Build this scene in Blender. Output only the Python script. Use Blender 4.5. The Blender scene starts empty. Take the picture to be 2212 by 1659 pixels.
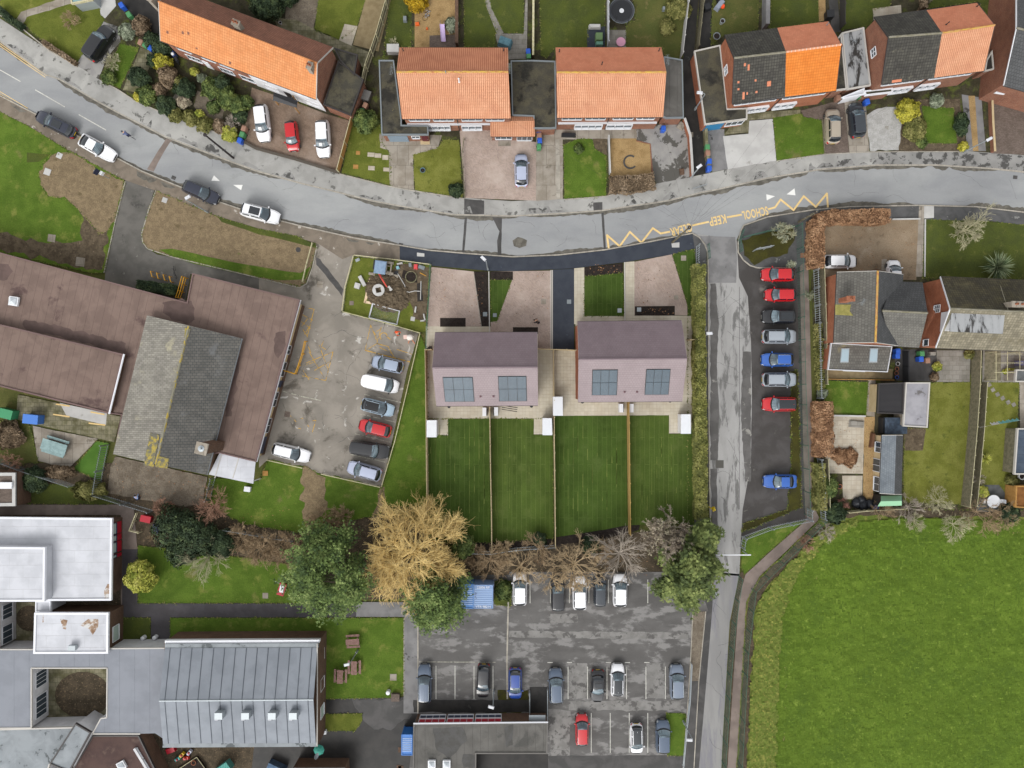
import bpy, bmesh, math, random
from mathutils import Vector, Matrix, noise
R = math.radians
random.seed(7)
sc = bpy.context.scene
col = sc.collection
# ------------------------------------------------------------------ camera, sky, sun, exposure
S = 16.5          # pixels per metre on the ground of a 2212 px wide survey print
H = 89.4          # flying height of the camera
CX, CY = 1106.0, 829.5
cam_d = bpy.data.cameras.new('camera'); cam = bpy.data.objects.new('camera', cam_d); col.objects.link(cam)
cam.location = (0, 0, H); cam.rotation_euler = (0, 0, 0)
cam_d.sensor_width = 36; cam_d.lens = 18 * H * S / 1106.0
cam_d.clip_end = 3000; cam_d.clip_start = 0.5
sc.camera = cam
SUN_EL, SUN_AZ = 44, 205      # overcast winter noon, light from the south-south-west
wd = bpy.data.worlds.new('World'); sc.world = wd; wd.use_nodes = True
nt = wd.node_tree; nt.nodes.clear()
sky = nt.nodes.new('ShaderNodeTexSky'); sky.sky_type = 'NISHITA'; sky.sun_disc = False
sky.sun_elevation = R(SUN_EL); sky.sun_rotation = R(SUN_AZ); sky.dust_density = 2.2; sky.air_density = 1.0
hs = nt.nodes.new('ShaderNodeHueSaturation'); hs.inputs['Saturation'].default_value = 0.07
bg = nt.nodes.new('ShaderNodeBackground'); bg.inputs['Strength'].default_value = 0.15
wo = nt.nodes.new('ShaderNodeOutputWorld')
nt.links.new(sky.outputs[0], hs.inputs['Color']); nt.links.new(hs.outputs[0], bg.inputs[0]); nt.links.new(bg.outputs[0], wo.inputs[0])
sd = bpy.data.lights.new('sun', 'SUN'); sd.energy = 0.65; sd.angle = R(26); sd.color = (1, .955, .89)
sun = bpy.data.objects.new('sun', sd); col.objects.link(sun)
_a = R(SUN_AZ); _e = R(SUN_EL)
_d = Vector((math.sin(_a)*math.cos(_e), math.cos(_a)*math.cos(_e), math.sin(_e)))
sun.rotation_euler = _d.to_track_quat('Z', 'Y').to_euler()
sc.view_settings.view_transform = 'Standard'; sc.view_settings.look = 'None'
sc.view_settings.exposure = 1.04; sc.view_settings.gamma = 1.0; sc.view_settings.use_curve_mapping = False

# ------------------------------------------------------------------ helpers
def W(px, py, z=0.0):
    k = (1 - z / H) / S
    return Vector(((px - CX) * k, (CY - py) * k, z))
def pts(flat, z=0.0):
    return [W(flat[i], flat[i+1], z) for i in range(0, len(flat), 2)]
def onplane(px, py, a, b, c):
    n = (b - a).cross(c - a); o = Vector((0, 0, H)); d = W(px, py, 0) - o
    return o + d * ((a - o).dot(n) / d.dot(n))
def lin(hx, k=1.0):
    hx = hx.lstrip('#'); o = []
    for i in (0, 2, 4):
        v = int(hx[i:i+2], 16) / 255
        o.append(((v / 12.92) if v <= .04045 else ((v + .055) / 1.055) ** 2.4) * k)
    return (o[0], o[1], o[2], 1)
ALB = 0.68
def C(hx): return lin(hx, ALB)

class MB:
    def __init__(s): s.v = []; s.f = []; s.m = []
    def add(s, vs, fs, m=0):
        o = len(s.v); s.v += [tuple(v) for v in vs]
        for f in fs: s.f.append(tuple(i + o for i in f)); s.m.append(m)
        return s
    def box(s, c, d, rz=0, m=0, ry=0, rx=0, taper=1.0):
        M_ = Matrix.Translation(c) @ Matrix.Rotation(rz, 4, 'Z') @ Matrix.Rotation(ry, 4, 'Y') @ Matrix.Rotation(rx, 4, 'X')
        x, y, z = d[0]/2, d[1]/2, d[2]/2; t = taper
        vs = [(-x,-y,-z),(x,-y,-z),(x,y,-z),(-x,y,-z),(-x*t,-y*t,z),(x*t,-y*t,z),(x*t,y*t,z),(-x*t,y*t,z)]
        return s.add([M_ @ Vector(v) for v in vs], [(3,2,1,0),(4,5,6,7),(0,1,5,4),(1,2,6,5),(2,3,7,6),(3,0,4,7)], m)
    def prism(s, poly, z0, z1, m=0, mtop=None, bottom=False):
        n = len(poly); P = [Vector((p[0], p[1], 0)) for p in poly]
        a = sum(P[i].x * P[(i+1) % n].y - P[(i+1) % n].x * P[i].y for i in range(n))
        if a < 0: P.reverse()
        vs = [(p.x, p.y, z0) for p in P] + [(p.x, p.y, z1) for p in P]
        o = len(s.v); s.v += vs
        for i in range(n):
            j = (i+1) % n; s.f.append((o+i, o+j, o+n+j, o+n+i)); s.m.append(m)
        s.f.append(tuple(o+n+i for i in range(n))); s.m.append(m if mtop is None else mtop)
        if bottom: s.f.append(tuple(o+i for i in reversed(range(n)))); s.m.append(m)
        return s
    def plate(s, q, th, m=0, mside=None):
        q = [Vector(p) for p in q]; n = (q[1]-q[0]).cross(q[-1]-q[0]).normalized()
        if n.z < 0: q.reverse(); n = -n
        k = len(q); ms = m if mside is None else mside
        vs = [p for p in q] + [p - n*th for p in q]; o = len(s.v); s.v += [tuple(v) for v in vs]
        s.f.append(tuple(o+i for i in range(k))); s.m.append(m)
        s.f.append(tuple(o+k+i for i in reversed(range(k)))); s.m.append(ms)
        for i in range(k):
            j = (i+1) % k; s.f.append((o+i, o+k+i, o+k+j, o+j)); s.m.append(ms)
        return s
    def tube(s, path, r, n=6, m=0, caps=True):
        path = [Vector(p) for p in path]; rs = r if isinstance(r, (list, tuple)) else [r]*len(path)
        o = len(s.v); k = len(path)
        for i, p in enumerate(path):
            t = (path[min(i+1, k-1)] - path[max(i-1, 0)])
            if t.length < 1e-6: t = Vector((0,0,1))
            t.normalize()
            u = t.cross(Vector((0,0,1)) if abs(t.z) < .9 else Vector((1,0,0))).normalized(); w = t.cross(u)
            for j in range(n):
                a = 2*math.pi*j/n; q = p + (u*math.cos(a) + w*math.sin(a))*rs[i]; s.v.append(tuple(q))
        for i in range(k-1):
            for j in range(n):
                jj = (j+1) % n; s.f.append((o+i*n+j, o+i*n+jj, o+(i+1)*n+jj, o+(i+1)*n+j)); s.m.append(m)
        if caps:
            s.f.append(tuple(o+j for j in reversed(range(n)))); s.m.append(m)
            s.f.append(tuple(o+(k-1)*n+j for j in range(n))); s.m.append(m)
        return s
    def lathe(s, c, prof, n=16, m=0, M_=None):
        o = len(s.v); c = Vector(c)
        for (r, z) in prof:
            for j in range(n):
                a = 2*math.pi*j/n; p = Vector((r*math.cos(a), r*math.sin(a), z))
                if M_: p = M_ @ p
                s.v.append(tuple(c + p))
        for i in range(len(prof)-1):
            for j in range(n):
                jj = (j+1) % n; s.f.append((o+i*n+j, o+i*n+jj, o+(i+1)*n+jj, o+(i+1)*n+j)); s.m.append(m)
        s.f.append(tuple(o+j for j in reversed(range(n)))); s.m.append(m)
        k = len(prof)-1; s.f.append(tuple(o+k*n+j for j in range(n))); s.m.append(m)
        return s
    def build(s, name, mats, parent=None, smooth=False, at=None):
        if not isinstance(mats, (list, tuple)): mats = [mats]
        off = Vector((0,0,0))
        p = parent
        while p is not None: off += p.location; p = p.parent
        if at is not None: off = Vector(at)
        me = bpy.data.meshes.new(name)
        me.from_pydata([(v[0]-off.x, v[1]-off.y, v[2]-off.z) for v in s.v], [], s.f)
        for mt in mats: me.materials.append(mt)
        if any(s.m): me.polygons.foreach_set('material_index', s.m)
        if smooth: me.polygons.foreach_set('use_smooth', [True]*len(s.f))
        uvl = me.uv_layers.new(name='UVMap'); buf = [0.0]*(len(me.loops)*2)
        for po in me.polygons:
            n = po.normal
            if abs(n.z) > .985 or n.length < .5: ux, uy, uz, vx, vy, vz = 1,0,0,0,1,0
            else:
                l = math.hypot(n.x, n.y); ux, uy, uz = -n.y/l, n.x/l, 0
                vx, vy, vz = n.y*uz - n.z*uy, n.z*ux - n.x*uz, n.x*uy - n.y*ux
            for li in po.loop_indices:
                x, y, z = s.v[me.loops[li].vertex_index]
                buf[2*li] = x*ux + y*uy + z*uz; buf[2*li+1] = x*vx + y*vy + z*vz
        uvl.data.foreach_set('uv', buf)
        ob = bpy.data.objects.new(name, me); col.objects.link(ob)
        if at is not None: ob.location = off
        if parent is not None: ob.parent = parent
        return ob

def tag(o, label=None, cat=None, group=None, kind=None):
    if label: o['label'] = label
    if cat: o['category'] = cat
    if group: o['group'] = group
    if kind: o['kind'] = kind
    return o
def thing(name, label, cat, loc=(0,0,0), group=None, rz=0):
    o = bpy.data.objects.new(name, None); col.objects.link(o); o.location = loc; o.rotation_euler = (0,0,rz)
    o.empty_display_size = .3
    return tag(o, label, cat, group)
def kids(o): return [c for c in col.objects if c.parent is o]
_kids = {}
def copy_tree(o, loc=None, rz=None, label=None, parent=None, ch=None):
    c = o.copy(); col.objects.link(c)
    if parent is not None: c.parent = parent
    if loc is not None: c.location = loc
    if rz is not None: c.rotation_euler = (0,0,rz)
    if label: c['label'] = label
    for k in list(o.children): copy_tree(k, parent=c)
    return c
def centroid(P):
    c = Vector((0,0,0))
    for p in P: c += p
    return c / len(P)
def jag(P, amp=.12, step=.5, seed=0):
    out = []; n = len(P)
    for i in range(n):
        a, b = P[i], P[(i+1) % n]; l = (b-a).length; k = max(1, int(l/step)); nrm = Vector((-(b-a).y, (b-a).x, 0)).normalized() if l > 0 else Vector((0,0,0))
        for j in range(k):
            p = a.lerp(b, j/k)
            d = noise.noise(Vector((p.x*.9, p.y*.9, seed*7.3))) * amp * 1.6 + noise.noise(Vector((p.x*3.1, p.y*3.1, seed))) * amp
            out.append(p + nrm*d)
    return out

# ------------------------------------------------------------------ materials
MATS = {}
def mat(name, c1, c2=None, sc1=.5, lo=.4, hi=.62, c3=None, sc3=.25, lo3=.5, hi3=.54, rough=.85, rough3=None, grain=.12, gsc=14, srot=0,
        bump=.0, bsc=20, brick=None, metal=0, spec=.16, dist=0.0, c4=None, sc4=2.0, lo4=.55, hi4=.6, stripes=None, coat=0, stretch=(1,1), det=6, big=.10):
    if name in MATS: return MATS[name]
    m = bpy.data.materials.new(name); m.use_nodes = True; t = m.node_tree; N = t.nodes; L = t.links
    b = N['Principled BSDF']; b.inputs['Roughness'].default_value = rough; b.inputs['Metallic'].default_value = metal
    b.inputs['Specular IOR Level'].default_value = spec
    if coat: b.inputs['Coat Weight'].default_value = coat; b.inputs['Coat Roughness'].default_value = .06
    uv = N.new('ShaderNodeUVMap'); uv.uv_map = 'UVMap'
    oi = N.new('ShaderNodeObjectInfo')
    base = uv.outputs[0]
    if stretch != (1,1):
        mp = N.new('ShaderNodeMapping'); mp.inputs['Scale'].default_value = (stretch[0], stretch[1], 1); L.new(base, mp.inputs[0]); nb = mp.outputs[0]
    else: nb = base
    def nz(scale, det=det, d=dist, src=None, rg=.6):
        n = N.new('ShaderNodeTexNoise'); n.inputs['Scale'].default_value = scale; n.inputs['Detail'].default_value = det
        n.inputs['Distortion'].default_value = d; n.inputs['Roughness'].default_value = rg; L.new(src or nb, n.inputs['Vector']); return n.outputs[0]
    def ramp(f, lo, hi):
        r = N.new('ShaderNodeMapRange'); r.interpolation_type = 'SMOOTHSTEP'; r.inputs[1].default_value = lo; r.inputs[2].default_value = hi; L.new(f, r.inputs[0]); return r.outputs[0]
    def mix(a, bcol, f, bt='MIX'):
        x = N.new('ShaderNodeMix'); x.data_type = 'RGBA'; x.blend_type = bt
        if isinstance(f, float): x.inputs[0].default_value = f
        else: L.new(f, x.inputs[0])
        for s_, q in ((6, a), (7, bcol)):
            if isinstance(q, tuple): x.inputs[s_].default_value = q
            else: L.new(q, x.inputs[s_])
        return x.outputs[2]
    cur = C(c1)
    if c2: cur = mix(cur, C(c2), ramp(nz(sc1), lo, hi))
    hgt = None
    if brick:
        bw, bh, mo, mc, va = brick['w'], brick['h'], brick.get('m', .012), brick.get('mc', '#777777'), brick.get('var', .25)
        src = base
        if brick.get('rot'):
            mp = N.new('ShaderNodeMapping'); mp.inputs['Rotation'].default_value = (0,0,R(brick['rot'])); L.new(base, mp.inputs[0]); src = mp.outputs[0]
        bt = N.new('ShaderNodeTexBrick'); bt.inputs['Scale'].default_value = 1; bt.inputs['Brick Width'].default_value = bw; bt.inputs['Row Height'].default_value = bh
        bt.inputs['Mortar Size'].default_value = mo; bt.inputs['Mortar Smooth'].default_value = .3; bt.offset = brick.get('off', .5)
        bt.inputs['Color1'].default_value = (1-va,)*3 + (1,); bt.inputs['Color2'].default_value = (1+va*.6,)*3 + (1,); bt.inputs['Mortar'].default_value = (1,1,1,1)
        L.new(src, bt.inputs['Vector'])
        cur = mix(cur, bt.outputs['Color'], 1.0, 'MULTIPLY')
        cur = mix(cur, C(mc), bt.outputs['Fac'])
        hgt = bt.outputs['Fac']
    if stripes:   # (period, depth, colour of groove, axis)
        per, amt, sc_c, ax = stripes
        sx = N.new('ShaderNodeSeparateXYZ'); sb_ = base
        if srot:
            mq = N.new('ShaderNodeMapping'); mq.inputs['Rotation'].default_value = (0,0,R(srot)); L.new(base, mq.inputs[0]); sb_ = mq.outputs[0]
        L.new(sb_, sx.inputs[0])
        ml = N.new('ShaderNodeMath'); ml.operation = 'MULTIPLY'; L.new(sx.outputs[ax], ml.inputs[0]); ml.inputs[1].default_value = 1/per
        fr = N.new('ShaderNodeMath'); fr.operation = 'FRACT'; L.new(ml.outputs[0], fr.inputs[0])
        pp = N.new('ShaderNodeMath'); pp.operation = 'PINGPONG'; L.new(fr.outputs[0], pp.inputs[0]); pp.inputs[1].default_value = .5
        g = ramp(pp.outputs[0], amt, 0.0)
        cur = mix(cur, C(sc_c), g)
        hgt2 = g
    else: hgt2 = None
    if big:
        f = nz(.13, det=3); r = N.new('ShaderNodeMapRange'); r.inputs[1].default_value = .3; r.inputs[2].default_value = .7; r.inputs[3].default_value = 1-big; r.inputs[4].default_value = 1+big; L.new(f, r.inputs[0])
        cur = mix(cur, r.outputs[0], 1.0, 'MULTIPLY')
    if c4: cur = mix(cur, C(c4), ramp(nz(sc4), lo4, hi4))
    rf = None
    if c3:
        rf = ramp(nz(sc3, det=8, d=max(min(dist,.35),.15), rg=.66), lo3, hi3); cur = mix(cur, C(c3), rf)
    if grain:
        f = nz(gsc, det=4, d=0, rg=.75); r = N.new('ShaderNodeMapRange'); r.inputs[1].default_value = .3; r.inputs[2].default_value = .7; r.inputs[3].default_value = 1-grain; r.inputs[4].default_value = 1+grain; L.new(f, r.inputs[0])
        cur = mix(cur, r.outputs[0], 1.0, 'MULTIPLY')
    if isinstance(cur, tuple): b.inputs['Base Color'].default_value = cur
    else: L.new(cur, b.inputs['Base Color'])
    if rf is not None and rough3 is not None:
        r = N.new('ShaderNodeMapRange'); r.inputs[3].default_value = rough; r.inputs[4].default_value = rough3; L.new(rf, r.inputs[0]); L.new(r.outputs[0], b.inputs['Roughness'])
    last = None
    def bmp(h, st, dist_, inv=False):
        nonlocal last
        q = N.new('ShaderNodeBump'); q.inputs['Strength'].default_value = st; q.inputs['Distance'].default_value = dist_; q.invert = inv; L.new(h, q.inputs['Height'])
        if last is not None: L.new(last, q.inputs['Normal'])
        last = q.outputs[0]
    if bump: bmp(nz(bsc, det=5, d=0, rg=.7), min(1, bump), .06)
    if hgt is not None: bmp(hgt, .6, .03, True)
    if hgt2 is not None: bmp(hgt2, .7, .05, True)
    if last is not None: L.new(last, b.inputs['Normal'])
    MATS[name] = m; return m
def plain(name, hx, rough=.6, metal=0, spec=.4, coat=0, grain=.0, big=0, bump=0):
    return mat(name, hx, rough=rough, metal=metal, spec=spec, coat=coat, grain=grain, big=big, bump=bump)
def glass(name, hx='#26313a', rough=.06):
    if name in MATS: return MATS[name]
    m = plain(name, hx, rough=rough, spec=.9); MATS[name] = m; return m

# ground
m_road = mat('road_asphalt', '#9c9e9f', '#949698', sc1=.35, grain=.05, gsc=9, rough=.75, c4='#abadac', sc4=.1, lo4=.45, hi4=.7, dist=.3, stretch=(.4,1.0), big=.06, c3='#898b8b', sc3=.3, lo3=.58, hi3=.76)
m_road2 = mat('access_road_concrete', '#a8a7a5', '#9d9c9a', sc1=.3, grain=.06, gsc=9, c3='#757472', sc3=.45, lo3=.52, hi3=.60, stretch=(1.8,.4), rough=.8, rough3=.45, dist=.4, c4='#8f8e8c', sc4=1.2, lo4=.62, hi4=.68)
m_road3 = mat('access_road_grey', '#979694', '#8d8c8b', sc1=.4, grain=.05, gsc=9, c3='#86858a', sc3=.3, lo3=.5, hi3=.62, stretch=(2,.3), rough=.8)
m_pave = mat('pavement_asphalt', '#a9a8a4', '#9c9b97', sc1=.5, grain=.07, gsc=10, c3='#6f6e6a', sc3=.7, lo3=.585, hi3=.625, rough=.8, rough3=.5, dist=.5, c4='#b4b3ae', sc4=.2, lo4=.5, hi4=.65)
m_paveD = mat('pavement_damp_asphalt', '#616161', '#535353', sc1=.6, grain=.08, gsc=10, c3='#8b8b88', sc3=.6, lo3=.6, hi3=.66, rough=.55, dist=.5)
m_paveB = mat('pavement_brown_asphalt', '#877c6f', '#786e62', sc1=.7, grain=.08, gsc=10, c3='#b9b2a8', sc3=.6, lo3=.62, hi3=.65, rough=.8, dist=.6)
m_newtar = mat('new_tarmac', '#41464f', '#3a3f49', sc1=.8, grain=.10, gsc=16, rough=.7, c4='#525a64', sc4=1.6, lo4=.62, hi4=.75)
m_dark = mat('dark_asphalt', '#4a4948', '#5a5857', sc1=.45, grain=.10, gsc=12, rough=.55, c3='#8c8b88', sc3=.3, lo3=.66, hi3=.69, dist=.5)
m_alley = mat('wet_alley_asphalt', '#3a3836', '#2f2e2d', sc1=.6, grain=.12, gsc=9, rough=.45, c3='#54524e', sc3=.6, lo3=.64, hi3=.7)
m_path = mat('path_tarmac', '#4b484a', '#545154', sc1=.5, grain=.06, gsc=12, rough=.75)
m_pathG = mat('path_grey_asphalt', '#8b8a8a', '#7a7979', sc1=.5, grain=.06, gsc=12, rough=.8, c3='#4d4c4b', sc3=.35, lo3=.62, hi3=.66, rough3=.45)
m_pathE = mat('entrance_asphalt', '#6f6c67', '#62605b', sc1=.5, grain=.08, gsc=11, c3='#4d4b48', sc3=.4, lo3=.58, hi3=.7, c4='#8b8882', sc4=.8, lo4=.64, hi4=.7, rough=.75)
m_pathT = mat('path_brown_asphalt', '#8d8078', '#7c7069', sc1=.5, grain=.07, gsc=12, rough=.85)
m_cp1 = mat('school_car_park_asphalt', '#8b857c', '#9d968c', sc1=.25, grain=.07, gsc=10, c3='#625c53', sc3=.33, lo3=.54, hi3=.68, rough=.75, rough3=.45, dist=.6, c4='#c5c1ba', sc4=.8, lo4=.62, hi4=.68)
m_cp2 = mat('main_car_park_asphalt', '#5d5b59', '#6a6866', sc1=.4, grain=.08, gsc=10, c3='#8c8a88', sc3=.5, lo3=.50, hi3=.60, rough=.5, rough3=.85, dist=.12, stretch=(.55,1.1), c4='#555352', sc4=.9, lo4=.66, hi4=.7)
m_tarD = mat('parking_tarmac', '#484543', '#545150', sc1=.4, grain=.08, gsc=10, c3='#787570', sc3=.5, lo3=.6, hi3=.74, rough=.6, dist=.5)
m_slab = mat('paving_slab', '#c4bbaa', '#b9ae9c', sc1=.8, grain=.05, brick=dict(w=.6, h=.6, m=.012, mc='#a49a88', var=.08, off=0), rough=.85)
m_slabN = mat('new_paving_slab', '#cdc5b3', '#c3baa6', sc1=.5, grain=.04, brick=dict(w=.45, h=.45, m=.011, mc='#b3aa98', var=.06, off=0), rough=.85)
m_slabM = mat('mossy_paving', '#8f8a72', '#6f6c50', sc1=.8, grain=.1, brick=dict(w=.6, h=.6, m=.02, mc='#5f5c47', var=.2, off=.5), rough=.9, c3='#5c5a3c', sc3=.8, lo3=.6, hi3=.7)
m_slabG = mat('grey_paving', '#9a968e', '#8b877e', sc1=.8, grain=.08, brick=dict(w=.9, h=.6, m=.015, mc='#716d63', var=.12, off=.5), rough=.9)
m_block = mat('block_paving', '#bba99e', '#b19f93', sc1=.9, grain=.05, brick=dict(w=.21, h=.105, m=.008, mc='#ab968a', var=.16, rot=45), rough=.85, c4='#cdbdb1', sc4=.25, lo4=.45, hi4=.8)
m_blockB = mat('brown_block_paving', '#9c8776', '#8e7a69', sc1=.9, grain=.08, brick=dict(w=.21, h=.105, m=.01, mc='#7d6a5b', var=.22, rot=45), rough=.85, c4='#b2a092', sc4=.25, lo4=.45, hi4=.8)
m_blockD = mat('dark_block_paving', '#81736a', '#75685f', sc1=.9, grain=.1, brick=dict(w=.21, h=.105, m=.01, mc='#5d524a', var=.22, rot=0), rough=.85)
m_conc = mat('old_concrete', '#a8a094', '#948b7e', sc1=.6, grain=.08, gsc=12, rough=.9, c3='#7c7468', sc3=.5, lo3=.6, hi3=.68, brick=dict(w=1.5, h=2.6, m=.02, mc='#6f675b', var=.08, off=.3))
m_concW = mat('pale_concrete', '#c9c8c5', '#bdbcb9', sc1=.5, grain=.05, rough=.9, c3='#a3a19b', sc3=.6, lo3=.62, hi3=.7)
m_tarF = mat('grey_drive_tarmac', '#a19f9b', '#949290', sc1=.6, grain=.06, rough=.7, c3='#5d5b56', sc3=.35, lo3=.5, hi3=.53, dist=.8)
m_kerb = mat('kerb_stone', '#b7b1a5', '#a39d92', sc1=1.4, grain=.08, brick=dict(w=.9, h=5, m=.015, mc='#77726a', var=.1, off=0), rough=.9)
m_gravT = mat('tan_gravel', '#b09468', '#a2865c', sc1=.8, grain=.3, gsc=7, rough=.95, bump=.5, bsc=9, c4='#8d734c', sc4=.8, lo4=.6, hi4=.7)
m_gravG = mat('grey_gravel', '#82786a', '#71675a', sc1=.8, grain=.35, gsc=6, rough=.95, bump=.5, bsc=9, c4='#6b6153', sc4=1.2, lo4=.55, hi4=.65)
m_gravB = mat('brown_gravel', '#8e7c66', '#9b8a74', sc1=.35, grain=.25, gsc=7, rough=.95, bump=.5, bsc=9, c3='#6f6150', sc3=.3, lo3=.56, hi3=.7, c4='#b1a38f', sc4=.25, lo4=.58, hi4=.75)
m_white = mat('white_limestone_chips', '#b9b8b5', '#a9a8a4', sc1=1.2, grain=.22, gsc=6, rough=.95, bump=.4, bsc=9, c3='#8c8677', sc3=.7, lo3=.6, hi3=.7)
m_bark = mat('bark_mulch', '#37302c', '#2b2522', sc1=2.5, grain=.4, gsc=7, rough=.95, bump=1, bsc=7, c4='#5d4c40', sc4=6, lo4=.66, hi4=.7)
m_soil = mat('garden_soil', '#4d4838', '#3d3b2b', sc1=.9, grain=.3, gsc=5, rough=.95, bump=.8, bsc=5, c3='#59602f', sc3=.6, lo3=.5, hi3=.62)
m_mud = mat('churned_mud', '#6b5f4e', '#574c3d', sc1=1.2, grain=.3, gsc=4, rough=.95, bump=1, bsc=4, c4='#857662', sc4=1.6, lo4=.6, hi4=.7)
m_leafsoil = mat('leaf_litter', '#5c5142', '#4b4336', sc1=1, grain=.35, gsc=6, rough=.95, bump=1, bsc=6, c4='#7d6c57', sc4=3, lo4=.56, hi4=.68)
def grass(name, a, b, c=None, **k):
    kw = dict(sc1=.55, lo=.38, hi=.62, grain=.22, gsc=6, rough=.95, bump=.9, bsc=7, spec=.1, big=.12, det=8)
    kw.update(k); return mat(name, a, b, c3=c, **kw)
m_grass = grass('lawn_grass', '#5f682a', '#6d7432', '#838344', sc3=.5, lo3=.55, hi3=.7)
m_grassD = grass('damp_lawn_grass', '#555e2a', '#4d562b', '#6c6f3a', sc3=.6, lo3=.56, hi3=.7)
m_grassY = grass('mossy_lawn_grass', '#6c702f', '#7d7f3e', '#5a612b', sc3=.8, lo3=.55, hi3=.68)
m_grassR = grass('rough_grass', '#5f6035', '#555b30', '#776d48', sc3=.7, lo3=.56, hi3=.68)
m_grassO = grass('olive_moss', '#4c4a22', '#403e22', '#3a372b', sc3=.7, lo3=.55, hi3=.7)
m_turf = grass('new_turf', '#425623', '#495e27', '#526430', sc3=.35, lo3=.5, hi3=.7, brick=dict(w=7, h=.62, m=.02, mc='#62733a', var=.11, rot=90), grain=.14, bump=.5)
m_turf2 = grass('new_turf_lighter', '#4a5c27', '#51632b', '#5a6834', sc3=.35, lo3=.5, hi3=.7, brick=dict(w=7, h=.62, m=.02, mc='#6a7840', var=.12, rot=90), grain=.16, bump=.5)
m_field = grass('field_grass', '#536922', '#5e7428', '#7a8e3b', sc3=.9, lo3=.55, hi3=.7, c4='#4e6424', sc4=.22, lo4=.46, hi4=.72, bump=1.0, bsc=5, big=.15)
m_verge = grass('dry_verge_grass', '#6f783a', '#5e6f2e', '#96944e', sc3=.6, lo3=.5, hi3=.68, bsc=4, grain=.3)
m_dry = mat('worn_dry_turf', '#7f6f57', '#8e7d62', sc1=1.3, grain=.3, gsc=6, rough=.95, bump=.8, bsc=7, c3='#6b5e45', sc3=.9, lo3=.58, hi3=.68, c4='#6c7a38', sc4=.55, lo4=.68, hi4=.74)
m_school = grass('school_lawn_grass', '#516924', '#5d742b', '#7b823f', sc3=.5, lo3=.52, hi3=.7, c4='#78704a', sc4=.25, lo4=.58, hi4=.72)
m_astro = mat('artificial_turf', '#54782f', '#4b6f29', sc1=.6, grain=.08, gsc=10, rough=.95)
m_line = mat('white_road_paint', '#dcdbd3', '#c4c3ba', sc1=3, rough=.8, grain=.05, c3='#8f8f8a', sc3=2.5, lo3=.62, hi3=.68)
m_lineO = mat('worn_bay_paint', '#c9c7b6', '#a9a698', sc1=3, rough=.8, grain=.1, c3='#7b7870', sc3=1.6, lo3=.5, hi3=.56)
m_lineC = mat('fresh_white_paint', '#f2f2ee', rough=.7, grain=.03, big=0)
m_paveM = mat('mottled_pavement_asphalt', '#9a9996', '#8f8e8b', sc1=.5, grain=.07, gsc=10, c3='#565553', sc3=.8, lo3=.5, hi3=.56, rough=.8, rough3=.5)
m_cpL = mat('worn_pale_asphalt', '#8f8d8a', '#7f7d7a', sc1=.8, grain=.08, gsc=10, c3='#62605e', sc3=.9, lo3=.52, hi3=.6)
m_dampR = mat('damp_lane_asphalt', '#5d5b59', '#6a6866', sc1=.6, grain=.08, c3='#97958f', sc3=.7, lo3=.6, hi3=.66, rough=.5)
m_grime = mat('gutter_grime', '#5f5c55', '#77736a', sc1=1.5, grain=.2, rough=.8)
m_yel = mat('yellow_road_paint', '#f2d49a', '#e9c884', sc1=2, rough=.8, grain=.04)
m_yelO = mat('worn_yellow_paint', '#d9ab3f', '#cda243', sc1=2, rough=.8, grain=.1, c3='#82796a', sc3=1.7, lo3=.5, hi3=.57)
# building stuff
def tiles(name, a, b, w=.3, h=.32, mc=None, var=.12, c3=None, **k):
    kw = dict(sc1=.7, grain=.06, gsc=5, rough=.8, brick=dict(w=w, h=h, m=.022, mc=mc or a, var=var, off=k.pop('off', 0)))
    kw.update(k); return mat(name, a, b, c3=c3, **kw)
m_tO = tiles('orange_pantile', '#d68f5c', '#dd9a67', mc='#ba764a', var=.10, c4='#a5532f', sc4=1.6, lo4=.74, hi4=.77)
m_tO2 = tiles('bright_orange_tile', '#d97f36', '#e0883e', mc='#bd6a2a', var=.08, big=.04)
m_tP = mat('salmon_pantile', '#d59a78', '#dca482', sc1=.5, grain=.05, rough=.85, stripes=(.24, .2, '#bd7c59', 0), c4='#c58a6c', sc4=.6, lo4=.5, hi4=.75, brick=dict(w=.24, h=.34, m=.008, mc='#c28b6a', var=.05, off=0), big=.05)
m_tP2 = mat('rear_salmon_pantile', '#d5937294'[:7], '#c98769', sc1=.5, grain=.05, rough=.8, stripes=(.24, .24, '#a86244', 0), c3='#b87d61', sc3=.5, lo3=.5, hi3=.8, big=.08)  # darker salmon pantile for the rear slope
m_tR = mat('terracotta_tile', '#d98e6e', '#d18566', sc1=.6, grain=.04, rough=.8, brick=dict(w=.26, h=.3, m=.014, mc='#bf7a5c', var=.08, off=.5), big=.05)
m_tB = tiles('brown_weathered_tile', '#966b59', '#886252', w=.25, h=.3, mc='#74483a', var=.12, c3='#6f4f44', sc3=.5, lo3=.55, hi3=.75)
m_tD = tiles('dark_concrete_tile', '#55534d', '#4a4844', w=.32, h=.34, mc='#2f2e2b', var=.22, c3='#6d6a5e', sc3=.9, lo3=.58, hi3=.75)
m_tG = tiles('grey_slate_tile', '#77756f', '#6c6a65', w=.33, h=.36, mc='#55534e', var=.14, c3='#8a8267', sc3=.3, lo3=.6, hi3=.75, off=.5)
m_tG2 = tiles('dark_grey_slate_tile', '#565758', '#5d5e5f', w=.33, h=.36, mc='#414243', var=.12, off=.5)
m_tS = tiles('stained_stone_tile', '#857f6e', '#968f7c', w=.33, h=.34, mc='#6b6453', var=.25, c3='#726b57', sc3=.5, lo3=.5, hi3=.7)
m_tMoss = tiles('mossy_dark_pantile', '#4b473c', '#5b5541', w=.3, h=.34, mc='#36332a', var=.2, c3='#66604a', sc3=.4, lo3=.5, hi3=.7)
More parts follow.
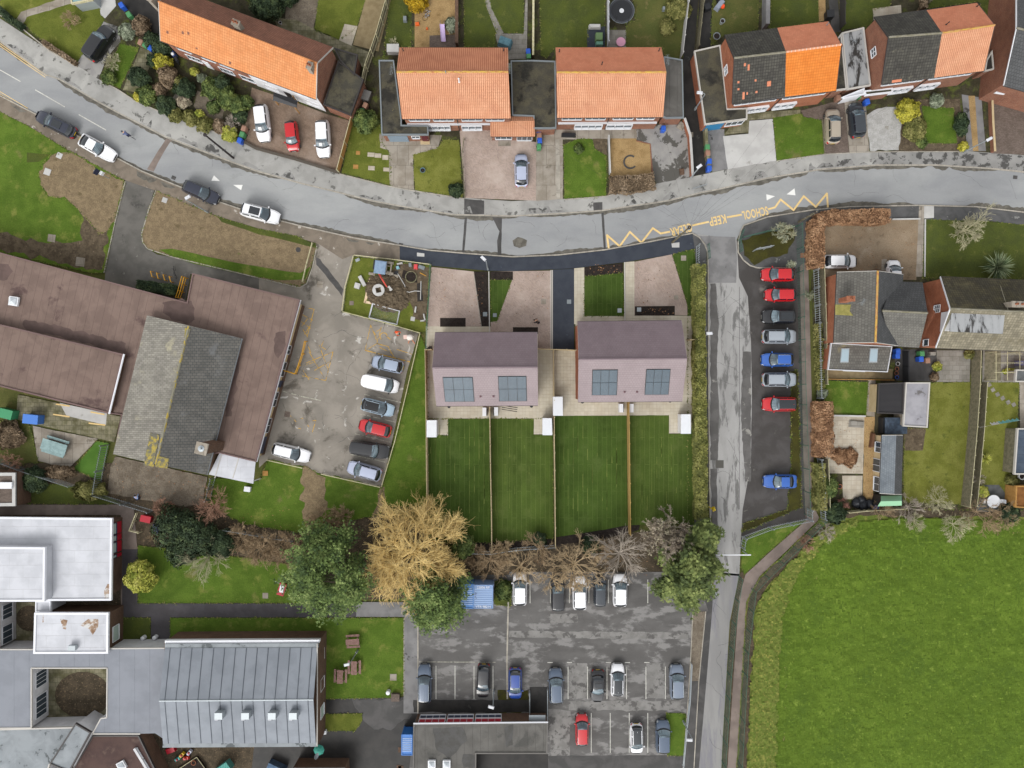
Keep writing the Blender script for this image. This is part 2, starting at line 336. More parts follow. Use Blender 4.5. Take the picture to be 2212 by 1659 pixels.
m_shL = tiles('pale_shingle', '#9b978d', '#8b877f', w=.5, h=.25, mc='#77746b', var=.2, c3='#b0aa92', sc3=.35, lo3=.56, hi3=.7, off=.5)
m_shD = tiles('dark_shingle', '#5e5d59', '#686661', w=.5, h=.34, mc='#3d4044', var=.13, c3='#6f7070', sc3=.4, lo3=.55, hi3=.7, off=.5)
m_new = mat('mauve_tile_shaded', '#8b7d82', '#85777c', sc1=.4, grain=.03, rough=.7, brick=dict(w=.33, h=.3, m=.012, mc='#7b686e', var=.04, off=.5), big=.03)
m_new2 = mat('mauve_tile_sunlit', '#a09395', '#9a8d8f', sc1=.4, grain=.03, rough=.7, brick=dict(w=.33, h=.3, m=.01, mc='#8c7b7e', var=.03, off=.5), big=.03)  # paler copy of the mauve tile: south slope light put into the colour
m_ridgeY = mat('lichened_ridge_tile', '#c39a66', '#cca74e', sc1=1.2, lo=.42, hi=.55, grain=.1, rough=.9, c3='#b57850', sc3=1.5, lo3=.5, hi3=.6)
m_ridgeG = mat('grey_ridge_tile', '#8f8b7d', '#77735f', sc1=1.5, grain=.12, rough=.9)
m_brick = mat('red_brick', '#9c6650', '#8c5846', sc1=.8, grain=.06, rough=.9, brick=dict(w=.225, h=.075, m=.01, mc='#a08a78', var=.2))
m_brickO = mat('orange_brick', '#b06e52', '#a06046', sc1=.8, grain=.06, rough=.9, brick=dict(w=.225, h=.075, m=.01, mc='#a97f66', var=.15))
m_brickB = mat('brown_brick', '#775b4a', '#684f41', sc1=.8, grain=.08, rough=.9, brick=dict(w=.225, h=.075, m=.01, mc='#6f6255', var=.2))
m_render = mat('white_render', '#dedee0', '#d0d0d2', sc1=.7, grain=.03, rough=.85)
m_upvc = plain('white_upvc', '#eceef2', rough=.4)
m_fascia = plain('white_fascia', '#d9dbe0', rough=.5)
m_black = plain('black_plastic', '#26272a', rough=.5)
m_gut = plain('dark_gutter', '#3a3635', rough=.5)
m_win = glass('window_glass', '#3d4a55', .08)
m_feltB = mat('brown_roof_felt', '#847168', '#79675f', sc1=.5, srot=13, grain=.08, gsc=12, rough=.9, stripes=(1.0, .018, '#6f5c58', 0), c3='#604e4b', sc3=.22, lo3=.58, hi3=.68, dist=.5, big=.08)
m_feltM = mat('mossy_flat_roof', '#4c4a42', '#5b5748', sc1=.6, grain=.2, gsc=6, rough=.9, c3='#34332f', sc3=.35, lo3=.5, hi3=.62, c4='#7d7350', sc4=1.3, lo4=.66, hi4=.72, bump=.4, bsc=6)
m_feltG = mat('grey_flat_roof', '#62605c', '#6d6b67', sc1=.5, grain=.1, gsc=10, rough=.85, stripes=(1.0, .02, '#5c5a57', 0), c3='#565552', sc3=.3, lo3=.56, hi3=.66, dist=.6)
m_feltS = mat('stained_white_roof', '#a9abac', '#939597', sc1=.5, grain=.06, rough=.8, c3='#3d3b39', sc3=.5, lo3=.50, hi3=.58, stretch=(1.6,.5), dist=.3)
m_memW = mat('white_roof_membrane', '#d2d4da', '#c6c8ce', sc1=.4, grain=.03, rough=.6, c3='#a3978d', sc3=.9, lo3=.70, hi3=.76, brick=dict(w=2.4, h=1.5, m=.012, mc='#c3c3c4', var=.03, off=.3))
m_memG = mat('grey_roof_membrane', '#8f939b', '#888c94', sc1=.4, grain=.05, rough=.7, stripes=(1.9, .008, '#83878f', 0), big=.05)
m_memM = mat('mottled_grey_roof', '#9aa0a4', '#8d9397', sc1=.5, grain=.06, rough=.7, c3='#63686a', sc3=.5, lo3=.58, hi3=.61, dist=.7)
m_seam = mat('standing_seam_metal', '#8f959d', '#858b93', sc1=.4, grain=.03, rough=.6, metal=.0, big=.06)
m_trimW = plain('white_roof_edge', '#eef0f6', rough=.4)
m_trimG = plain('pale_roof_edge', '#c6c2bb', rough=.5)
m_cream = mat('cream_cladding', '#cdb893', '#c3ad86', sc1=1.2, grain=.06, rough=.8)
m_redp = plain('red_panel', '#b8142c', rough=.35)
m_bluep = plain('navy_panel', '#2c3550', rough=.35)
m_pv = mat('solar_cell', '#465662', '#4d5e6a', sc1=.3, grain=0, rough=.12, spec=.9, brick=dict(w=.16, h=.16, m=.004, mc='#3d4c58', var=.02, off=0))
m_wood = mat('new_timber', '#cfbf9c', '#c4b28c', sc1=3, grain=.1, rough=.85)
m_woodG = mat('golden_timber', '#b58a50', '#a67c45', sc1=3, grain=.12, rough=.85)
m_woodO = mat('weathered_timber', '#8c8670', '#77725d', sc1=2.5, grain=.18, rough=.95, stripes=(.14, .06, '#57523f', 0))
m_woodP = mat('painted_rail_timber', '#cfc9a8', '#bdb78f', sc1=3, grain=.1, rough=.85)
m_deck = mat('timber_decking', '#9b8b6b', '#8d7d5e', sc1=1.5, grain=.12, rough=.9, stripes=(.14, .08, '#6b5d44', 0))
m_deckG = mat('grey_decking', '#6d6f70', '#616364', sc1=1.5, grain=.1, rough=.8, stripes=(.14, .08, '#4c4d4e', 1))
m_galv = plain('galvanised_steel', '#b4bcc0', rough=.45, metal=.4)
m_galvD = plain('dull_steel', '#8d9599', rough=.5, metal=.3)
m_green = plain('green_coated_steel', '#3f6a58', rough=.5)
m_yrail = plain('yellow_rail_paint', '#e3a71e', rough=.45)
m_pole = mat('weathered_pole', '#7a735f', '#5f594a', sc1=3, grain=.15, rough=.9)
m_poleB = plain('black_pole', '#2c2526', rough=.6)
# ================================================================== SETTING: ground, road, gardens
def patch(name, m, flat, z, jg=0, seed=0, step=.5, depth=.12):
    P = pts(flat)
    if jg: P = jag(P, jg, step, seed)
    o = MB().prism(P, z-depth, z).build(name, m)
    o['kind'] = 'structure'; return o
def strip(name, m, flat, w, z0, z1, closed=False, parent=None):
    """a kerb, line or low strip of width w along a polyline"""
    P = pts(flat); b = MB(); n = len(P)
    L_, R_ = [], []
    for i in range(n):
        t = P[min(i+1, n-1)] - P[max(i-1, 0)]; t.z = 0; t.normalize(); q = Vector((-t.y, t.x, 0))*w/2
        L_.append(P[i]+q); R_.append(P[i]-q)
    for i in range(n-1): b.prism([R_[i], R_[i+1], L_[i+1], L_[i]], z0, z1)
    o = b.build(name, m, parent)
    if parent is None: o['kind'] = 'structure'
    return o
b = MB(); b.add([(-700,-700,0),(700,-700,0),(700,700,0),(-700,700,0)], [(0,1,2,3)])
g = b.build('ground', m_grassR); g['kind'] = 'structure'

NK = [-140,-60,-60,40,0,89,100,162,130,172,212,220,260,246,360,297,460,335,552,369,653,397,728,415,803,434,868,446,978,464,1106,467,1206,462,1301,455,1361,446,1443,434,1516,416,1548,410,1658,385,1774,366,1896,357,2021,357,2134,364,2212,372,2330,392]
SK = [-140,80,-60,170,0,207,72,244,165,292,250,340,307,370,350,388,392,405,475,437,520,452,605,477,665,492,768,515,863,530,928,541,998,547,1106,555,1206,551,1306,540,1406,522,1496,504,1591,518,1606,487,1658,469,1754,454,1834,447,1984,444,2109,447,2212,459,2330,478]
rev = lambda f: [v for i in range(len(f)-2, -1, -2) for v in f[i:i+2]]
patch('road', m_road, NK + rev(SK), .03)
# access road and the tarmac beside it
patch('parking_strip', m_tarD, [1590,520,1620,500,1720,560,1745,560,1752,1100,1746,1125,1600,1170,1603,1140], .036)
patch('access_road', m_road2, [1496,504,1528,540,1528,565,1531,830,1533,1105,1546,1142,1543,1240,1597,1244,1600,1170,1604,1100,1622,1000,1624,850,1622,740,1615,640,1596,600,1591,518], .044)
patch('access_road', m_road3, [1543,1235,1538,1320,1528,1444,1516,1520,1504,1700,1556,1700,1561,1594,1576,1344,1597,1240], .044)
patch('access_road', m_pathG, [1512,510,1528,545,1530,611,1590,611,1592,560,1588,512], .05)
patch('access_road_repair', m_tarF, [1546,994,1563,994,1563,1011,1546,1011], .05)
# pavements
FN = [-140,-120,-60,0,0,40,120,118,165,140,220,175,260,197,295,220,370,252,505,300,552,322,640,347,733,375,840,402,895,411,1003,428,1105,435,1220,430,1308,424,1418,397,1491,383,1571,366,1676,348,1779,333,1876,328,2084,327,2212,336,2330,352]
patch('pavement', m_pave, FN + rev(NK), .13)
patch('pavement', m_paveM, [1896,329,2084,328,2212,337,2330,353,2330,391,2212,371,2134,363,2021,356,1896,356], .136)
strip('kerb', m_kerb, NK, .16, 0, .15)
strip('kerb', m_kerb, SK[0:26*2-2][:SK.index(1496)+2], .16, 0, .15)
strip('kerb', m_kerb, [1594,524,1600,498,1606,487,1658,469,1754,454,1834,447,1984,444,2109,447,2212,459,2330,478], .16, 0, .15)
strip('kerb', m_kerb, [1496,505,1510,513,1522,528,1528,545,1529,565,1530,830,1533,1105,1536,1142], .12, 0, .15)
patch('pavement', m_paveB, [-140,80,-60,170,0,207,72,244,165,292,250,340,307,370,392,405,520,452,605,477,665,492,863,530,866,568,768,553,760,552,740,560,690,528,665,520,553,492,470,467,330,410,272,390,212,367,140,320,62,272,0,242,-100,170], .125)
patch('pavement', m_newtar, [864,532,928,543,998,549,1106,557,1206,553,1306,542,1406,524,1495,506,1500,537,1451,550,1346,567,1238,580,1106,586,1053,585,930,574,864,566], .14)
patch('pavement', m_paveD, [1496,506,1510,514,1526,540,1528,1142,1500,1142,1500,540], .10)
patch('pavement', m_paveD, [1596,530,1602,498,1608,489,1658,471,1754,456,1834,449,1984,446,2109,449,2212,461,2330,480,2330,505,2212,487,2140,478,1996,475,1762,474,1748,500,1747,560,1720,580,1630,578,1607,562,1597,545], .14)
strip('kerb', m_kerb, [1594,524,1594,545,1605,562,1620,574,1636,579,1700,579], .14, 0, .16)
patch('mossy_island', m_grassO, [1600,520,1650,505,1712,492,1716,520,1700,548,1660,560,1630,572,1608,552], .2, .2)
patch('pavement_crossing', m_concW, [1986,446,2016,446,2016,471,1986,473], .146)
for f in ([901,546,917,548,917,555,901,554], [1450,526,1467,524,1467,535,1451,535]): patch('access_cover', m_concW, f, .146)
# road furniture on the surface
for f in ([1004,470,1009,470,1003,546,998,546], [1063,469,1084,471,1083,552,1075,552,1074,520,1079,500], [1299,460,1304,459,1309,538,1304,539]) : patch('road_repair', m_dark, f, .036, .03)
patch('road_repair', m_pathT, [360,299,371,303,350,336,332,371,318,366,338,332], .036, .04)
patch('road_repair', m_dark, [1003,430,1046,434,1046,463,1003,464], .136); patch('road_repair', m_dark, [1281,438,1301,437,1301,454,1282,456], .136)
for x, y, a in ((868,448,8), (866,529,10), (1475,508,-12), (375,384,25), (2193,383,5)):
    o = MB().box(W(x,y,.035)+Vector((0,0,.01)), (.55,.45,.03), -R(a)); o = o.build('road_gully', m_dark); o['kind'] = 'structure'
# markings
def lines(segs, m, w, z, name):
    b = MB()
    for s in segs:
        P = pts(s)
        for i in range(len(P)-1):
            t = (P[i+1]-P[i]).normalized(); q = Vector((-t.y, t.x, 0))*w/2; a, c = P[i]-t*w*.3, P[i+1]+t*w*.3
            b.prism([a-q, c-q, c+q, a+q], z-.006, z + i*.0006)
    o = b.build(name, m); o['kind'] = 'structure'; return o
lines([[-40,130,0,151,44,176],[77,194.5,140,231],[171,248,229,281]], m_line, .12, .040, 'road_marking')
lines([[-60,52,0,94,50,129,101,164],[-60,60,0,99,50,134,98,167],[-60,160,0,198,60,234],[-60,164,0,203,58,238]], m_yel, .08, .040, 'road_marking')
lines([[1315,537.5,1311,508,1338.5,532,1360.5,501,1385.5,524.5,1410,493,1427,504.5,1446,500.7],[1496,487,1530,479.5],[1571,469.5,1601,464],[1660,452,1674,448,1686,431,1714,454,1736,424,1762,447,1786,418,1788,447]], m_yel, .24, .040, 'road_marking')
def tri(p):
    o = MB().prism(pts(p), .034, .041).build('road_marking', m_lineC); o['kind'] = 'structure'
tri([462.5,379,475,391,457,390.5]); tri([504,399.5,524.5,399.5,521,411]); tri([1655,420,1674,424,1656,433]); tri([1699,420,1718,422,1716,407])
def tomesh(o):
    bpy.context.view_layer.update(); me = bpy.data.meshes.new_from_object(o.evaluated_get(bpy.context.evaluated_depsgraph_get())); n = bpy.data.objects.new('road_lettering' if o.parent is None else 'lettering', me); col.objects.link(n)
    n.parent = o.parent; n.location = o.location; n.rotation_euler = o.rotation_euler; n.scale = o.scale
    if o.parent is None: n['kind'] = 'structure'
    bpy.data.objects.remove(o); return n
for txt, x, y, w_, a in (('CLEAR',1471.5,495.5,2.85,15), ('KEEP',1550.5,475,2.2,12.5), ('SCHOOL',1631,459.5,3.4,11.5)):
    cu = bpy.data.curves.new('road_lettering', 'FONT'); cu.body = txt; cu.align_x = 'CENTER'; cu.align_y = 'CENTER'; cu.size = 1.3; cu.extrude = .003; cu.offset = .03; cu.space_character = 1.08
    o = bpy.data.objects.new('road_lettering', cu); col.objects.link(o); bpy.context.view_layer.update()
    sx = w_ / max(.1, o.dimensions.x); sy = 1.15/max(.1, o.dimensions.y); o.scale = (sx, sy, 1)
    o.location = W(x, y, 0) + Vector((0,0,.042)); o.rotation_euler = (0,0,R(180+a)); cu.materials.append(m_yel); tomesh(o)

# ---------------- north gardens
patch('garden_soil', m_soil, FN + [2330,-300,-140,-300], .12)
NG = [
 ('lawn', m_grass, [-60,-60,215,-60,219,33,228,42,165,140,95,92,55,52,0,20], .14, .12),
 ('garden_path', m_conc, [36,44,47,27,150,-8,150,-60,160,-60,160,0,155,9,60,38,50,55], .148, .05),
 ('patio', m_concW, [207,-40,245,-40,252,14,228,41,219,33], .15, 0),
 ('driveway', m_tarF, [225,48,255,58,262,90,235,122,213,172,166,141,178,122,200,100], .148, .05),
 ('driveway', m_alley, [262,-60,345,-60,347,84,320,70,290,40,265,10], .14, .1),
 ('lawn', m_school, [262,95,302,104,260,193,222,172], .14, .1),
 ('garden_path', m_slabM, [305,104,338,115,300,200,266,196], .15, .04),
 ('garden_path', m_conc, [385,185,398,170,395,205,378,228,370,222], .14, .12),
 ('gravel_bed', m_gravG, [428,196,470,210,486,235,480,265,455,262,420,230], .14, .2),
 ('driveway', m_blockB, [545,190,640,222,705,247,757,262,735,373,640,345,553,320,528,308,532,265], .15, 0),
 ('lawn', m_grass, [765,250,818,250,826,310,843,333,845,401,738,374], .14, .1),
 ('front_path', m_conc, [820,290,955,293,945,325,893,335,895,411,843,402,840,325,822,320], .15, .05),
 ('lawn', m_grassY, [893,335,945,322,958,303,992,303,1000,427,896,411], .16, .08),
 ('driveway', m_block, [993,283,1063,280,1100,300,1158,308,1158,434,1005,428], .156, 0),
 ('front_path', m_conc, [1158,275,1190,265,1380,270,1380,302,1216,302,1216,430,1158,435], .15, .05),
 ('lawn', m_school, [1217,314,1248,301,1279,301,1284,322,1310,338,1309,424,1219,430], .165, .06),
 ('flower_bed', m_mud, [1280,301,1311,301,1311,337,1285,322], .168, .1),
 ('gravel_bed', m_gravT, [1318,300,1374,300,1374,306,1403,312,1407,380,1318,381], .165, 0),
 ('driveway', m_tarF, [1374,278,1478,262,1485,300,1490,384,1418,397,1408,380,1405,312,1376,305], .155, 0),
 ('back_alley', m_alley, [1484,-60,1513,-60,1499,110,1516,275,1524,374,1492,383,1488,330,1478,260,1476,130], .15, .05),
 ('driveway', m_pathG, [1524,278,1564,280,1571,366,1538,372,1526,330], .155, .05),
 ('driveway', m_concW, [1561,295,1616,290,1618,262,1668,258,1676,348,1571,366], .162, .03),
 ('front_path', m_slabM, [1600,245,1728,238,1728,246,1668,256,1618,260,1616,286,1562,292], .157, .04),
 ('lawn', m_school, [1669,256,1728,247,1735,254,1774,261,1779,333,1677,348], .165, .05),
 ('driveway', m_blockD, [1729,240,1822,215,1833,331,1780,333,1774,261,1735,252], .16, .03),
 ('driveway', m_conc, [1822,213,1868,210,1876,328,1834,331], .165, 0),
 ('gravel_drive', m_white, [1868,250,1895,236,1940,232,1946,265,1940,327,1878,327], .16, .15),
 ('flower_bed', m_mud, [1940,215,2070,215,2088,327,1935,327], .145, .1),
 ('lawn', m_school, [1990,230,2058,235,2066,310,1985,311,1995,270], .165, .08),
 ('front_path', m_pathG, [2076,205,2118,212,2128,327,2088,327], .16, 0),
 ('gravel_path', m_gravT, [2090,208,2104,208,2112,327,2100,327], .168, 0),
 ('driveway', m_blockD, [2135,212,2330,200,2330,350,2212,335,2140,332], .16, 0),
 ('gravel_bed', m_gravG, [622,-60,700,-60,690,0,678,64,616,45], .14, .12),
 ('lawn', m_grass, [697,-60,792,-60,790,0,772,58,735,88,680,66], .15, .05),
 ('patio', m_slab, [745,53,773,58,760,100,733,88], .156, 0),
 ('patio', m_slabM, [590,38,640,45,690,68,800,115,792,150,720,110,600,60], .15, .05),
 ('decking', m_deck, [800,-60,860,-60,818,112,763,98,790,0], .16, 0),
 ('rough_lawn', m_grassD, [850,-60,888,-60,888,102,835,102,825,150], .14, .15),
 ('gravel_bed', m_gravT, [896,-60,985,-60,985,75,930,78,930,103,896,103], .15, 0),
 ('patio', m_blockD, [928,78,985,76,985,103,928,103], .156, 0),
 ('lawn', m_grassD, [1002,-60,1037,-60,1052,20,1075,70,1068,80,1068,103,1003,103], .15, .04),
 ('lawn', m_grassD, [1045,-60,1131,-60,1131,74,1088,72,1062,20], .15, .04),
 ('garden_path', m_slabG, [1036,-60,1046,-60,1062,20,1088,72,1075,78,1052,20], .155, 0),
 ('patio', m_slabG, [1070,74,1131,74,1136,-20,1140,-20,1138,128,1082,130], .156, 0),
 ('lawn', m_grassD, [1165,-60,1306,-60,1306,58,1270,64,1268,105,1200,105,1180,128,1168,120], .15, .08),
 ('patio', m_newtar, [1268,63,1307,58,1307,106,1268,106], .156, 0),
 ('rough_lawn', m_grassR, [1362,-60,1482,-60,1480,20,1468,128,1440,128,1428,102,1352,104,1352,50,1372,45], .15, .1),
 ('patio', m_slabG, [1313,66,1352,66,1352,105,1313,105], .15, 0),
 ('side_path', m_alley, [1513,-60,1542,-60,1534,102,1505,104], .15, .04),
 ('rough_lawn', m_grassR, [1542,-60,1640,-60,1636,65,1565,78,1534,98], .15, .1),
 ('lawn', m_grassD, [1663,-60,1765,-60,1768,50,1663,64], .15, .08),
 ('gravel_path', m_gravT, [1766,-60,1780,-60,1783,45,1768,48], .152, 0),
 ('side_path', m_dark, [1784,-60,1802,-60,1815,70,1795,70], .15, 0),
 ('lawn', m_grassD, [1812,-60,1926,-60,1922,15,1886,22,1880,55,1815,68], .15, .08),
 ('patio', m_slab, [1884,20,1945,12,1946,36,1886,45], .156, 0),
 ('lawn', m_grassD, [1998,-60,2142,-60,2135,50,2112,5,2000,20], .15, .05),
 ('side_path', m_conc, [2140,-60,2155,-60,2150,50,2142,60], .152, 0),
]
for nm, m, f, z, j in NG: patch(nm, m, f, z, j)
for x, y, w_, h_, m in ((802,335,15,9,m_slab),(817,337,14,9,m_slab),(833,341,13,10,m_slab),(803,364,14,9,m_slab),(835,367,13,8,m_slab),(774,331,9,8,m_woodG),(769,361,11,9,m_woodG)):
    o = MB().box(W(x,y)+Vector((0,0,.155)), (w_/S, h_/S, .05), -.05); o = o.build('stepping_slab', m); o['kind'] = 'structure'
strip('slab_edging', m_kerb, [1206,430,1204,302], .5, .1, .162)
# front boundary edging of gardens
strip('garden_edging', m_kerb, [0,33,40,55,110,112,165,140], .15, .1, .35)
strip('garden_edging', m_kerb, [222,176,260,197,295,220,370,252,505,300], .12, .1, .25)
strip('garden_edging', m_kerb, [733,376,840,403,895,413,1003,430], .12, .1, .2)
strip('garden_edging', m_kerb, [1219,432,1308,425,1330,419], .12, .1, .2)
strip('garden_edging', m_kerb, [1676,349,1779,334,1876,329,2084,328], .1, .1, .2)
strip('garden_edging', m_brick, [1374,305,1404,312,1409,380], .15, .1, .2)

# ---------------- south side: school grounds, new plots, car parks
patch('school_grounds', m_leafsoil, [-140,1000,240,1000,330,1080,520,1100,830,1100,1000,1180,1500,1140,1540,1140,1540,1260,1000,1290,600,1300,600,1680,-140,1680], .05)
SG = [
 ('lawn', m_school, [-140,165,0,242,62,272,140,320,212,360,272,392,250,480,226,590,200,590,0,546,-140,520], .13, .1),
 ('worn_lawn', m_dry, [110,335,160,330,212,368,270,392,262,430,250,470,236,500,215,505,195,480,170,450,140,430,105,425,90,400,85,370], .136, .25),
 ('bare_earth', m_mud, [175,450,215,470,240,490,228,560,222,586,120,566,0,540,-60,530,-60,500,0,500,110,525,180,520], .134, .4),
 ('entrance_path', m_pathE, [272,388,300,398,334,412,322,450,306,505,312,532,340,550,375,556,553,599,648,622,648,660,600,650,412,592,400,660,224,660,228,590,250,480], .085, 0),
 ('worn_lawn', m_dry, [338,412,470,468,553,494,640,510,684,530,672,578,660,612,648,620,553,598,375,555,320,537,308,520,308,505,322,455], .14, .06),
 ('school_car_park', m_cp1, [665,490,690,495,768,515,863,531,868,568,905,718,880,800,826,1052,575,996,560,1010,560,600,648,620,664,614,676,576,684,535], .095, 0),
 ('site_lawn', m_grass, [766,554,931,574,925,640,922,715,905,718,742,674,748,620], .13, 0),
 ('site_earth', m_mud, [860,566,928,578,924,640,920,700,898,690,888,640,860,640,845,610,830,600,850,580], .136, .3),
 ('grass_strip', m_school, [908,720,922,757,925,1092,828,1092,826,1052,850,955,880,845], .13, .05),
 ('school_lawn', m_school, [580,992,655,1008,698,1024,824,1052,828,1092,822,1110,640,1150,520,1130,455,1090,462,1030,560,1040], .13, .2),
 ('worn_path', m_dry, [655,1008,698,1024,705,1075,720,1100,660,1120,650,1070], .136, .5),
 ('worn_path', m_dry, [822,1050,832,1052,830,1090,810,1130,800,1130,815,1090], .136, .15),
 ('gravel_yard', m_gravG, [250,985,448,1030,438,1090,400,1095,232,1065,240,1010], .13, .1),
 ('court_paving', m_slabM, [40,852,262,900,248,955,72,915,36,905], .12, 0),
 ('court_paving', m_concW, [130,870,232,893,230,918,145,898], .126, 0),
 ('court_paving', m_conc, [72,920,212,948,150,1012,82,995], .12, .04),
 ('artificial_lawn', m_astro, [210,952,238,958,218,1040,160,1012], .13, 0),
 ('rough_lawn', m_grassR, [-140,905,62,912,72,940,84,1000,40,1005,-140,980], .12, .15),
 ('rough_lawn', m_grassD, [62,1042,160,1050,240,1075,262,1088,62,1088], .12, .1),
 ('side_path', m_pathT, [-140,1090,265,1090,290,1100,298,1190,298,1330,262,1330,262,1112,-140,1112], .11, 0),
 ('side_path', m_path, [265,1186,298,1186,298,1303,640,1303,770,1303,770,1333,368,1333,368,1386,327,1386,327,1333,265,1333], .12, 0),
 ('school_lawn', m_school, [299,1178,420,1190,640,1220,770,1230,800,1260,780,1302,299,1302], .125, .05),
 ('school_lawn', m_grassD, [266,1334,326,1334,326,1386,266,1386], .125, 0),
 ('school_lawn', m_school, [369,1334,872,1334,872,1498,858,1506,700,1509,700,1386,369,1386], .125, 0),
 ('side_path', m_pathG, [770,1300,905,1300,905,1540,872,1540,872,1332,770,1332], .115, 0),
 ('service_yard', m_alley, [560,1509,905,1505,905,1560,895,1700,540,1700], .07, 0),
 ('service_yard', m_dark, [760,1510,895,1512,890,1545,845,1575,800,1570,775,1535], .08, .3),
 ('school_lawn', m_grass, [698,1542,783,1540,783,1556,768,1578,698,1577], .125, 0),
 ('main_car_park', m_cp2, [903,1330,960,1250,1060,1235,1500,1235,1530,1320,1496,1322,1491,1430,1478,1700,880,1700,895,1560,903,1540], .09, 0),
 ('pavement', m_gravG, [1496,1322,1524,1320,1512,1430,1509,1470,1490,1470,1491,1430], .13, 0),
 ('pavement', m_dark, [1490,1470,1509,1470,1496,1700,1476,1700], .13, 0),
 ('school_lawn', m_school, [1438,1539,1482,1541,1477,1631,1441,1631], .13, .05),
 ('shrub_bed', m_mud, [1005,1245,1100,1240,1100,1190,1060,1186,1000,1190], .1, .1),
 ('grass_strip', m_grassD, [1068,1255,1104,1255,1104,1310,1068,1305], .12, .1),
 ('grass_verge', m_grassO, [1708,800,1722,800,1731,1095,1602,1150,1606,1130,1700,1100,1708,1000], .09, .15),
 ('school_lawn', m_school, [1602,1165,1650,1142,1738,1124,1655,1195,1608,1240,1600,1225], .12, .08),
 ('footpath', m_pathT, [1727,560,1745,560,1752,830,1760,1100,1770,1120,1700,1188,1640,1245,1612,1300,1588,1700,1568,1700,1596,1290,1610,1240,1665,1190,1740,1124,1735,1000], .1, 0),
 ('rough_verge', m_verge, [1588,1700,1612,1300,1640,1246,1700,1190,1765,1128,1776,1100,2330,1100,2330,1150,2000,1150,1860,1160,1700,1300,1690,1700], .11, .1),
 # new plots
 ('driveway', m_block, [932,577,1023,587,1039,705,923,705], .15, 0),
 ('bark_bed', m_bark, [1023,587,1053,587,1056,705,1040,705], .16, 0),
 ('front_path', m_slabN, [920,705,1190,706,1190,757,1243,757,1243,700,1500,682,1500,896,1490,936,1445,936,1445,897,1216,898,1195,898,1194,938,1153,938,1153,904,968,904,968,940,923,940], .145, 0),
 ('driveway', m_block, [1060,587,1189,585,1189,755,1162,755,1162,718,1060,718], .152, 0),
 ('lawn', m_turf, [1059,605,1106,605,1074,694,1060,696], .16, 0),
 ('bark_bed', m_bark, [1059,587,1108,587,1108,605,1059,605], .165, 0),
 ('bark_bed', m_bark, [951,687,1006,687,1006,706,951,706], .165, 0),
 ('bark_bed', m_bark, [1108,707,1162,707,1162,722,1108,722], .165, 0),
 ('driveway', m_newtar, [1194,583,1240,581,1240,755,1194,755], .155, 0),
 ('front_path', m_slabN, [1240,580,1262,578,1262,683,1348,683,1348,567,1370,565,1370,682,1484,682,1484,700,1240,700], .148, 0),
 ('lawn', m_turf, [1262,598,1346,590,1347,683,1262,683], .16, 0),
 ('bark_bed', m_bark, [1262,578,1345,569,1345,590,1262,598], .165, 0),
 ('driveway', m_block, [1370,566,1451,550,1484,660,1484,681,1370,681], .155, 0),
 ('bark_bed', m_bark, [1371,662,1457,661,1457,682,1371,682], .165, 0),
 ('lawn', m_turf, [1452,550,1499,538,1502,565,1499,1150,1485,1150,1485,660], .14, 0),
 ('rear_lawn', m_turf, [926,905,968,905,968,940,926,940,926,941,923,941,923,1172,1000,1172,1060,1171,1195,1164,1195,905,1153,905,1153,904,968,904,968,905], .02, 0),
 ('bark_bed', m_bark, [923,1168,1060,1166,1194,1158,1300,1142,1380,1128,1380,1145,1300,1165,1200,1178,1060,1188,1000,1188,923,1180], .13, .1),
]
for nm, m, f, z, j in SG:
    if nm == 'rear_lawn': continue
    patch(nm, m, f, z, j)
for k, f in enumerate(([924,941,968,941,968,905,1058,905,1061,1171,923,1173], [1059,905,1153,905,1153,939,1194,939,1196,1163,1062,1170], [1195,898.5,1353,897.5,1355,1134,1297,1145,1198,1160], [1354,897.5,1444.5,897,1444.5,937,1495,937,1497,1130,1355,1134])):
    patch('rear_lawn', (m_turf, m_turf2, m_turf, m_turf2)[k], f, .15, .03, k)
strip('path_edging', m_kerb, [1023,587,1040,705], .08, .1, .175)
for f in ([1190,584,1190,757],[1193,584,1193,757],[1348.5,567,1349.5,693],[1056,587,1057.5,718]): strip('plot_kerb', m_trimG, f, .12, .1, .24)
# school car park paint
lines([[740,1008+0,742,1008]], m_lineO, .1, .098, 'bay_marking')
lines([[612,845,650,856,693,865],[788,852,866,869],[778,894,855,912],[768,937,843,955],[758,981,832,998],[788,806,800,809]], m_lineO, .1, .104, 'bay_marking')
lines([[790,757,885,781.5]], m_yelO, .12, .104, 'bay_marking')
lines([[801,702,789,757],[824,707,814,742],[814,742,825,746],[815,742,790,757],[814,742,840,749],[839,750,852,772],[846,763,820,750],[858,755,890,765],[801,702,814,735],[814,716,824,710],[807,716,814,727]], m_yelO, .07, .104, 'bay_marking')
lines([[694,749,704,755],[690,746,710,800],[660,785,720,760],[680,800,715,780],[668,760,700,815],[655,800,668,820],[720,760,704,822],[665,745,672,762],[700,735,694,749],[656,790,680,782],[654,812,704,822]], m_yelO, .08, .104, 'bay_marking')
lines([[662,665,679,668,664,728],[652,695,672,710],[655,712,665,728],[654,680,676,692],[652,705,668,685],[658,722,672,702]], m_yelO, .08, .104, 'bay_marking')
lines([[628,898,640,911],[648,905,655,903],[675,909,683,908,675,934],[665,918,668,922],[645,925,650,926]], m_yelO, .08, .104, 'bay_marking')
a = [(829+8*math.cos(R(t)), 727-8*math.sin(R(t))) for t in range(20, 260, 20)]
lines([[v for p in a for v in p],[833,725,842,732,844,733]], m_yelO, .1, .104, 'bay_marking')
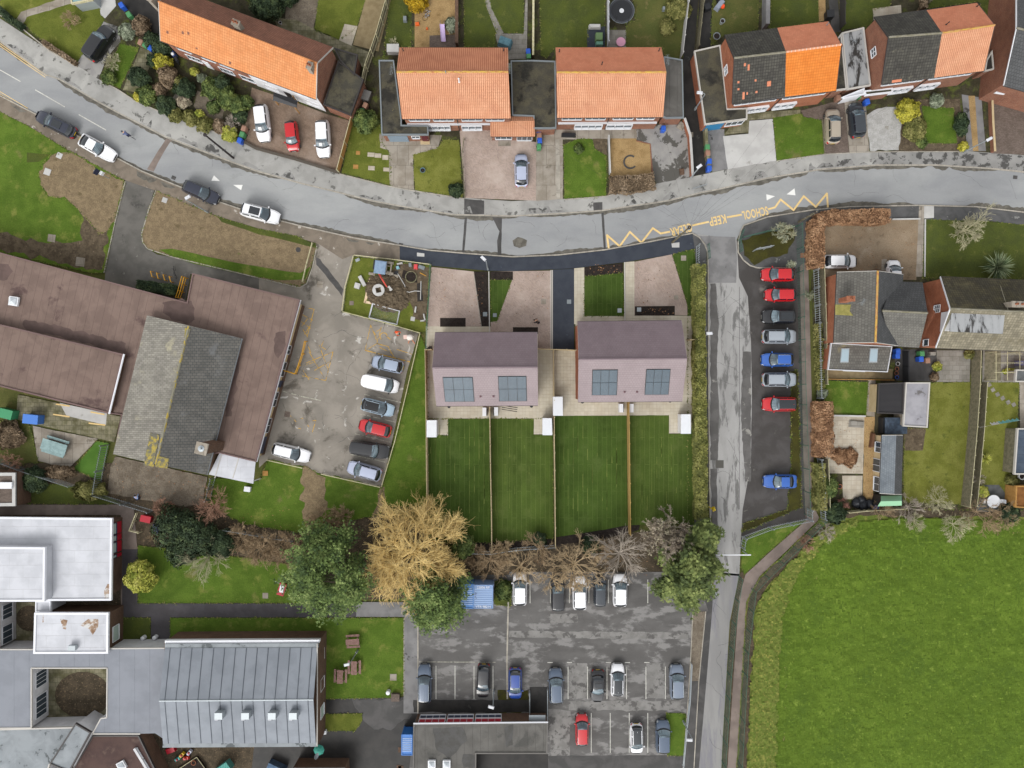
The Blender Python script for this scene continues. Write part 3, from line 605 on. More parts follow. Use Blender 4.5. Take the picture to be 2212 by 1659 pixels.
# right-hand row and main car park
mc = []
for x in (1145,1189,1230,1272,1314,1399): mc.append([x,1252,x,1302])
for x in (942,983,1024,1065): mc.append([x,1438,x,1509])
for x in (1227,1269,1311,1353,1395,1437): mc.append([x,1440,x,1509])
for x in (1277,1318,1359,1399): mc.append([x,1540,x,1625])
for x in (1186,1228,1312,1353,1395): mc.append([x-3,1430.5,x+7,1430.5])
lines(mc, m_line, .09, .098, 'bay_marking')
lines([[903,1429,1070,1430]], m_lineO, .07, .099, 'bay_marking')
strip('car_park_kerb', m_kerb, [1098,1300,1095,1430,1096,1509], .2, .05, .13)
strip('car_park_kerb', m_kerb, [903,1330,903,1540], .15, .05, .15)
strip('car_park_kerb', m_kerb, [1496,1322,1491,1430,1486,1509,1475,1659,1473,1700], .12, .05, .16)
strip('car_park_kerb', m_kerb, [1524,1320,1514,1420,1512,1440,1509,1470,1496,1700], .12, .05, .16)
strip('path_kerb', m_kerb, [272,392,250,480,226,590], .1, .05, .17)
strip('path_kerb', m_kerb, [338,412,322,455,307,507,310,525,320,538,375,556,553,599,648,622,663,613,676,577,685,532], .12, .05, .17)
strip('path_kerb', m_kerb, [873,1334,873,1500], .1, .05, .15)
for x, y, m in ((1135,768,0),(1404,668,1),(1492,722,2)): pass
# manhole covers and slabs flush with the ground
def cover(x, y, w_, m, z=.15, a=0, rnd=False):
    b = MB()
    if rnd: b.lathe(W(x,y)+Vector((0,0,z-.04)), [(w_/S/2, 0), (w_/S/2, .045)], 20)
    else: b.box(W(x,y)+Vector((0,0,z-.015)), (w_/S, w_/S, .06), R(a))
    o = b.build('manhole_cover', m); o['kind'] = 'structure'
for a in ((113,515,16,m_conc,.15,-8),(175,566,19,m_conc,.15,-8),(130,337,12,m_concW,.16,-25),(104,372,14,m_concW,.16,-20),(357,433,11,m_concW,.16,-20),(760,655,9,m_pathT,.15),(892,689,9,m_concW,.16,-10),(1048,679,9,m_galvD,.18),
          (1069,681,8,m_galvD,.18),(1338,671,9,m_galv,.18),(1380,669,9,m_galv,.18),(1174,652,11,m_conc,.165),(1229,652,9,m_galvD,.17),(1476,558,11,m_conc,.17),(1460,643,9,m_conc,.17),(1733,552,10,m_brickO,.16),(692,615,13,m_conc,.11,-10),
          (853,1505-1.5,16,m_blockD,.14),(850,1462,14,m_conc,.14,0),(621,895,12,m_blockD,.11,-10),(866,1619,11,m_brickB,.09),(866,1659,11,m_brickB,.09),(574,1286,12,m_conc,.14),(862,1657,10,m_brickB,.09),(1491,306-14,11,m_conc,.16),(1494,1150-12,8,m_conc,.16),(30,915,11,m_conc,.14)):
    cover(*a)
cover(645,540,11,m_dark,.155,rnd=True)
# field: a real, tufty surface
def heightfield(name, m, flat, cell, z0, amp, fr, seed=0):
    P = pts(flat); xs = [p.x for p in P]; ys = [p.y for p in P]
    def inside(x, y):
        c = False; n = len(P); j = n-1
        for i in range(n):
            if (P[i].y > y) != (P[j].y > y) and x < (P[j].x-P[i].x)*(y-P[i].y)/(P[j].y-P[i].y)+P[i].x: c = not c
            j = i
        return c
    nx = int((max(xs)-min(xs))/cell)+1; ny = int((max(ys)-min(ys))/cell)+1
    b = MB(); ix = {}
    def vid(i, j):
        if (i, j) in ix: return ix[(i, j)]
        x = min(xs)+i*cell; y = min(ys)+j*cell
        n1 = noise.noise(Vector((x*fr, y*fr, seed))); n2 = noise.noise(Vector((x*fr*2.7, y*fr*2.7, seed+5))); n3 = noise.noise(Vector((x*fr*.25, y*fr*.25, seed+9)))
        edge = 1
        b.v.append((x, y, z0 + amp*(1.0 + n1 + .7*n2 + .6*n3))); ix[(i, j)] = len(b.v)-1; return len(b.v)-1
    for i in range(nx):
        for j in range(ny):
            x = min(xs)+(i+.5)*cell; y = min(ys)+(j+.5)*cell
            if inside(x + .5*noise.noise(Vector((x,y,3))), y): b.f.append((vid(i,j), vid(i+1,j), vid(i+1,j+1), vid(i,j+1))); b.m.append(0)
    o = b.build(name, m); o['kind'] = 'structure'; return o
heightfield('field', m_field, [1672,1700,1680,1500,1684,1400,1692,1310,1712,1255,1745,1205,1790,1160,1850,1128,1920,1120,2212,1122,2330,1128,2330,1700], .2, .12, .10, 1.0)
# ---------------- east gardens
EG = [
 ('garden_soil', m_soil, [1745,475,2330,475,2330,1108,1776,1108,1762,830,1750,560], .12, 0),
 ('gravel_drive', m_gravB, [1780,475,1984,475,1978,605,1775,605], .145, 0),
 ('front_path', m_conc, [1984,446,1995,446,1992,598,1977,598], .152, 0),
 ('lawn', m_grassD, [1996,475,2120,478,2330,498,2330,604,1991,600], .15, .05),
 ('patio', m_conc, [1903,560,1914,560,1916,590,1903,590], .155, 0),
 ('decking', m_deck, [1776,795,1928,797,1926,818,1778,816], .16, 0),
 ('lawn', m_school, [1778,822,1874,826,1870,896,1781,896], .155, .05),
 ('garden_path', m_conc, [1874,820,1890,820,1888,900,1870,898], .156, 0),
 ('patio', m_slab, [1786,897,1866,900,1863,1023,1781,1022], .156, 0),
 ('gravel_path', m_gravT, [1866,900,1888,900,1885,1080,1863,1080], .15, .05),
 ('patio', m_slab, [1818,1027,1862,1027,1861,1078,1820,1078], .156, 0),
 ('back_yard', m_dark, [1930,755,2022,755,2020,825,1935,822], .15, .05),
 ('patio', m_slabG, [2022,757,2095,757,2093,825,2022,825], .155, 0),
 ('lawn', m_grassY, [2006,826,2095,826,2090,1090,1950,1085,1952,925,2005,925], .15, .05),
 ('garden_bed', m_mud, [1950,925,1998,924,1992,973,1952,973], .16, .05),
 ('lawn', m_grassY, [2118,826,2200,826,2195,925,2184,1010,2170,1090,2100,1090,2108,1000], .15, .05),
 ('patio', m_slabG, [2122,755,2212,757,2212,826,2120,826], .15, 0),
 ('decking', m_woodO, [2126,758,2160,758,2160,822,2124,822], .165, 0),
 ('patio', m_deckG, [2122,1047,2156,1047,2172,1068,2172,1105,2106,1105], .16, 0),
 ('patio', m_deckG, [2172,1030,2198,1030,2195,1090,2170,1085], .163, 0),
 ('side_path', m_conc, [2200,826,2216,826,2212,925,2202,925], .155, 0),
]
for nm, m, f, z, j in EG: patch(nm, m, f, z, j)
for x, y in ((2135,831),(2143,842),(2153,852),(2164,860),(2176,869),(2188,874)):
    o = MB().box(W(x,y)+Vector((0,0,.15)), (.5,.5,.06), .5).build('stepping_slab', m_slabG); o['kind'] = 'structure'
patch('bark_bed', m_bark, [430,1080,440,1080,442,1070,432,1070], .1)

# grime, cracks, worn edges
def along(flat, n, off, wr, lr, m, name, z, seed, jit=.12):
    q = random.Random(seed); P = pts(flat); L_ = [0]
    for i in range(len(P)-1): L_.append(L_[-1] + (P[i+1]-P[i]).length)
    def at(d):
        for i in range(len(P)-1):
            if L_[i+1] >= d: return P[i].lerp(P[i+1], (d-L_[i])/(L_[i+1]-L_[i])), (P[i+1]-P[i]).normalized()
        return P[-1], (P[-1]-P[-2]).normalized()
    b = MB()
    for k in range(n):
        d0 = q.uniform(0, L_[-1]); ln = q.uniform(*lr); w = q.uniform(*wr); st = max(3, int(ln/.4)); U, V = [], []
        for j in range(st+1):
            p, t = at(min(L_[-1]-.01, d0+ln*j/st)); nn = Vector((-t.y,t.x,0)); e = max(0, math.sin(math.pi*j/st))**.5*w; U.append(p+nn*off); V.append(p+nn*(off+math.copysign(e, off)*(1+q.uniform(-.3,.3))))
        for j in range(st): b.add([(v.x,v.y,z+k*.00002) for v in (U[j],U[j+1],V[j+1],V[j])], [(0,1,2,3)])
    o = b.build(name, m); o['kind'] = 'structure'; return o
SKm = [0,207,72,244,165,292,250,340,307,370,350,388,392,405,475,437,520,452,605,477,665,492,768,515,863,530,928,541,998,547,1106,555,1206,551,1306,540,1406,522,1496,504]
along(NK, 60, -.1, (.12,.55), (2,8), m_grime, 'gutter_grime', .0345, 1); along(SKm, 45, .1, (.12,.5), (2,8), m_grime, 'gutter_grime', .0345, 2)
along([1606,487,1658,469,1754,454,1834,447,1984,444,2109,447,2212,459], 22, .1, (.15,.6), (2,7), m_grime, 'gutter_grime', .0345, 3)
along(NK, 50, .2, (.2,.9), (.6,2.6), m_paveM, 'damp_patch', .1375, 4); along(SKm, 22, -.25, (.2,.8), (.6,3), m_grime, 'damp_patch', .1305, 5)
along([1532,620,1532,1100], 30, -.1, (.4,1.3), (2,8), m_dark, 'damp_patch', .0462, 6); along([1624,640,1624,1060], 16, .1, (.3,.8), (1,5), m_tarD, 'damp_patch', .0462, 7)
def cracks(segs, n, z, seed, name='road_crack', m=None, r=.012):
    q = random.Random(seed); b = MB()
    for (x0,y0,x1,y1) in segs:
        for k in range(n):
            p = W(q.uniform(x0,x1), q.uniform(y0,y1)); a = q.choice((0,1.57))+q.uniform(-.35,.35); t = Vector((math.cos(a),math.sin(a),0))
            for j in range(q.randint(3,9)):
                a += q.uniform(-.6,.6); t = Vector((math.cos(a),math.sin(a),0)); e = p + t*q.uniform(.3,.8); nn = Vector((-t.y,t.x,0))*q.uniform(r*.6,r*1.6); b.add([(v.x,v.y,z+len(b.f)*.000002) for v in (p-nn,e-nn,e+nn,p+nn)], [(0,1,2,3)]); p = e
    o = b.build(name, m or m_dark); o['kind'] = 'structure'
cracks([(1540,640,1618,1090)], 22, .0475, 8); cracks([(905,1330,1490,1620)], 30, .0925, 9); cracks([(600,680,830,960)], 26, .0975, 10); cracks([(1545,1250,1580,1640)], 14, .0475, 11)
for y0, y1 in ((440,560),): 
    for k, (x0, x1, ya, yb) in enumerate(((700,1000,440,520),(1000,1300,470,540),(1300,1500,450,515),(250,620,290,440),(1700,2200,370,440))): cracks([(x0,ya,x1,yb)], 9, .0352, 20+k, r=.008)
for f in ([345,540,372,538,420,548,500,566,580,580,650,590,672,575,660,604,600,606,500,588,420,570,376,556],): patch('lawn_edge', m_school, f, .146, .05, step=1.5, depth=.02)
for f in ([470,468,560,494,640,510,684,530,683,536,560,506,480,480],[110,335,85,350,60,352,60,330]): patch('lawn_edge', m_grassD, f, .147, .05, step=1.5, depth=.02)
for k, f in enumerate(([1150,497,1170,490,1180,505,1160,515,1145,508],)): patch('oil_stain', m_grime, [1106,518,1120,510,1134,520,1136,530,1122,536,1110,532], .0352, .25)

for m, f, z, j in ((m_leafsoil,[1599,1238,1578,1344,1563,1594,1558,1700,1592,1700,1612,1300,1615,1262,1603,1234],.05,0),(m_dark,[1518,1300,1540,1262,1538,1320,1528,1444,1506,1700,1488,1700,1500,1500],.06,0),
    (m_leafsoil,[1590,1700,1614,1300,1642,1248,1702,1192,1766,1130,1782,1138,1715,1205,1660,1262,1632,1310,1622,1450,1612,1700],.125,.2),(m_leafsoil,[1810,1098,2330,1096,2330,1112,1990,1118,1900,1112,1815,1118],.125,.25)): patch('verge_debris', m, f, z, j)
for f in ([1100,1362,1488,1366,1486,1380,1300,1379,1100,1376],[1227,1432,1268,1432,1268,1508,1227,1508],[1412,1432,1436,1432,1436,1508,1396,1508,1396,1432],[1189,1325,1248,1325,1248,1345,1189,1345],[1184,1530,1232,1535,1230,1630,1190,1632],[1228,1560-46,1470,1514,1470,1534,1228,1534]): patch('worn_asphalt', m_cpL, f, .0915, .1)
for f in ([1534,612,1546,612,1552,700,1548,800,1554,900,1550,994,1534,994],[1534,1012,1548,1012,1550,1140,1538,1140],[1604,760,1622,760,1622,1040,1610,1040,1600,900]): patch('damp_asphalt', m_dampR, f, .0455, .1)
for f in ([975,470,985,470,984,476,960,474],): pass
heightfield('rough_verge', m_verge, [1612,1700,1622,1450,1632,1310,1660,1262,1715,1205,1782,1138,1850,1120,1850,1134,1790,1168,1745,1212,1712,1262,1692,1316,1684,1404,1680,1500,1672,1700], .2, .115, .16, 1.6, 7)
lines([[1597,620,1597,1100]], m_dark, .05, .0475, 'road_joint')
patch('road_repair', m_dark, [683,556,692,560,742,625,738,640,725,622,684,572], .1, .08)

q_ = random.Random(5); b = MB()
for k in range(110):
    x = q_.choice((930,940,950,961,972,982,993,1004,1014,1025,1035,1046,1070,1080,1091,1101,1112,1122,1133,1143,1206,1217,1227,1238,1248,1259,1269,1280,1290,1301,1311,1322,1332,1366,1377,1387,1398,1408,1419,1429,1440,1450,1461,1471,1482)); y = q_.uniform(945,1110); l = q_.uniform(6,45); w = q_.uniform(.3,.75)
    b.add([W(x-w,y,.1525), W(x+w,y,.1525), W(x+w*.6,y-l,.1525), W(x-w*.6,y-l,.1525)], [(0,1,2,3)])
o = b.build('turf_joint', mat('dry_turf_joint', '#76803f', '#66743a', sc1=2, grain=.2)); o['kind'] = 'structure'
def scatter(polys, per_m, z, cols, name, size, lab, seed):
    q = random.Random(seed); b = MB()
    for f in polys:
        P = pts(f); n = len(P)
        for i in range(n):
            a, e = P[i], P[(i+1)%n]; l = (e-a).length
            for k in range(int(l*per_m)):
                p = a.lerp(e, q.random()) + Vector((q.gauss(0,.07), q.gauss(0,.07), z+q.random()*.05)); s = size*q.uniform(.5,1.5); an = q.uniform(0,6.28); u = Vector((math.cos(an),math.sin(an),.35))*s; v = Vector((-math.sin(an),math.cos(an),.2))*s*.5
                b.add([p-u,p-v,p+u,p+v], [(0,1,2,3)], q.randrange(len(cols)))
    o = b.build(name, cols); o['kind'] = 'stuff'; o['label'] = lab; return o
gcols = [mat('tuft_a','#5d6f2e',grain=.1,big=0), mat('tuft_b','#77813c',grain=.1,big=0), mat('tuft_c','#495a28',grain=.1,big=0), mat('tuft_d','#8a8550',grain=.1,big=0)]
scatter([f for nm,m,f,z,j in NG+SG+EG if 'lawn' in nm or 'strip' in nm or 'verge' in nm], 9, .15, gcols, 'grass_tufts', .09, 'small tufts of grass along the edges of the lawns', 3)
def strew(boxes, n, z, cols, name, size, lab, seed):
    q = random.Random(seed); b = MB()
    for (x0,y0,x1,y1) in boxes:
        for k in range(n):
            p = W(q.uniform(x0,x1), q.uniform(y0,y1)) + Vector((0,0,z+q.random()*.02)); s = size*q.uniform(.4,1.5); an = q.uniform(0,6.28); u = Vector((math.cos(an),math.sin(an),.1))*s; v = Vector((-math.sin(an),math.cos(an),.1))*s*.5
            b.add([p-u,p-v,p+u,p+v], [(0,1,2,3)], q.randrange(len(cols)))
    o = b.build(name, cols); o['kind'] = 'stuff'; o['label'] = lab
lcols = [mat('leaf_a','#9a6f4c',grain=.1,big=0), mat('leaf_b','#b98f6a',grain=.1,big=0), mat('leaf_c','#6f513b',grain=.1,big=0)]
strew([(1110,590,1186,680),(1376,575,1450,655),(935,590,1020,690),(1024,590,1054,700),(1265,572,1344,592),(1373,664,1455,680)], 34, .17, lcols, 'fallen_leaves', .08, 'scattered fallen brown leaves on the new block paved drives', 4)
strew([(1785,900,1862,1020),(1868,905,1886,1075),(1790,490,1980,590),(250,1000,440,1080),(1010,1195,1400,1245),(340,1100,640,1180)], 150, .15, lcols, 'leaf_litter', .07, 'brown leaf litter scattered over patios and shrub beds', 6)

patch('service_yard', m_alley, [1029,1628,1184,1628,1184,1700,1029,1700], .1); patch('worn_asphalt', m_dark, [1184,1632,1478,1630,1474,1700,1184,1700], .0925, .05)
patch('access_ramp', m_alley, [1144,1484,1182,1484,1182,1545,1144,1545], .15); patch('mossy_verge', m_grassO, [1075,1492,1142,1490,1142,1540,1078,1540], .12, .3); patch('service_yard', m_alley, [893,1511,1142,1511,1142,1538,893,1538], .125, .08)
# ================================================================== BUILDINGS
def wall_win(root, a, b, t0, t1, z0, z1, n=2, out=.05, frame=m_upvc, pane=m_win, panel=None, name='window', rows=1):
    """a window in the wall that runs from a to b (world xy, outside on the right-hand side going a->b)"""
    a = Vector((a[0], a[1], 0)); b = Vector((b[0], b[1], 0)); t = (b-a).normalized(); o = Vector((t.y, -t.x, 0))
    rz = math.atan2(t.y, t.x); w = t1-t0; h = z1-z0; c = a + t*(t0+t1)/2 + Vector((0,0,(z0+z1)/2))
    f = MB(); fw = .07
    f.box(c + t*(-w/2+fw/2) + o*out/2, (fw, out+.06, h), rz); f.box(c + t*(w/2-fw/2) + o*out/2, (fw, out+.06, h), rz)
    f.box(c + Vector((0,0,h/2-fw/2)) + o*out/2, (w-2*fw, out+.06, fw), rz); f.box(c + Vector((0,0,-h/2+fw/2)) + o*(out/2+.02), (w-2*fw, out+.12, fw), rz)
    for i in range(1, n): f.box(c + t*(-w/2 + w*i/n) + o*out/2, (.05, out+.05, h-2*fw), rz)
    for i in range(1, rows): f.box(c + Vector((0,0,-h/2 + h*i/rows)) + o*out/2, (w-2*fw, out+.045, .05), rz)
    fo = f.build(name, frame, root)
    MB().box(c + o*.012, (w-2*fw, .03, h-2*fw), rz).build('pane', pane, fo)
    return fo
def door(root, a, b, t0, t1, z1, m, out=.06):
    a = Vector((a[0], a[1], 0)); b = Vector((b[0], b[1], 0)); t = (b-a).normalized(); o = Vector((t.y, -t.x, 0)); rz = math.atan2(t.y, t.x)
    c = a + t*(t0+t1)/2 + Vector((0,0,z1/2)); w = t1-t0
    d = MB().box(c + o*out/2, (w, out+.04, z1), rz)
    for k in range(3): d.box(c + o*(out+.02) + Vector((0,0,-z1/2+z1*(k+.5)/3)), (w*.8, .012, z1*.22), rz)
    dd = d.build('door', m, root)
    MB().box(c + t*(w*.4) + o*(out+.05), (.04, .05, .16), rz).build('handle', m_galv, dd); return dd
def pipe(root, p, h, r=.05, m=m_black, name='roof_vent'):
    MB().lathe(p, [(r*1.7, -.12), (r*1.7, .06), (r, .08), (r, h), (r*1.5, h+.02), (r*1.5, h+.1), (r*.6, h+.14)], 10, 0).build(name, m, root)
def chimney(root, p, sx, sy, h, rz, m, pots=2, m_pot=None):
    b = MB().box(p + Vector((0,0,h/2-.4)), (sx, sy, h+.8), rz).box(p + Vector((0,0,h+.03)), (sx+.12, sy+.12, .12), rz, 0)
    c = b.build('chimney', m, root)
    for k in range(pots):
        q = p + Matrix.Rotation(rz, 3, 'Z') @ Vector(((k-(pots-1)/2)*sx*.45, 0, h+.1))
        MB().lathe(q, [(.13,0),(.11,.05),(.12,.3),(.15,.33),(.1,.36),(.09,.2)], 12).build('chimney_pot', m_pot or m_brickO, c)
def gable(name, label, cat, e, r, ze, zr, mA, mB_, wall, ridge=None, verge=m_fascia, group=None, split=None, mA2=None, mB2=None, ridge2=None, over=.35, side=.12, gutter=True, walls=True, rise=0, gw=(True,True), thick=.14, zb=0):
    """e: front-left, front-right, back-right, back-left eave corners (survey px); r: left and right ridge ends"""
    fl, fr, br, bl = pts(e, ze); rl, rr = pts(r, zr)
    for p_ in (fl, fr, br, bl): p_.z = ze
    c0 = centroid([fl, fr, br, bl]); root = thing(name, label, cat, (c0.x, c0.y, 0), group)
    def slope(a, b, rb, ra, m, nm, up=.0):
        return MB().plate([a, b, rb, ra], thick, 0, 0).build(nm, m, root)
    H_ = dict(fl=fl, fr=fr, br=br, bl=bl, rl=rl, rr=rr)
    if split is None:
        slope(fl, fr, rr, rl, mA, 'roof'); slope(br, bl, rl, rr, mB_, 'roof')
        parts = [(rl, rr, ridge)]
    else:
        fm = W(split[0], split[1], ze); rm = W(split[2], split[3], zr); bm = W(split[4], split[5], ze)
        slope(fl, fm, rm, rl, mA, 'roof'); slope(fm, fr, rr, rm, mA2, 'roof'); slope(br, bm, rm, rr, mB2, 'roof'); slope(bm, bl, rl, rm, mB_, 'roof')
        parts = [(rl, rm, ridge), (rm, rr, ridge2)]; H_.update(fm=fm, rm=rm, bm=bm)
    for a, b, m in parts:
        if m: MB().tube([a + Vector((0,0,-.02)), b + Vector((0,0,-.02))], .13, 8).build('ridge_tiles', m, root)
    # walls
    tx = (fr - fl).normalized(); ty = (bl - fl); ty = (ty - tx*ty.dot(tx)).normalized()
    wfl = fl + tx*side + ty*over; wfr = fr - tx*side + ty*over; wbr = br - tx*side - ty*over; wbl = bl + tx*side - ty*over
    d1 = zr - ze; half = (fl-bl).length/2; k = d1/half; zw = ze + k*over - thick*1.05
    w = MB()
    def quadw(a, b, z0=zb):
        o = len(w.v); w.v += [(a.x,a.y,z0),(b.x,b.y,z0),(b.x,b.y,zw),(a.x,a.y,zw)]; w.f.append((o,o+1,o+2,o+3)); w.m.append(0)
    quadw(wfl, wfr); quadw(wbr, wbl)
    for a, b, rp in ((wbl, wfl, rl), (wfr, wbr, rr)):
        mid = (a + b)/2; o = len(w.v); fa = (rp - (rl+rr)/2)
        tt = (Vector((rp.x, rp.y, 0)) - Vector((a.x,a.y,0))).dot((b-a).normalized()) ; mid = a + (b-a).normalized()*tt
        w.v += [(a.x,a.y,zb),(b.x,b.y,zb),(b.x,b.y,zw),(mid.x,mid.y,zr-thick*1.1),(a.x,a.y,zw)]; w.f.append((o,o+1,o+2,o+3,o+4)); w.m.append(0)
    w.build('wall', wall, root)
    if gutter:
        for a, b in ((fl, fr), (bl, br)):
            MB().tube([Vector((a.x,a.y,ze-.1)), Vector((b.x,b.y,ze-.1))], .055, 6).build('gutter', m_gut, root)
            s_ = 1 if a is fl else -1
        MB().box((fl+fr)/2 + ty*(over*.5) + Vector((0,0,-.16)), ((fr-fl).length-.1, over*.98, .03), math.atan2(tx.y, tx.x)).build('soffit', m_upvc, root)
    if verge:
        for a, rp, b, s_ in ((fl, rl, bl, -1), (fr, rr, br, 1)):
            m_ = MB()
            for p, q in ((a, rp), (rp, b)):
                off = tx*s_*.025
                m_.plate([p + off + Vector((0,0,.01)), q + off + Vector((0,0,.01)), q - tx*s_*.04 + Vector((0,0,.012)), p - tx*s_*.04 + Vector((0,0,.012))], .2)
            m_.build('verge_board', verge, root)
    H_.update(root=root, wfl=wfl, wfr=wfr, wbr=wbr, wbl=wbl, zw=zw, tx=tx, ty=ty, L=(wfr-wfl).length)
    return H_
def flatb(name, label, cat, roof, zr, wall, rm, edge=m_trimG, group=None, over=.15, ew=.16, eh=.12, zb=0, edge_only=None):
    P = pts(roof, zr); c0 = centroid(P); n = len(P)
    root = thing(name, label, cat, (c0.x, c0.y, 0), group)
    a = sum(P[i].x*P[(i+1)%n].y - P[(i+1)%n].x*P[i].y for i in range(n))
    if a < 0: P.reverse()
    def inset(d):
        out = []
        for i in range(n):
            p0, p1, p2 = P[i-1], P[i], P[(i+1)%n]
            n1 = Vector((-(p1-p0).y, (p1-p0).x, 0)).normalized(); n2 = Vector((-(p2-p1).y, (p2-p1).x, 0)).normalized()
            v = (n1+n2); v = v / max(.3, v.length_squared) * 2 * d if v.length > .1 else n1*d
            out.append(p1 + v)
        return out
    Wp = inset(over); E = inset(ew)
    MB().prism(Wp, zb, zr-.12).build('wall', wall, root)
    MB().prism(inset(.01), zr-.12, zr-.03).build('roof', rm, root)
    b = MB()
    for i in range(n):
        j = (i+1) % n
        if edge_only and i not in edge_only: continue
        b.add([(P[i].x,P[i].y,zr-.25),(P[j].x,P[j].y,zr-.25),(P[j].x,P[j].y,zr-.03+eh),(P[i].x,P[i].y,zr-.03+eh),(E[i].x,E[i].y,zr-.03+eh),(E[j].x,E[j].y,zr-.03+eh),(E[j].x,E[j].y,zr-.06),(E[i].x,E[i].y,zr-.06)],
              [(0,1,2,3),(3,2,5,4),(4,5,6,7)])
    b.build('roof_edge', edge, root)
    return dict(root=root, P=P, Wp=Wp)
def skylight(root, x, y, w_, z, rz=0, m=None):
    f = MB().box(W(x,y,z)+Vector((0,0,.12)), (w_+.2, w_+.2, .3), rz).build('skylight', m_upvc, root)
    MB().lathe(W(x,y,z)+Vector((0,0,.27)), [(w_*.66,0),(w_*.6,.1),(w_*.02,.32)], 4, 0, Matrix.Rotation(rz+R(45),4,'Z')).build('pane', m or mat('rooflight_dome','#d3dadf',rough=.2,grain=0,big=0), f)
def aerial(x, y, z, rz, label, L_=1.2):
    b = MB(); p = W(x,y,z); b.tube([p, p+Vector((0,0,1.3))], .025, 5); t = Vector((math.cos(rz), math.sin(rz), 0)); q = Vector((-t.y,t.x,0)); c = p+Vector((0,0,1.25))
    b.tube([c-t*L_/2, c+t*L_/2], .02, 5)
    for k in range(8): d = c + t*(L_*(k/7-.5)); b.tube([d-q*.22, d+q*.22], .01, 4)
    tag(b.build('tv_aerial', m_galvD, at=p), label, 'aerial')
def dish(root, p, rz, m=m_galvD):
    M_ = Matrix.Rotation(rz,4,'Z') @ Matrix.Rotation(R(60),4,'Y')
    MB().lathe(p, [(.03,0),(.18,.02),(.3,.07),(.38,.14),(.37,.15),(.28,.09),(.05,.03)], 16, 0, M_).build('satellite_dish', m, root)

# ---- terrace, top left
h = gable('terraced_house', 'long terraced house under bright orange front slope and brown weathered rear slope', 'house', [346,88,683,215,720,102,385,-22], [342,3,685,136], 4.8, 7.6, m_tO, m_tB, m_brick, None, verge=m_trimG)
MB().tube([h['rl'], h['rr']], .11, 8).build('ridge_tiles', m_tO, h['root'])
a, b = h['wfl'], h['wfr']; L_ = h['L']
# white rendered end house
t = h['tx']; s0 = a + t*(L_*.53)
MB().plate([s0 + Vector((0,0,-s0.z)) - h['ty']*.03, b + Vector((0,0,-b.z)) - h['ty']*.03, Vector((b.x,b.y,h['zw']-.02)) - h['ty']*.03, Vector((s0.x,s0.y,h['zw']-.02)) - h['ty']*.03], .02).build('white_render', m_render, h['root'])
for u, n in ((.06,3),(.22,2),(.34,3),(.56,2),(.84,2)): wall_win(h['root'], a, b, L_*u, L_*u+2.0, 3.2, 4.3, n)
for u, n in ((.08,3),(.3,4),(.44,2),(.6,3),(.88,2)): wall_win(h['root'], a, b, L_*u, L_*u+2.0, .9, 2.1, n)
door(h['root'], a, b, L_*.19, L_*.19+.9, 2.05, m_upvc); door(h['root'], a, b, L_*.74, L_*.74+.9, 2.05, m_black)
chimney(h['root'], W(340,12,6.4), .55, .75, 1.7, R(-20), m_conc, 2, m_black)
chimney(h['root'], W(515,57,7.5), .85, .6, .8, R(-21), m_conc, 2, m_brickO)
chimney(h['root'], W(674,150,7.0), .55, .8, 1.0, R(-21), m_conc, 2, m_brickO)
for x, y in ((362,85-15),(395,71),(407,72),(423,69),(425,103),(490,122),(497,136),(659,154),(422,68)):
    p = onplane(x, y, h['fl'], h['fr'], h['rl']); MB().plate([p+h['tx']*dx+ (h['rl']-h['fl']).normalized()*dy + Vector((0,0,.03)) for dx,dy in ((-.15,-.17),(.15,-.17),(.15,.17),(-.15,.17))], .02).build('odd_tile', m_tB, h['root'])
pc = gable('porch_canopy', 'small dark porch canopy on timber posts over the white front door', 'canopy', [589,217,640,233,643,217,592,199], [590,207,641,227], 2.5, 2.75, m_black, m_black, m_woodG, None, verge=None, gutter=False, over=.05, zb=2.3)
for q in (W(603,228), W(648,246), W(645,224)): MB().box(q+Vector((0,0,1.2)), (.1,.1,2.4)).build('post', m_woodG, pc['root'])
flatb('garage_extension', 'flat mossy felt roof extension on the end of the orange terrace, front half', 'extension', [731,131,786,172,758,250,698,226], 2.8, m_brick, m_feltM, m_gut)
flatb('garage_extension', 'flat dark felt roof extension on the end of the orange terrace, rear half', 'extension', [721,103,773,118,766,164,734,130], 2.9, m_brick, m_feltM, m_gut)

# ---- the two salmon roofed pairs
def semi(lab, e, r, mats, gl):
    h = gable('semi_detached_house', lab, 'house', e, r, 5.0, 8.0, mats[0], mats[1], m_brick, m_ridgeY, verge=mats[0], group='semi detached houses along the north pavement')
    a, b = h['wfl'], h['wfr']; L_ = h['L']
    for u0, u1, n in ((.04,.24,3),(.27,.47,3),(.54,.74,3),(.77,.95,3)): wall_win(h['root'], a, b, L_*u0, L_*u1, 3.5, 4.7, n)
    for u0, u1, n in gl: wall_win(h['root'], a, b, L_*u0, L_*u1, .8, 2.2, n, out=.25)
    MB().box(a.lerp(b,.5) - h['ty']*.03 + Vector((0,0,2.4-a.z)), (.09,.12,4.8), 0).build('downpipe', m_black, h['root'])
    MB().box(a.lerp(b,.5) - h['ty']*.12 + Vector((0,0,2.62-a.z)), (L_*.98,.25,.12), math.atan2(h['tx'].y,h['tx'].x)).build('wall_band', m_fascia, h['root'])
    return h
hA = semi('salmon pantile house pair with yellow ridge and white flue pipe, west one', [869,257,1103,256,1097,103,863,102.5], [857,155,1098,155], (m_tP, m_tP2), ((.18,.42,4),(.53,.73,3)))
for x, y in ((871,110),(1088,110)): pipe(hA['root'], onplane(x,y,hA['bl'],hA['br'],hA['rl']), .45)
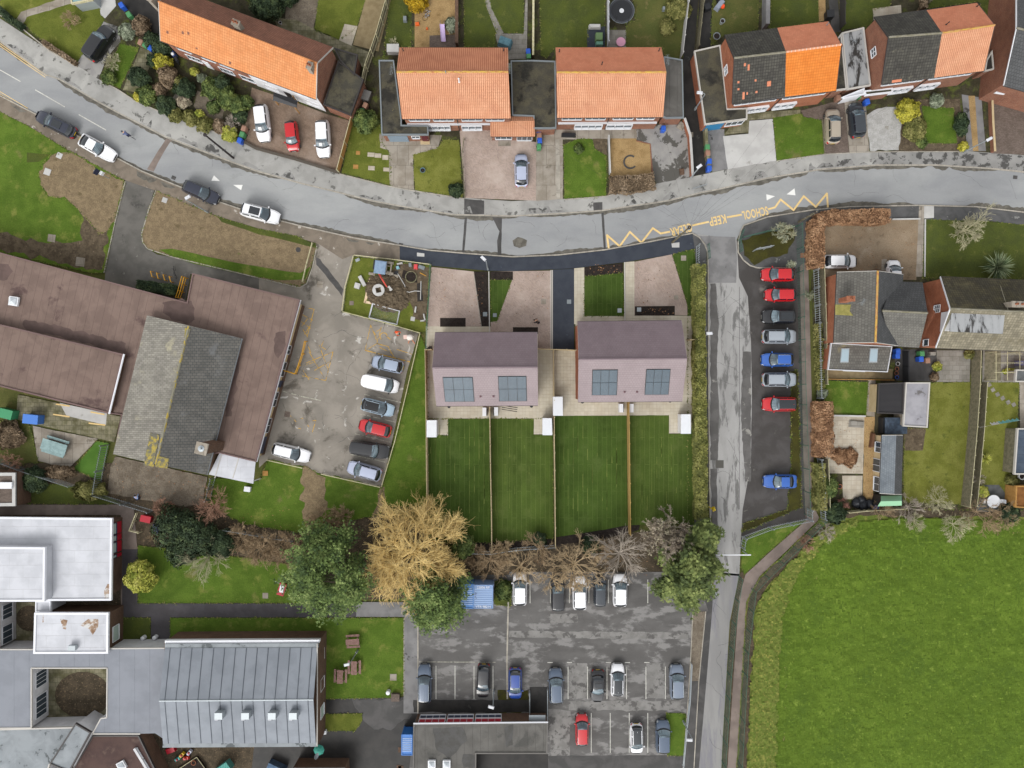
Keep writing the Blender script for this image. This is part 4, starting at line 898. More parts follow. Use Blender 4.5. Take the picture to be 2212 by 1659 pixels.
pipe(hA['root'], onplane(963,157,hA['fl'],hA['fr'],hA['rl']), .35, m=m_galvD); pipe(hA['root'], onplane(992,177,hA['fl'],hA['fr'],hA['rl']), .8, .07, m_upvc, 'flue_pipe')
hB = semi('salmon pantile house pair with black roof vents and full yellow ridge, east one', [1204,254.5,1432,253,1428.5,102,1200.5,102.5], [1203,156,1439,155.5], (m_tP, m_tR), ((.18,.46,4),(.5,.76,3)))
for x, y in ((1208,112),(1423,110),(1300,139)): pipe(hB['root'], onplane(x,y,hB['bl'],hB['br'],hB['rl']), .5)
g = flatb('garage', 'narrow flat mossy roof garage left of the west salmon house with grey door', 'garage', [818,130,851,130,868,260,868,270,925,271,926,292,824,292], 2.7, m_brick, m_feltM, m_galvD)
a, b = g['Wp'], None
def front(P): # the wall edge that faces the road (lowest y)
    n = len(P); best = min(range(n), key=lambda i: (P[i].y + P[(i+1)%n].y)/2); return P[best], P[(best+1)%n]
a, b = front(g['Wp']); door(g['root'], a, b, .5, 3.0, 2.1, mat('grey_garage_door','#8fa0ad',grain=.02,big=0,stripes=(.09,.1,'#5f7080',0))); wall_win(g['root'], a, b, 3.5, 4.6, 1.2, 2.1, 2); door(g['root'], a, b, 4.8, 5.6, 2.0, plain('maroon_door','#5c1e28'))
p_ = W(875,305,0); tag(MB().box(W(919,308)+Vector((0,0,.2)), (1.2,.6,.28)).build('door_step', m_cream, at=W(919,308)), 'cream concrete door step at the maroon door', 'step')
g = flatb('link_garage', 'flat dark felt roof between the two salmon houses', 'garage', [1103,131,1148,130,1200,132,1202,262,1202,277,1190,278,1152,278,1152,252,1106,250], 2.7, m_brick, m_feltM, m_galvD)
flatb('garage', 'flat streaked grey roof garage right of the east salmon house beside the alley', 'garage', [1434,122,1474.5,129,1477,255,1439,256,1430,252], 2.7, m_brick, m_feltG, m_galvD)
pp = gable('front_porch', 'salmon tiled front porch with white door beside the blue bins', 'porch', [1060,295,1155,295,1153,250,1058,252], [1059,262,1154,261], 2.5, 3.0, m_tP, m_tP, m_brick, None, verge=m_tP)
a, b = pp['wfl'], pp['wfr']; wall_win(pp['root'], a, b, .4, 2.6, .6, 2.2, 3); wall_win(pp['root'], a, b, 3.2, 5.2, .2, 2.2, 3); MB().box(a.lerp(b,.3)-pp['ty']*.4+Vector((0,0,.1-a.z)), (1.6,.7,.2)).build('doorstep', m_conc, pp['root'])
tag(MB().box(W(1172,268,2.4), (1.7,1.3,.12)).box(W(1172,268,2.4)+Vector((0,.1,-1.2)), (1.5,1.1,2.3)).build('side_porch', m_concW, at=W(1172,268)), 'small grey flat topped side porch behind the blue bins', 'porch')
# ---- dark / orange pair and dark / terracotta pair
hC = gable('semi_detached_house', 'house pair half dark tiles half bright orange tiles, west of the stained garage roof', 'house', [1582,225,1806.5,196,1790,46,1565.5,75], [1586,125,1818,96], 5.0, 8.0, m_tD, m_tD, m_brickO, m_ridgeG, verge=m_gut,
     group='semi detached houses along the north pavement', split=(1696,209,1698,112,1679,60), mA2=m_tO2, mB2=m_tR, ridge2=mat('mortared_orange_ridge','#e3a07c',grain=.05,big=0,brick=dict(w=.45,h=9,m=.04,mc='#e5d8c8',var=.05,off=0)))
hD = gable('semi_detached_house', 'house pair half dark mossy tiles half terracotta tiles at the east end', 'house', [1905,182,2126,153,2111,6,1888.5,36], [1920,80,2149,54], 5.0, 8.0, m_tD, m_tD, m_brick, m_ridgeG, verge=m_gut,
     group='semi detached houses along the north pavement', split=(2018,168,2035,71,2001.5,22), mA2=m_tP, mB2=m_tR, ridge2=m_ridgeY)
for h in (hC, hD):
    a, b = h['wfl'], h['wfr']; L_ = h['L']
    for u0, u1, n in ((.04,.46,6),(.52,.95,6)): wall_win(h['root'], a, b, L_*u0, L_*u1, 3.6, 4.7, n)
    for u0, u1, n in ((.18,.44,4),(.5,.72,3)): wall_win(h['root'], a, b, L_*u0, L_*u1, .8, 2.2, n, out=.25)
    MB().box(a.lerp(b,.5) - h['ty']*.06 + Vector((0,0,2.4-a.z)), (.1,.1,4.8), 0).build('downpipe', m_black, h['root'])
    wall_win(h['root'], h['wbl'], h['wfl'], 3.0, 4.1, 3.3, 4.4, 2, rows=2)
for x, y in ((1786,54),): pipe(hC['root'], onplane(x,y,hC['br'],hC['bl'],hC['rr']), .4, m=m_galvD)
for x, y in ((2044,53),(2110,14)): pipe(hD['root'], onplane(x,y,hD['br'],hD['bl'],hD['rr']), .5)
for x, y, w_, h_ in ((1609,140,.2,.3),(1617,146,.2,.55),(1595,178,.2,.2),(1595,193,.2,.2),(1632,174,.2,.2),(1634,199,.2,.2),(1606,207,.22,.7),(1614,202,.15,.25),(1661,181,.4,.5)):
    p = onplane(x, y, hC['fl'], hC['fr'], hC['rl']); u = (hC['rl']-hC['fl']).normalized(); MB().plate([p+hC['tx']*dx*w_+u*dy*h_+Vector((0,0,.03)) for dx,dy in ((-.6,-.6),(.6,-.6),(.6,.6),(-.6,.6))], .02).build('replacement_tile', m_tR, hC['root'])
p = onplane(1937,175,hD['fl'],hD['fr'],hD['rl']); u=(hD['rl']-hD['fl']).normalized(); MB().plate([p+hD['tx']*dx+u*dy+Vector((0,0,.03)) for dx,dy in ((-.6,-.16),(.6,-.16),(.6,.16),(-.6,.16))], .02).build('replacement_tile', m_tR, hD['root'])
g = flatb('garage', 'flat mossy roof garage with blue door beside the dark alley', 'garage', [1499,110,1556,97,1572,235,1614,233,1614,258,1522,270], 2.7, m_brickO, m_feltM, m_trimG)
a, b = front(g['Wp']); door(g['root'], a, b, .3, 2.6, 2.1, plain('blue_garage_door','#2f7fae')); wall_win(g['root'], a, b, 2.9, 5.2, .9, 2.2, 3)
g = flatb('garage', 'flat stained white felt roof garage between the two dark tiled houses', 'garage', [1818,71,1866,59,1881,185,1869,187,1830,194], 2.7, m_brick, m_feltS, m_trimG)
g = flatb('garage', 'narrow dark flat roof along the orange tiled gable', 'garage', [1808,84,1817,72,1829,193,1800,197], 2.75, m_brick, m_feltM, m_trimG)
a, b = front(g['Wp'])
g = flatb('side_entrance', 'white fronted flat side entrance between bins and stained garage', 'extension', [1818,210,1867,190,1868,204,1826,213], 2.2, m_upvc, m_memW, m_trimW)
flatb('bay_roof', 'low dark lead bay roof along the front of the terracotta pair', 'bay', [1866,196,1928,190,1928,200,1869,207], 2.3, m_brick, m_feltM, m_trimW)
flatb('garage', 'dark flat side roof at the east gable of the terracotta pair', 'garage', [2130,130,2143,108,2147,150,2126,155], 2.7, m_brick, m_alley, m_trimG)
hF = gable('semi_detached_house', 'dark slate roofed house cut off by the right edge, top corner', 'house', [2168,185,2300,222,2330,-30,2196,-62], [2196,60,2330,92], 5.0, 8.0, m_tG2, m_tG2, m_brick, m_ridgeG, verge=m_upvc, group='semi detached houses along the north pavement')
flatb('bay_roof', 'white flat bay roof in front of the dark slate house at the right edge', 'bay', [2149,200,2171,186,2205,192,2199,208], 2.8, m_brick, m_memW, m_trimW)
aerial(849,160,2.8,R(80),'tv aerial lying low over the mossy garage roof'); aerial(1100,158,6.5,R(90),'tv aerial at the right gable of the west salmon house')
aerial(1438,140,6.5,R(95),'tv aerial at the right gable of the east salmon house'); aerial(1199,163,5.5,R(95),'tv aerial at the left gable of the east salmon house',1.0)
aerial(1834,98,4.0,R(-35),'tv aerial above the stained white garage roof', .8)

# ---- new pair of semis with solar panels
def newhouse(lab, e, r, pv, vents):
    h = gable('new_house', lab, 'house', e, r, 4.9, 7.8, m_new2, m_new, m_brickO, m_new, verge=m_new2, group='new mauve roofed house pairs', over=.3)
    u = (h['rl']-h['fl']).normalized(); n = h['tx'].cross(u)
    for (x0, y0, x1, y1) in pv:
        A = onplane(x0, y1, h['fl'], h['fr'], h['rl']); B_ = onplane(x1, y0, h['fl'], h['fr'], h['rl'])
        w_ = (B_-A).dot(h['tx']); hh = (B_-A).dot(u)
        f = MB().plate([A+n*.03+h['tx']*dx+u*dy for dx,dy in ((-.05,-.05),(w_+.05,-.05),(w_+.05,hh+.05),(-.05,hh+.05))], .02).build('solar_array', m_black, h['root'])
        for i in range(3):
            for j in range(2):
                g_ = .025; MB().plate([A+n*.09+h['tx']*(w_*(i+dx)/3+g_*(1-2*dx))+u*(hh*(j+dy)/2+g_*(1-2*dy)) for dx,dy in ((0,0),(1,0),(1,1),(0,1))], .03).build('solar_panel', m_pv, f)
    for x, y in vents:
        p = onplane(x, y, h['fl'], h['fr'], h['rl']); MB().box(p+n*.06, (.22,.22,.12), 0).build('roof_vent', plain('brown_vent','#6e5055'), h['root'])
    a, b = h['wfl'], h['wfr']; L_ = h['L']
    for u0, u1, nn in ((.05,.2,2),(.3,.45,2),(.55,.7,2),(.8,.95,2)): wall_win(h['root'], a, b, L_*u0, L_*u1, 3.0, 4.1, nn); wall_win(h['root'], a, b, L_*u0, L_*u1, .1 if nn==9 else .9, 2.1, nn)
    a, b = h['wbr'], h['wbl']
    for u0, u1, nn in ((.05,.2,2),(.3,.45,2),(.55,.7,2),(.8,.95,2)): wall_win(h['root'], a, b, L_*u0, L_*u1, 3.0, 4.1, nn)
    for tt in (.24,.74): door(h['root'], a, b, L_*tt, L_*tt+.9, 2.05, plain('grey_door','#4c5459'))
    return h
n1 = newhouse('new mauve tiled house pair, the west one with paler panels', [943,877.5,1162,876,1160.5,717.5,940,718], [934,794,1161,793], [(962,813,1022,867),(1079,811,1138,866)], [(1038,856),(1066,855.5)])
n2 = newhouse('new mauve tiled house pair, the east one with brick west gable', [1249,868.5,1473.5,867,1472,692,1247.7,694.5], [1250,776,1484,774], [(1279,797,1336,853),(1393,796,1450,852)], [(1349,846),(1376,846)])
for x, y in ((970,880),(1148,879),(1258,870),(1447,868)):
    tag(MB().lathe(W(x,y,4.5)+Vector((0,.1,0)), [(.16,-.12),(.2,0),(.2,.1)], 10).build('rain_hopper', m_black, at=W(x,y,4.5)), {970:'black rain hopper under the west eave of the west new house',1148:'black rain hopper under the east eave of the west new house',1258:'black rain hopper under the west eave of the east new house',1447:'black rain hopper under the east eave of the east new house'}[x], 'hopper')
def heatpump(x, y, s, lab):
    r = thing('heat_pump', lab, 'heat pump', W(x, y), 'heat pumps on the new house rear walls')
    MB().box(W(x,y)+Vector((0,0,.62)), (.5,1.1,1.1)).build('cabinet', m_upvc, r)
    f = MB().box(W(x,y)+Vector((s*.3,0,.62)), (.09,1.0,.9)).build('fan_grille', m_black, r)
    MB().box(W(x,y)+Vector((0,0,.11)), (.6,1.2,.06)).build('base', m_black, r)
heatpump(1047,889,1,'white heat pump left of the first garden fence'); heatpump(1072,888,-1,'white heat pump right of the first garden fence')
heatpump(1339,881,1,'white heat pump left of the third garden fence'); heatpump(1361,881,-1,'white heat pump right of the third garden fence')
def store(flat, lab):
    P = pts(flat, 2.0); c = centroid(P); r = thing('garden_store', lab, 'shed', (c.x,c.y,0), 'white metal garden stores')
    rr = [p + (c-p)*.04 for p in P]; MB().prism(rr, .15, 1.9).build('wall', m_upvc, r)
    MB().prism(P, 1.9, 2.0).build('roof', mat('white_ribbed_roof','#f0f3f8',grain=.02,big=0,rough=.4,stripes=(.14,.08,'#d5dae2',1)), r)
    xr = max(p.x for p in rr); MB().box((xr+.012, c.y, 1.0), (.03, 1.1, 1.7)).build('door', m_fascia, r)
store([921.5,908,943,908,943,944.5,921.5,944.5], 'white ribbed store in the leftmost new garden against the fence')
store([1172,903.5,1192,903.5,1193,940,1172,940], 'white ribbed store left of the middle garden fence')
store([1195,857,1215.5,857,1216,898,1195,898], 'white ribbed store right of the middle garden fence, near the east house')
store([1471,895,1492,895,1492.5,937,1471,937], 'white ribbed store in the rightmost new garden by the hedge')

# ---- east houses
hE = gable('detached_house', 'grey slate detached house with yellow lichened ridge and brick chimney', 'house', [1808,587.5,1801,741,1941.5,747,1951.5,592.5], [1896.5,585,1891.5,740], 4.2, 7.6, m_tG, m_tG2, m_brickO, m_ridgeY, verge=m_trimG, over=.3)
cw = gable('cross_wing', None, None, [1925,747,1985.5,751,1993,610,1930,608], [1906,671,2004,676], 4.2, 7.5, m_tG, m_tG2, m_brickO, m_ridgeG, verge=None, over=.3)
cwr = cw['root']; cwr.location = cwr.location - hE['root'].location; cwr.parent = hE['root']; del_keys = [k for k in ('label','category') if k in cwr]
a, b = cw['wfl'], cw['wfr']
# flatten: make the wing's pieces parts of the house
for o in list(cwr.children):
    o.parent = hE['root']; o.location = cwr.location.copy()
bpy.data.objects.remove(cwr)
c_ = W(1826,648,6.2); chimney(hE['root'], c_, .9, .55, 1.3, 0, m_brickO, 1); 
p = onplane(1820,667,hE['fl'],hE['fr'],hE['rl']); MB().plate([onplane(x,y,hE['fl'],hE['fr'],hE['rl'])+Vector((0,0,.03)) for x,y in ((1804,658),(1838,658),(1835,672),(1843,682),(1804,680))], .02).build('moss_patch', mat('yellow_moss_tile','#8e8a4e','#a29a5c',sc1=2,grain=.15), hE['root'])
ex = flatb('rear_extension', 'single storey grey tiled rear extension with two roof windows', 'extension', [1795,741,1927,748,1917,804,1788,799], 2.9, m_brickO, m_tG, m_fascia, ew=.09)
for x in (1827,1889):
    q = [W(xx,yy,2.98) for xx,yy in ((x-9,752),(x+8,752),(x+6,783),(x-12,783))]; f = MB().plate(q, .12).build('roof_window', m_galv, ex['root']); MB().plate([p+(centroid(q)-p)*.14+Vector((0,0,.03)) for p in q], .04).build('pane', mat('sky_glass','#a9bfca',rough=.1,grain=0,big=0,spec=.8), f)
a, b = front(ex['Wp']); wall_win(ex['root'], a, b, 3.0, 6.0, .2, 2.2, 3)
aerial(1853,655,7.0,R(60),'tv aerial beside the brick chimney of the slate house', .8)
hG = gable('semi_detached_house', 'long mossy roofed house at right edge with white dormer and brick gable', 'house', [2021.5,752,2330,764,2330,610,2031.5,597], [2053,666.5,2330,678], 4.2, 7.5, m_tS, m_tMoss, m_brickO, m_ridgeG, verge=m_upvc, over=.3)
wall_win(hG['root'], hG['wbl'], hG['wfl'], 3.2, 4.2, 3.2, 4.4, 2, rows=3); wall_win(hG['root'], hG['wbl'], hG['wfl'], 7.4, 8.3, 1.4, 2.5, 1)
d = MB().prism(pts([2059,671,2170,676,2165,717,2056,713], 7.1), 4.8, 7.0).build('dormer', m_upvc, hG['root']); MB().prism(pts([2057,667,2172,673,2167,721,2053,716], 7.2), 7.0, 7.14).build('dormer_roof', m_feltS, d)
chimney(hG['root'], W(2188,659,7.2), 1.6, .6, .9, -.03, m_conc, 2)
MB().tube([W(2161,617,6), W(2178,671,7.6)], .03, 5).build('party_joint', m_ridgeG, hG['root'])
g = flatb('garden_shed', 'black corrugated roof shed with cream side beside the white flat roofed one', 'shed', [1897,828,1953,826,1951,895,1894,893], 2.5, m_cream, mat('black_corrugated','#3f3e40',grain=.08,stripes=(.15,.2,'#2b2a2c',1)), m_gut)
g = flatb('garage', 'flat grey and white stained felt roof garage in the east gardens', 'garage', [1956,826,2009,826,2003,924,1950,921], 2.6, m_conc, mat('grey_mineral_felt','#a6a5aa','#98979d',sc1=.6,grain=.08,c3='#6f6c6c',sc3=.6,lo3=.6,hi3=.66), m_trimG)
sh = gable('summer_house', 'long tan summer house with slate roof and three white framed openings', 'summer house', [1905,940,1900,1066,1947.5,1068,1950.5,940], [1936,940,1932,1068], 2.3, 3.1, mat('blue_grey_shingle','#7e858b','#727980',sc1=.7,grain=.05,brick=dict(w=.3,h=.25,m=.012,mc='#5d646a',var=.12)), m_tG2, m_cream, None, verge=m_trimG, over=.2, thick=.08)
a, b = sh['wfl'], sh['wfr']
for t0, t1, n in ((.8,2.2,2),(3.0,4.7,2),(5.3,7.2,2)):
    wall_win(sh['root'], a, b, t0, t1, .5 if t0 != 3.0 else .05, 1.9, n)
gs = gable('garden_shed', 'green painted metal shed with dark end at the foot of the summer house', 'shed', [1896,1094,1948,1092,1948,1070,1903,1071], [1903,1083,1948,1082], 2.1, 2.6, plain('green_metal_roof','#8fc09a',rough=.5), plain('green_metal_roof_shaded','#6f9678',rough=.5), m_black, None, verge=None, over=.05, gutter=False, thick=.05)  # north slope in a darker copy: its shade is put into the colour
ht = thing('hot_tub', 'round shouldered hot tub under a dark blue cover', 'hot tub', W(1920,918)); MB().box(W(1920,918)+Vector((0,0,.65)), (2.9,2.0,1.1), 0, 0).build('tub', m_black, ht)
cv = MB()
for i in range(12):
    x0, x1 = -1.45+i*.2417, -1.45+(i+1)*.2417; z0, z1 = 1.25+.5*math.sqrt(max(0,1-(x0/1.6)**2)), 1.25+.5*math.sqrt(max(0,1-(x1/1.6)**2)); c = W(1922,918)
    cv.add([(c.x+x0,c.y-1.05,z0),(c.x+x1,c.y-1.05,z1),(c.x+x1,c.y+1.05,z1),(c.x+x0,c.y+1.05,z0),(c.x+x0,c.y-1.05,1.15),(c.x+x1,c.y-1.05,1.15),(c.x+x0,c.y+1.05,1.15),(c.x+x1,c.y+1.05,1.15)], [(0,1,2,3),(4,5,1,0),(3,2,7,6)])
cv.build('cover', mat('navy_tarpaulin','#38424f','#465363',sc1=2,rough=.45,grain=.05,bump=.4,bsc=3), ht)
flatb('garden_shed', 'long blue grey felt roofed shed at the right edge', 'shed', [2197,925,2250,925,2250,1025,2190,1025], 2.4, m_woodO, mat('blue_felt','#525d6b','#465160',sc1=.6,grain=.05,brick=dict(w=9,h=1,m=.02,mc='#3a434f',var=.1)), m_trimG)
flatb('garden_shed', 'varnished brown timber shed in the far right corner by the field', 'shed', [2194,1049,2250,1050,2250,1100,2192,1096], 2.2, m_woodG, mat('varnished_boards','#8f6236','#7d532b',sc1=1,grain=.1,stripes=(.15,.1,'#5c3b1e',1)), m_woodG)
flatb('lean_to', 'grey lean-to roof against the long mossy house at right edge', 'extension', [2194,798,2250,800,2250,826,2192,825], 2.4, m_conc, m_deckG, m_trimG)

# ---- brown school block, west
sb = flatb('school_building', 'large flat roofed school block with brown felt roof and stained ponding marks', 'school', [-140,508,404,653,416,590,648,647.5,553,998,474,979,440,985,250,960,262,897,232,893,-140,800], 3.6, m_cream, m_feltB, mat('brown_roof_kerb','#7b6663',grain=.1), over=.45)
MB().box(W(30,651,3.6)+Vector((0,0,.2)), (1,1,.1)).build('upstand', m_trimG, sb['root']); skylight(sb['root'], 32, 651, .95, 3.75, -.15)
W2 = sb['Wp']
# east facade with windows
a, b = W(553,998,3.6), W(648,647.5,3.6); n_ = (b-a); ln = n_.length; t = n_.normalized(); o_ = Vector((t.y,-t.x,0)); a = a - o_*.45; b = b - o_*.45
fr = MB().box((a+b)/2+Vector((0,0,3.3-3.6)) + o_*.45, (ln,.1,.28), math.atan2(t.y,t.x)).build('fascia', m_trimW, sb['root'])
for t0, t1 in ((3.5,5.5),(7.0,9.0),(11.0,13.0),(14.0,15.2)): wall_win(sb['root'], a, b, t0, t1, .9, 2.6, 2)
for t0, t1 in ((.8,3.0),(9.6,10.5)): 
    c = a + t*(t0+t1)/2; MB().box(Vector((c.x,c.y,1.5))+o_*.06, (t1-t0,.12,2.2), math.atan2(t.y,t.x)).build('panel', m_bluep, sb['root'])
MB().box(Vector(((a.x+b.x)/2,(a.y+b.y)/2,.55))+o_*.05, (ln-1,.14,.9), math.atan2(t.y,t.x)).build('plinth', m_brickB, sb['root'])
rb = flatb('school_building', 'raised rectangular brown felt roof block with bright metal east edge', 'school', [24,706,267,765,236,893,-140,800,-140,668], 4.5, m_brickB, m_feltB, mat('brown_roof_kerb','#7b6663'), over=.1, zb=0)
a, b = W(236,894,4.55), W(268,765,4.55); MB().tube([a,b], .12, 6).build('metal_edge', m_trimW, rb['root'])
def ponding(root, flat, z, m): MB().prism(jag(pts(flat, z), .18, .4), z-.035, z-.024).build('water_stain', m, root)
stn = mat('dark_roof_stain', '#6a5853', '#5e4e49', sc1=.8, grain=.08, rough=.7)
for f in ([55,688,130,705,200,722,268,742,270,763,150,733,60,712,48,700], [350,650,415,650,420,690,400,700,370,690,352,675], [18,570,25,585,15,605,-10,603,-10,570], [595,718,618,715,612,760,598,775,590,750], [500,760,520,770,500,900,488,900]): ponding(sb['root'], f, 3.6, stn)
gb = gable('school_hall', 'low pitched shingle hall roof with yellow lichen along its ridge', 'school', [244,981,447,1026,522.5,731,317.5,681], [0,0,1,1], 4.4, 5.0, m_shL, m_shD, m_brickB, None, verge=None) if False else None
P4 = pts([317.5,681,522.5,731,447,1026,244,981], 4.5); rN, rS = W(408,704,5.1), W(337,1003,5.1)
c0 = centroid(P4); r = thing('school_hall', 'low pitched shingle hall roof with yellow lichen along its ridge', 'school', (c0.x,c0.y,0))
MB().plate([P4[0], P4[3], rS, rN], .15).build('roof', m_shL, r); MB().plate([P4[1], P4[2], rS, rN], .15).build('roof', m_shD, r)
MB().tube([rN, rS], .16, 6).build('ridge_tiles', mat('hall_ridge_tile','#8b8878','#b09a45',sc1=.9,lo=.5,hi=.6,grain=.12), r)
for f in ([325,935,345,940,332,1008,310,1005],[340,985,365,990,362,1012,335,1008],[400,708,412,711,407,730,399,728]):
    q = [onplane(x,y,P4[1],P4[2],rS) if x > 337 else onplane(x,y,P4[0],P4[3],rS) for x,y in zip(f[::2],f[1::2])]; q = [p+Vector((0,0,.05)) for p in q]; q = [Vector(v) for v in q]
    MB().plate(q, .03).build('lichen_patch', mat('lichen','#b5a04a','#8d8553',sc1=1.5,grain=.2,c3='#6f6d62',sc3=1.2,lo3=.45,hi3=.55), r)
WW = [p + (c0-p).normalized()*.4 for p in P4]; w = MB(); w.prism(WW, 0, 4.32).build('wall', m_brickB, r)
for g_ in (0, 1):
    k = [(P4[0],P4[1],rN),(P4[3],P4[2],rS)][g_]; MB().plate([k[0]*.995+k[2]*.005, k[2]-Vector((0,0,.1)), k[1]], .05).build('gable_end', m_trimG, r)
gutb = MB().tube([P4[1]-Vector((0,0,.1)), P4[2]-Vector((0,0,.1))], .1, 6).build('gutter', plain('grey_gutter','#6f7478'), r)
ch = thing('chimney_stack', 'tall square school chimney with pale cap beside the white canopy', 'chimney', Vector((W(435,969,8.6).x, W(435,969,8.6).y, 0))); base = W(435,969,8.6); base.z = 0
MB().box(base+Vector((0,0,4.25)), (1.15,1.15,8.5), -.23).build('shaft', m_brickB, ch); MB().box(base+Vector((0,0,8.55)), (1.45,1.45,.2), -.23).build('cap', m_conc, ch); MB().lathe(base+Vector((0,0,8.63)), [(.38,0),(.38,.06),(.15,.1),(.13,.35)], 14).build('flue', m_galv, ch)
cp = thing('entrance_canopy', 'white panelled canopy at the south corner of the brown school block', 'canopy', W(500,1010,0))
MB().prism(pts([475,977,552,995,547,1045,451,1025],3), 2.88, 3.0).build('roof', m_memW, cp)
for q in ([454,1020],[545,1040],[500,1030]): MB().box(W(q[0],q[1],2.9)*1+Vector((0,0,-1.45)), (.12,.12,2.9)).build('post', m_upvc, cp)
for x in (474,513): MB().prism([W(x+4,982,3),W(x+6,982,3),W(x-9,1033,3),W(x-11,1033,3)], 2.98, 3.03).build('joint', m_trimG, cp)
# ---- white block, south-west
wb = flatb('school_building', 'white membrane roofed block with red panels in its east wall', 'school', [-140,1115,243,1119,241,1297,-140,1299], 3.2, m_brickB, m_memW, m_trimW, over=.5, ew=.25)
xw = wb['Wp']; ex_ = max(p.x for p in xw); y0 = W(0,1297,3.2).y+.5; y1 = W(0,1119,3.2).y-.5
for k, (ya, yb) in enumerate(((1130,1155),(1157,1170),(1172,1195),(1199,1206))):
    A = (ex_, W(0,yb,2.0).y); B_ = (ex_, W(0,ya,2.0).y); L_ = B_[1]-A[1]
    wall_win(wb['root'], A, B_, 0, L_, 1.5, 2.7, 1, frame=m_bluep, pane=mat('pale_glass','#b9c9c0',rough=.15,grain=0,big=0)); MB().box((ex_+.04, (A[1]+B_[1])/2, .95), (.1, L_, .95)).build('panel', m_redp, wb['root'])
flatb('roof_block', 'raised white plant block standing on the white membrane roof', 'roof block', [-140,1180,98,1182,97,1299,-140,1300], 4.6, m_memW, m_memW, m_trimW, over=.05, ew=.25, zb=3.2)
flatb('link_roof', 'narrow white link roof between the two white blocks', 'link', [77,1298,110,1298,110,1323,77,1323], 3.2, m_memW, m_memW, m_trimW)
w2 = flatb('school_building', 'smaller white membrane block with rust stains and a roof vent', 'school', [75,1323,235,1323,234,1411.5,72.5,1412], 3.9, m_brickB, m_memW, m_trimW, over=.3, ew=.25)
MB().box(W(160,1397,4.0)+Vector((0,0,.25)), (.9,.6,.5)).build('roof_vent', m_galv, w2['root'])
rst = mat('rust_stain', '#b09a86', '#8c6f58', sc1=1.5, grain=.08, c3='#d5d4d2', sc3=1.4, lo3=.48, hi3=.58)
for f in ([190,1337,212,1338,212,1355,200,1372,192,1360,175,1352],[130,1337,145,1340,142,1360,136,1358],[91,1327,94,1327,94,1345,91,1345]): MB().prism(jag(pts(f,3.9),.1,.3), 3.865, 3.878).build('rust_stain', rst, w2['root'])
MB().prism(jag(pts([232,1260,240,1262,238,1295,224,1295,226,1275],3.2),.1,.3), 3.165, 3.178).build('rust_stain', rst, wb['root'])
a2 = max(p.x for p in w2['Wp']); wall_win(w2['root'], (a2, W(0,1385,2).y), (a2, W(0,1350,2).y), 0, 2.0, 1.2, 2.6, 1, pane=mat('pale_glass','#b9c9c0'))
# ---- grey flat school roof with courtyard
r = thing('school_building', 'grey felt flat roofed block wrapped round a planted courtyard', 'school', W(180,1500,0))
strips = ([-140,1405,72,1405,72,1412,234,1412,236,1402,357,1401,356,1443,-140,1443],[-140,1443,67,1443,67,1572,-140,1575],[232,1443,356,1443,345,1514,356,1598,335,1584,303,1585,200,1585,218,1551,232,1550])
w = MB(); q = MB()
for f in strips: w.prism(pts(f,3.4), 0, 3.3)
w.build('wall', m_render, r)
for f in strips: q.prism(pts(f,3.4), 3.3, 3.4)
q.build('roof', m_memG, r)
e_ = MB()
for f in ([68,1443,232,1443],[232,1443,231,1550,218,1552,200,1585,303,1585],[68,1443,68,1571],[-140,1403,72,1403],[236,1401,357,1400],[-140,1574,68,1572]):
    P = pts(f,3.4)
    for i in range(len(P)-1):
        t = (P[i+1]-P[i]).normalized(); n_ = Vector((-t.y,t.x,0))*.07; e_.prism([P[i]-n_,P[i+1]-n_,P[i+1]+n_,P[i]+n_], 3.25, 3.47)
e_.build('roof_edge', m_trimG, r)
xa = W(67,0,3.4).x
for ya, yb in ((1482,1447),(1547,1499)): wall_win(r, (xa, W(0,yb,1.6).y-.001), (xa, W(0,ya,1.6).y), 0, .01, 1, 1.1) if False else wall_win(r, (xa, W(0,ya,1.6).y), (xa, W(0,yb,1.6).y), 0, abs(W(0,ya,1.6).y-W(0,yb,1.6).y), .5, 2.6, 4, pane=mat('blind_glass','#38434c',rough=.2,grain=0,big=0,stripes=(.16,.12,'#8f989e',1)))
patch('courtyard', m_slabM, [60,1440,240,1440,240,1590,60,1590], .13)
patch('courtyard_bed', m_leafsoil, [180+60*math.cos(R(t)) if k == 0 else 1500-50*math.sin(R(t)) for t in range(0,360,20) for k in (0,1)], .15)
patch('courtyard', m_slabM, [-20,1300,80,1300,80,1403,-20,1403], .125); patch('courtyard_bed', m_leafsoil, [66+30*math.cos(R(t)) if k == 0 else 1335-28*math.sin(R(t)) for t in range(0,360,20) for k in (0,1)], .145)
a = W(0,1300,0); cw_ = flatb('school_building', 'white walled wing with louvred windows behind the small courtyard at left edge', 'school', [-140,1302,-2,1302,-2,1402,-140,1402], 3.3, m_render, m_memG, m_trimG)
xa = max(p.x for p in cw_['Wp']); 
for ya, yb in ((1335,1303),(1388,1348)): wall_win(cw_['root'], (xa, W(0,ya,1.6).y), (xa, W(0,yb,1.6).y), 0, abs(W(0,ya,1.6).y-W(0,yb,1.6).y), .8, 2.6, 3, pane=MATS['blind_glass'])
flatb('school_building', 'mottled grey roof with dark damp patches in the bottom left corner', 'school', [-140,1578,162,1570,176,1574,108,1652,95,1700,-140,1700], 3.2, m_render, m_memM, m_trimG)
flatb('roof_block', 'slanting raised grey roof strip crossing the bottom left corner', 'roof block', [163,1562,197,1582,150,1668,107,1650], 4.0, m_render, m_memM, m_gut)
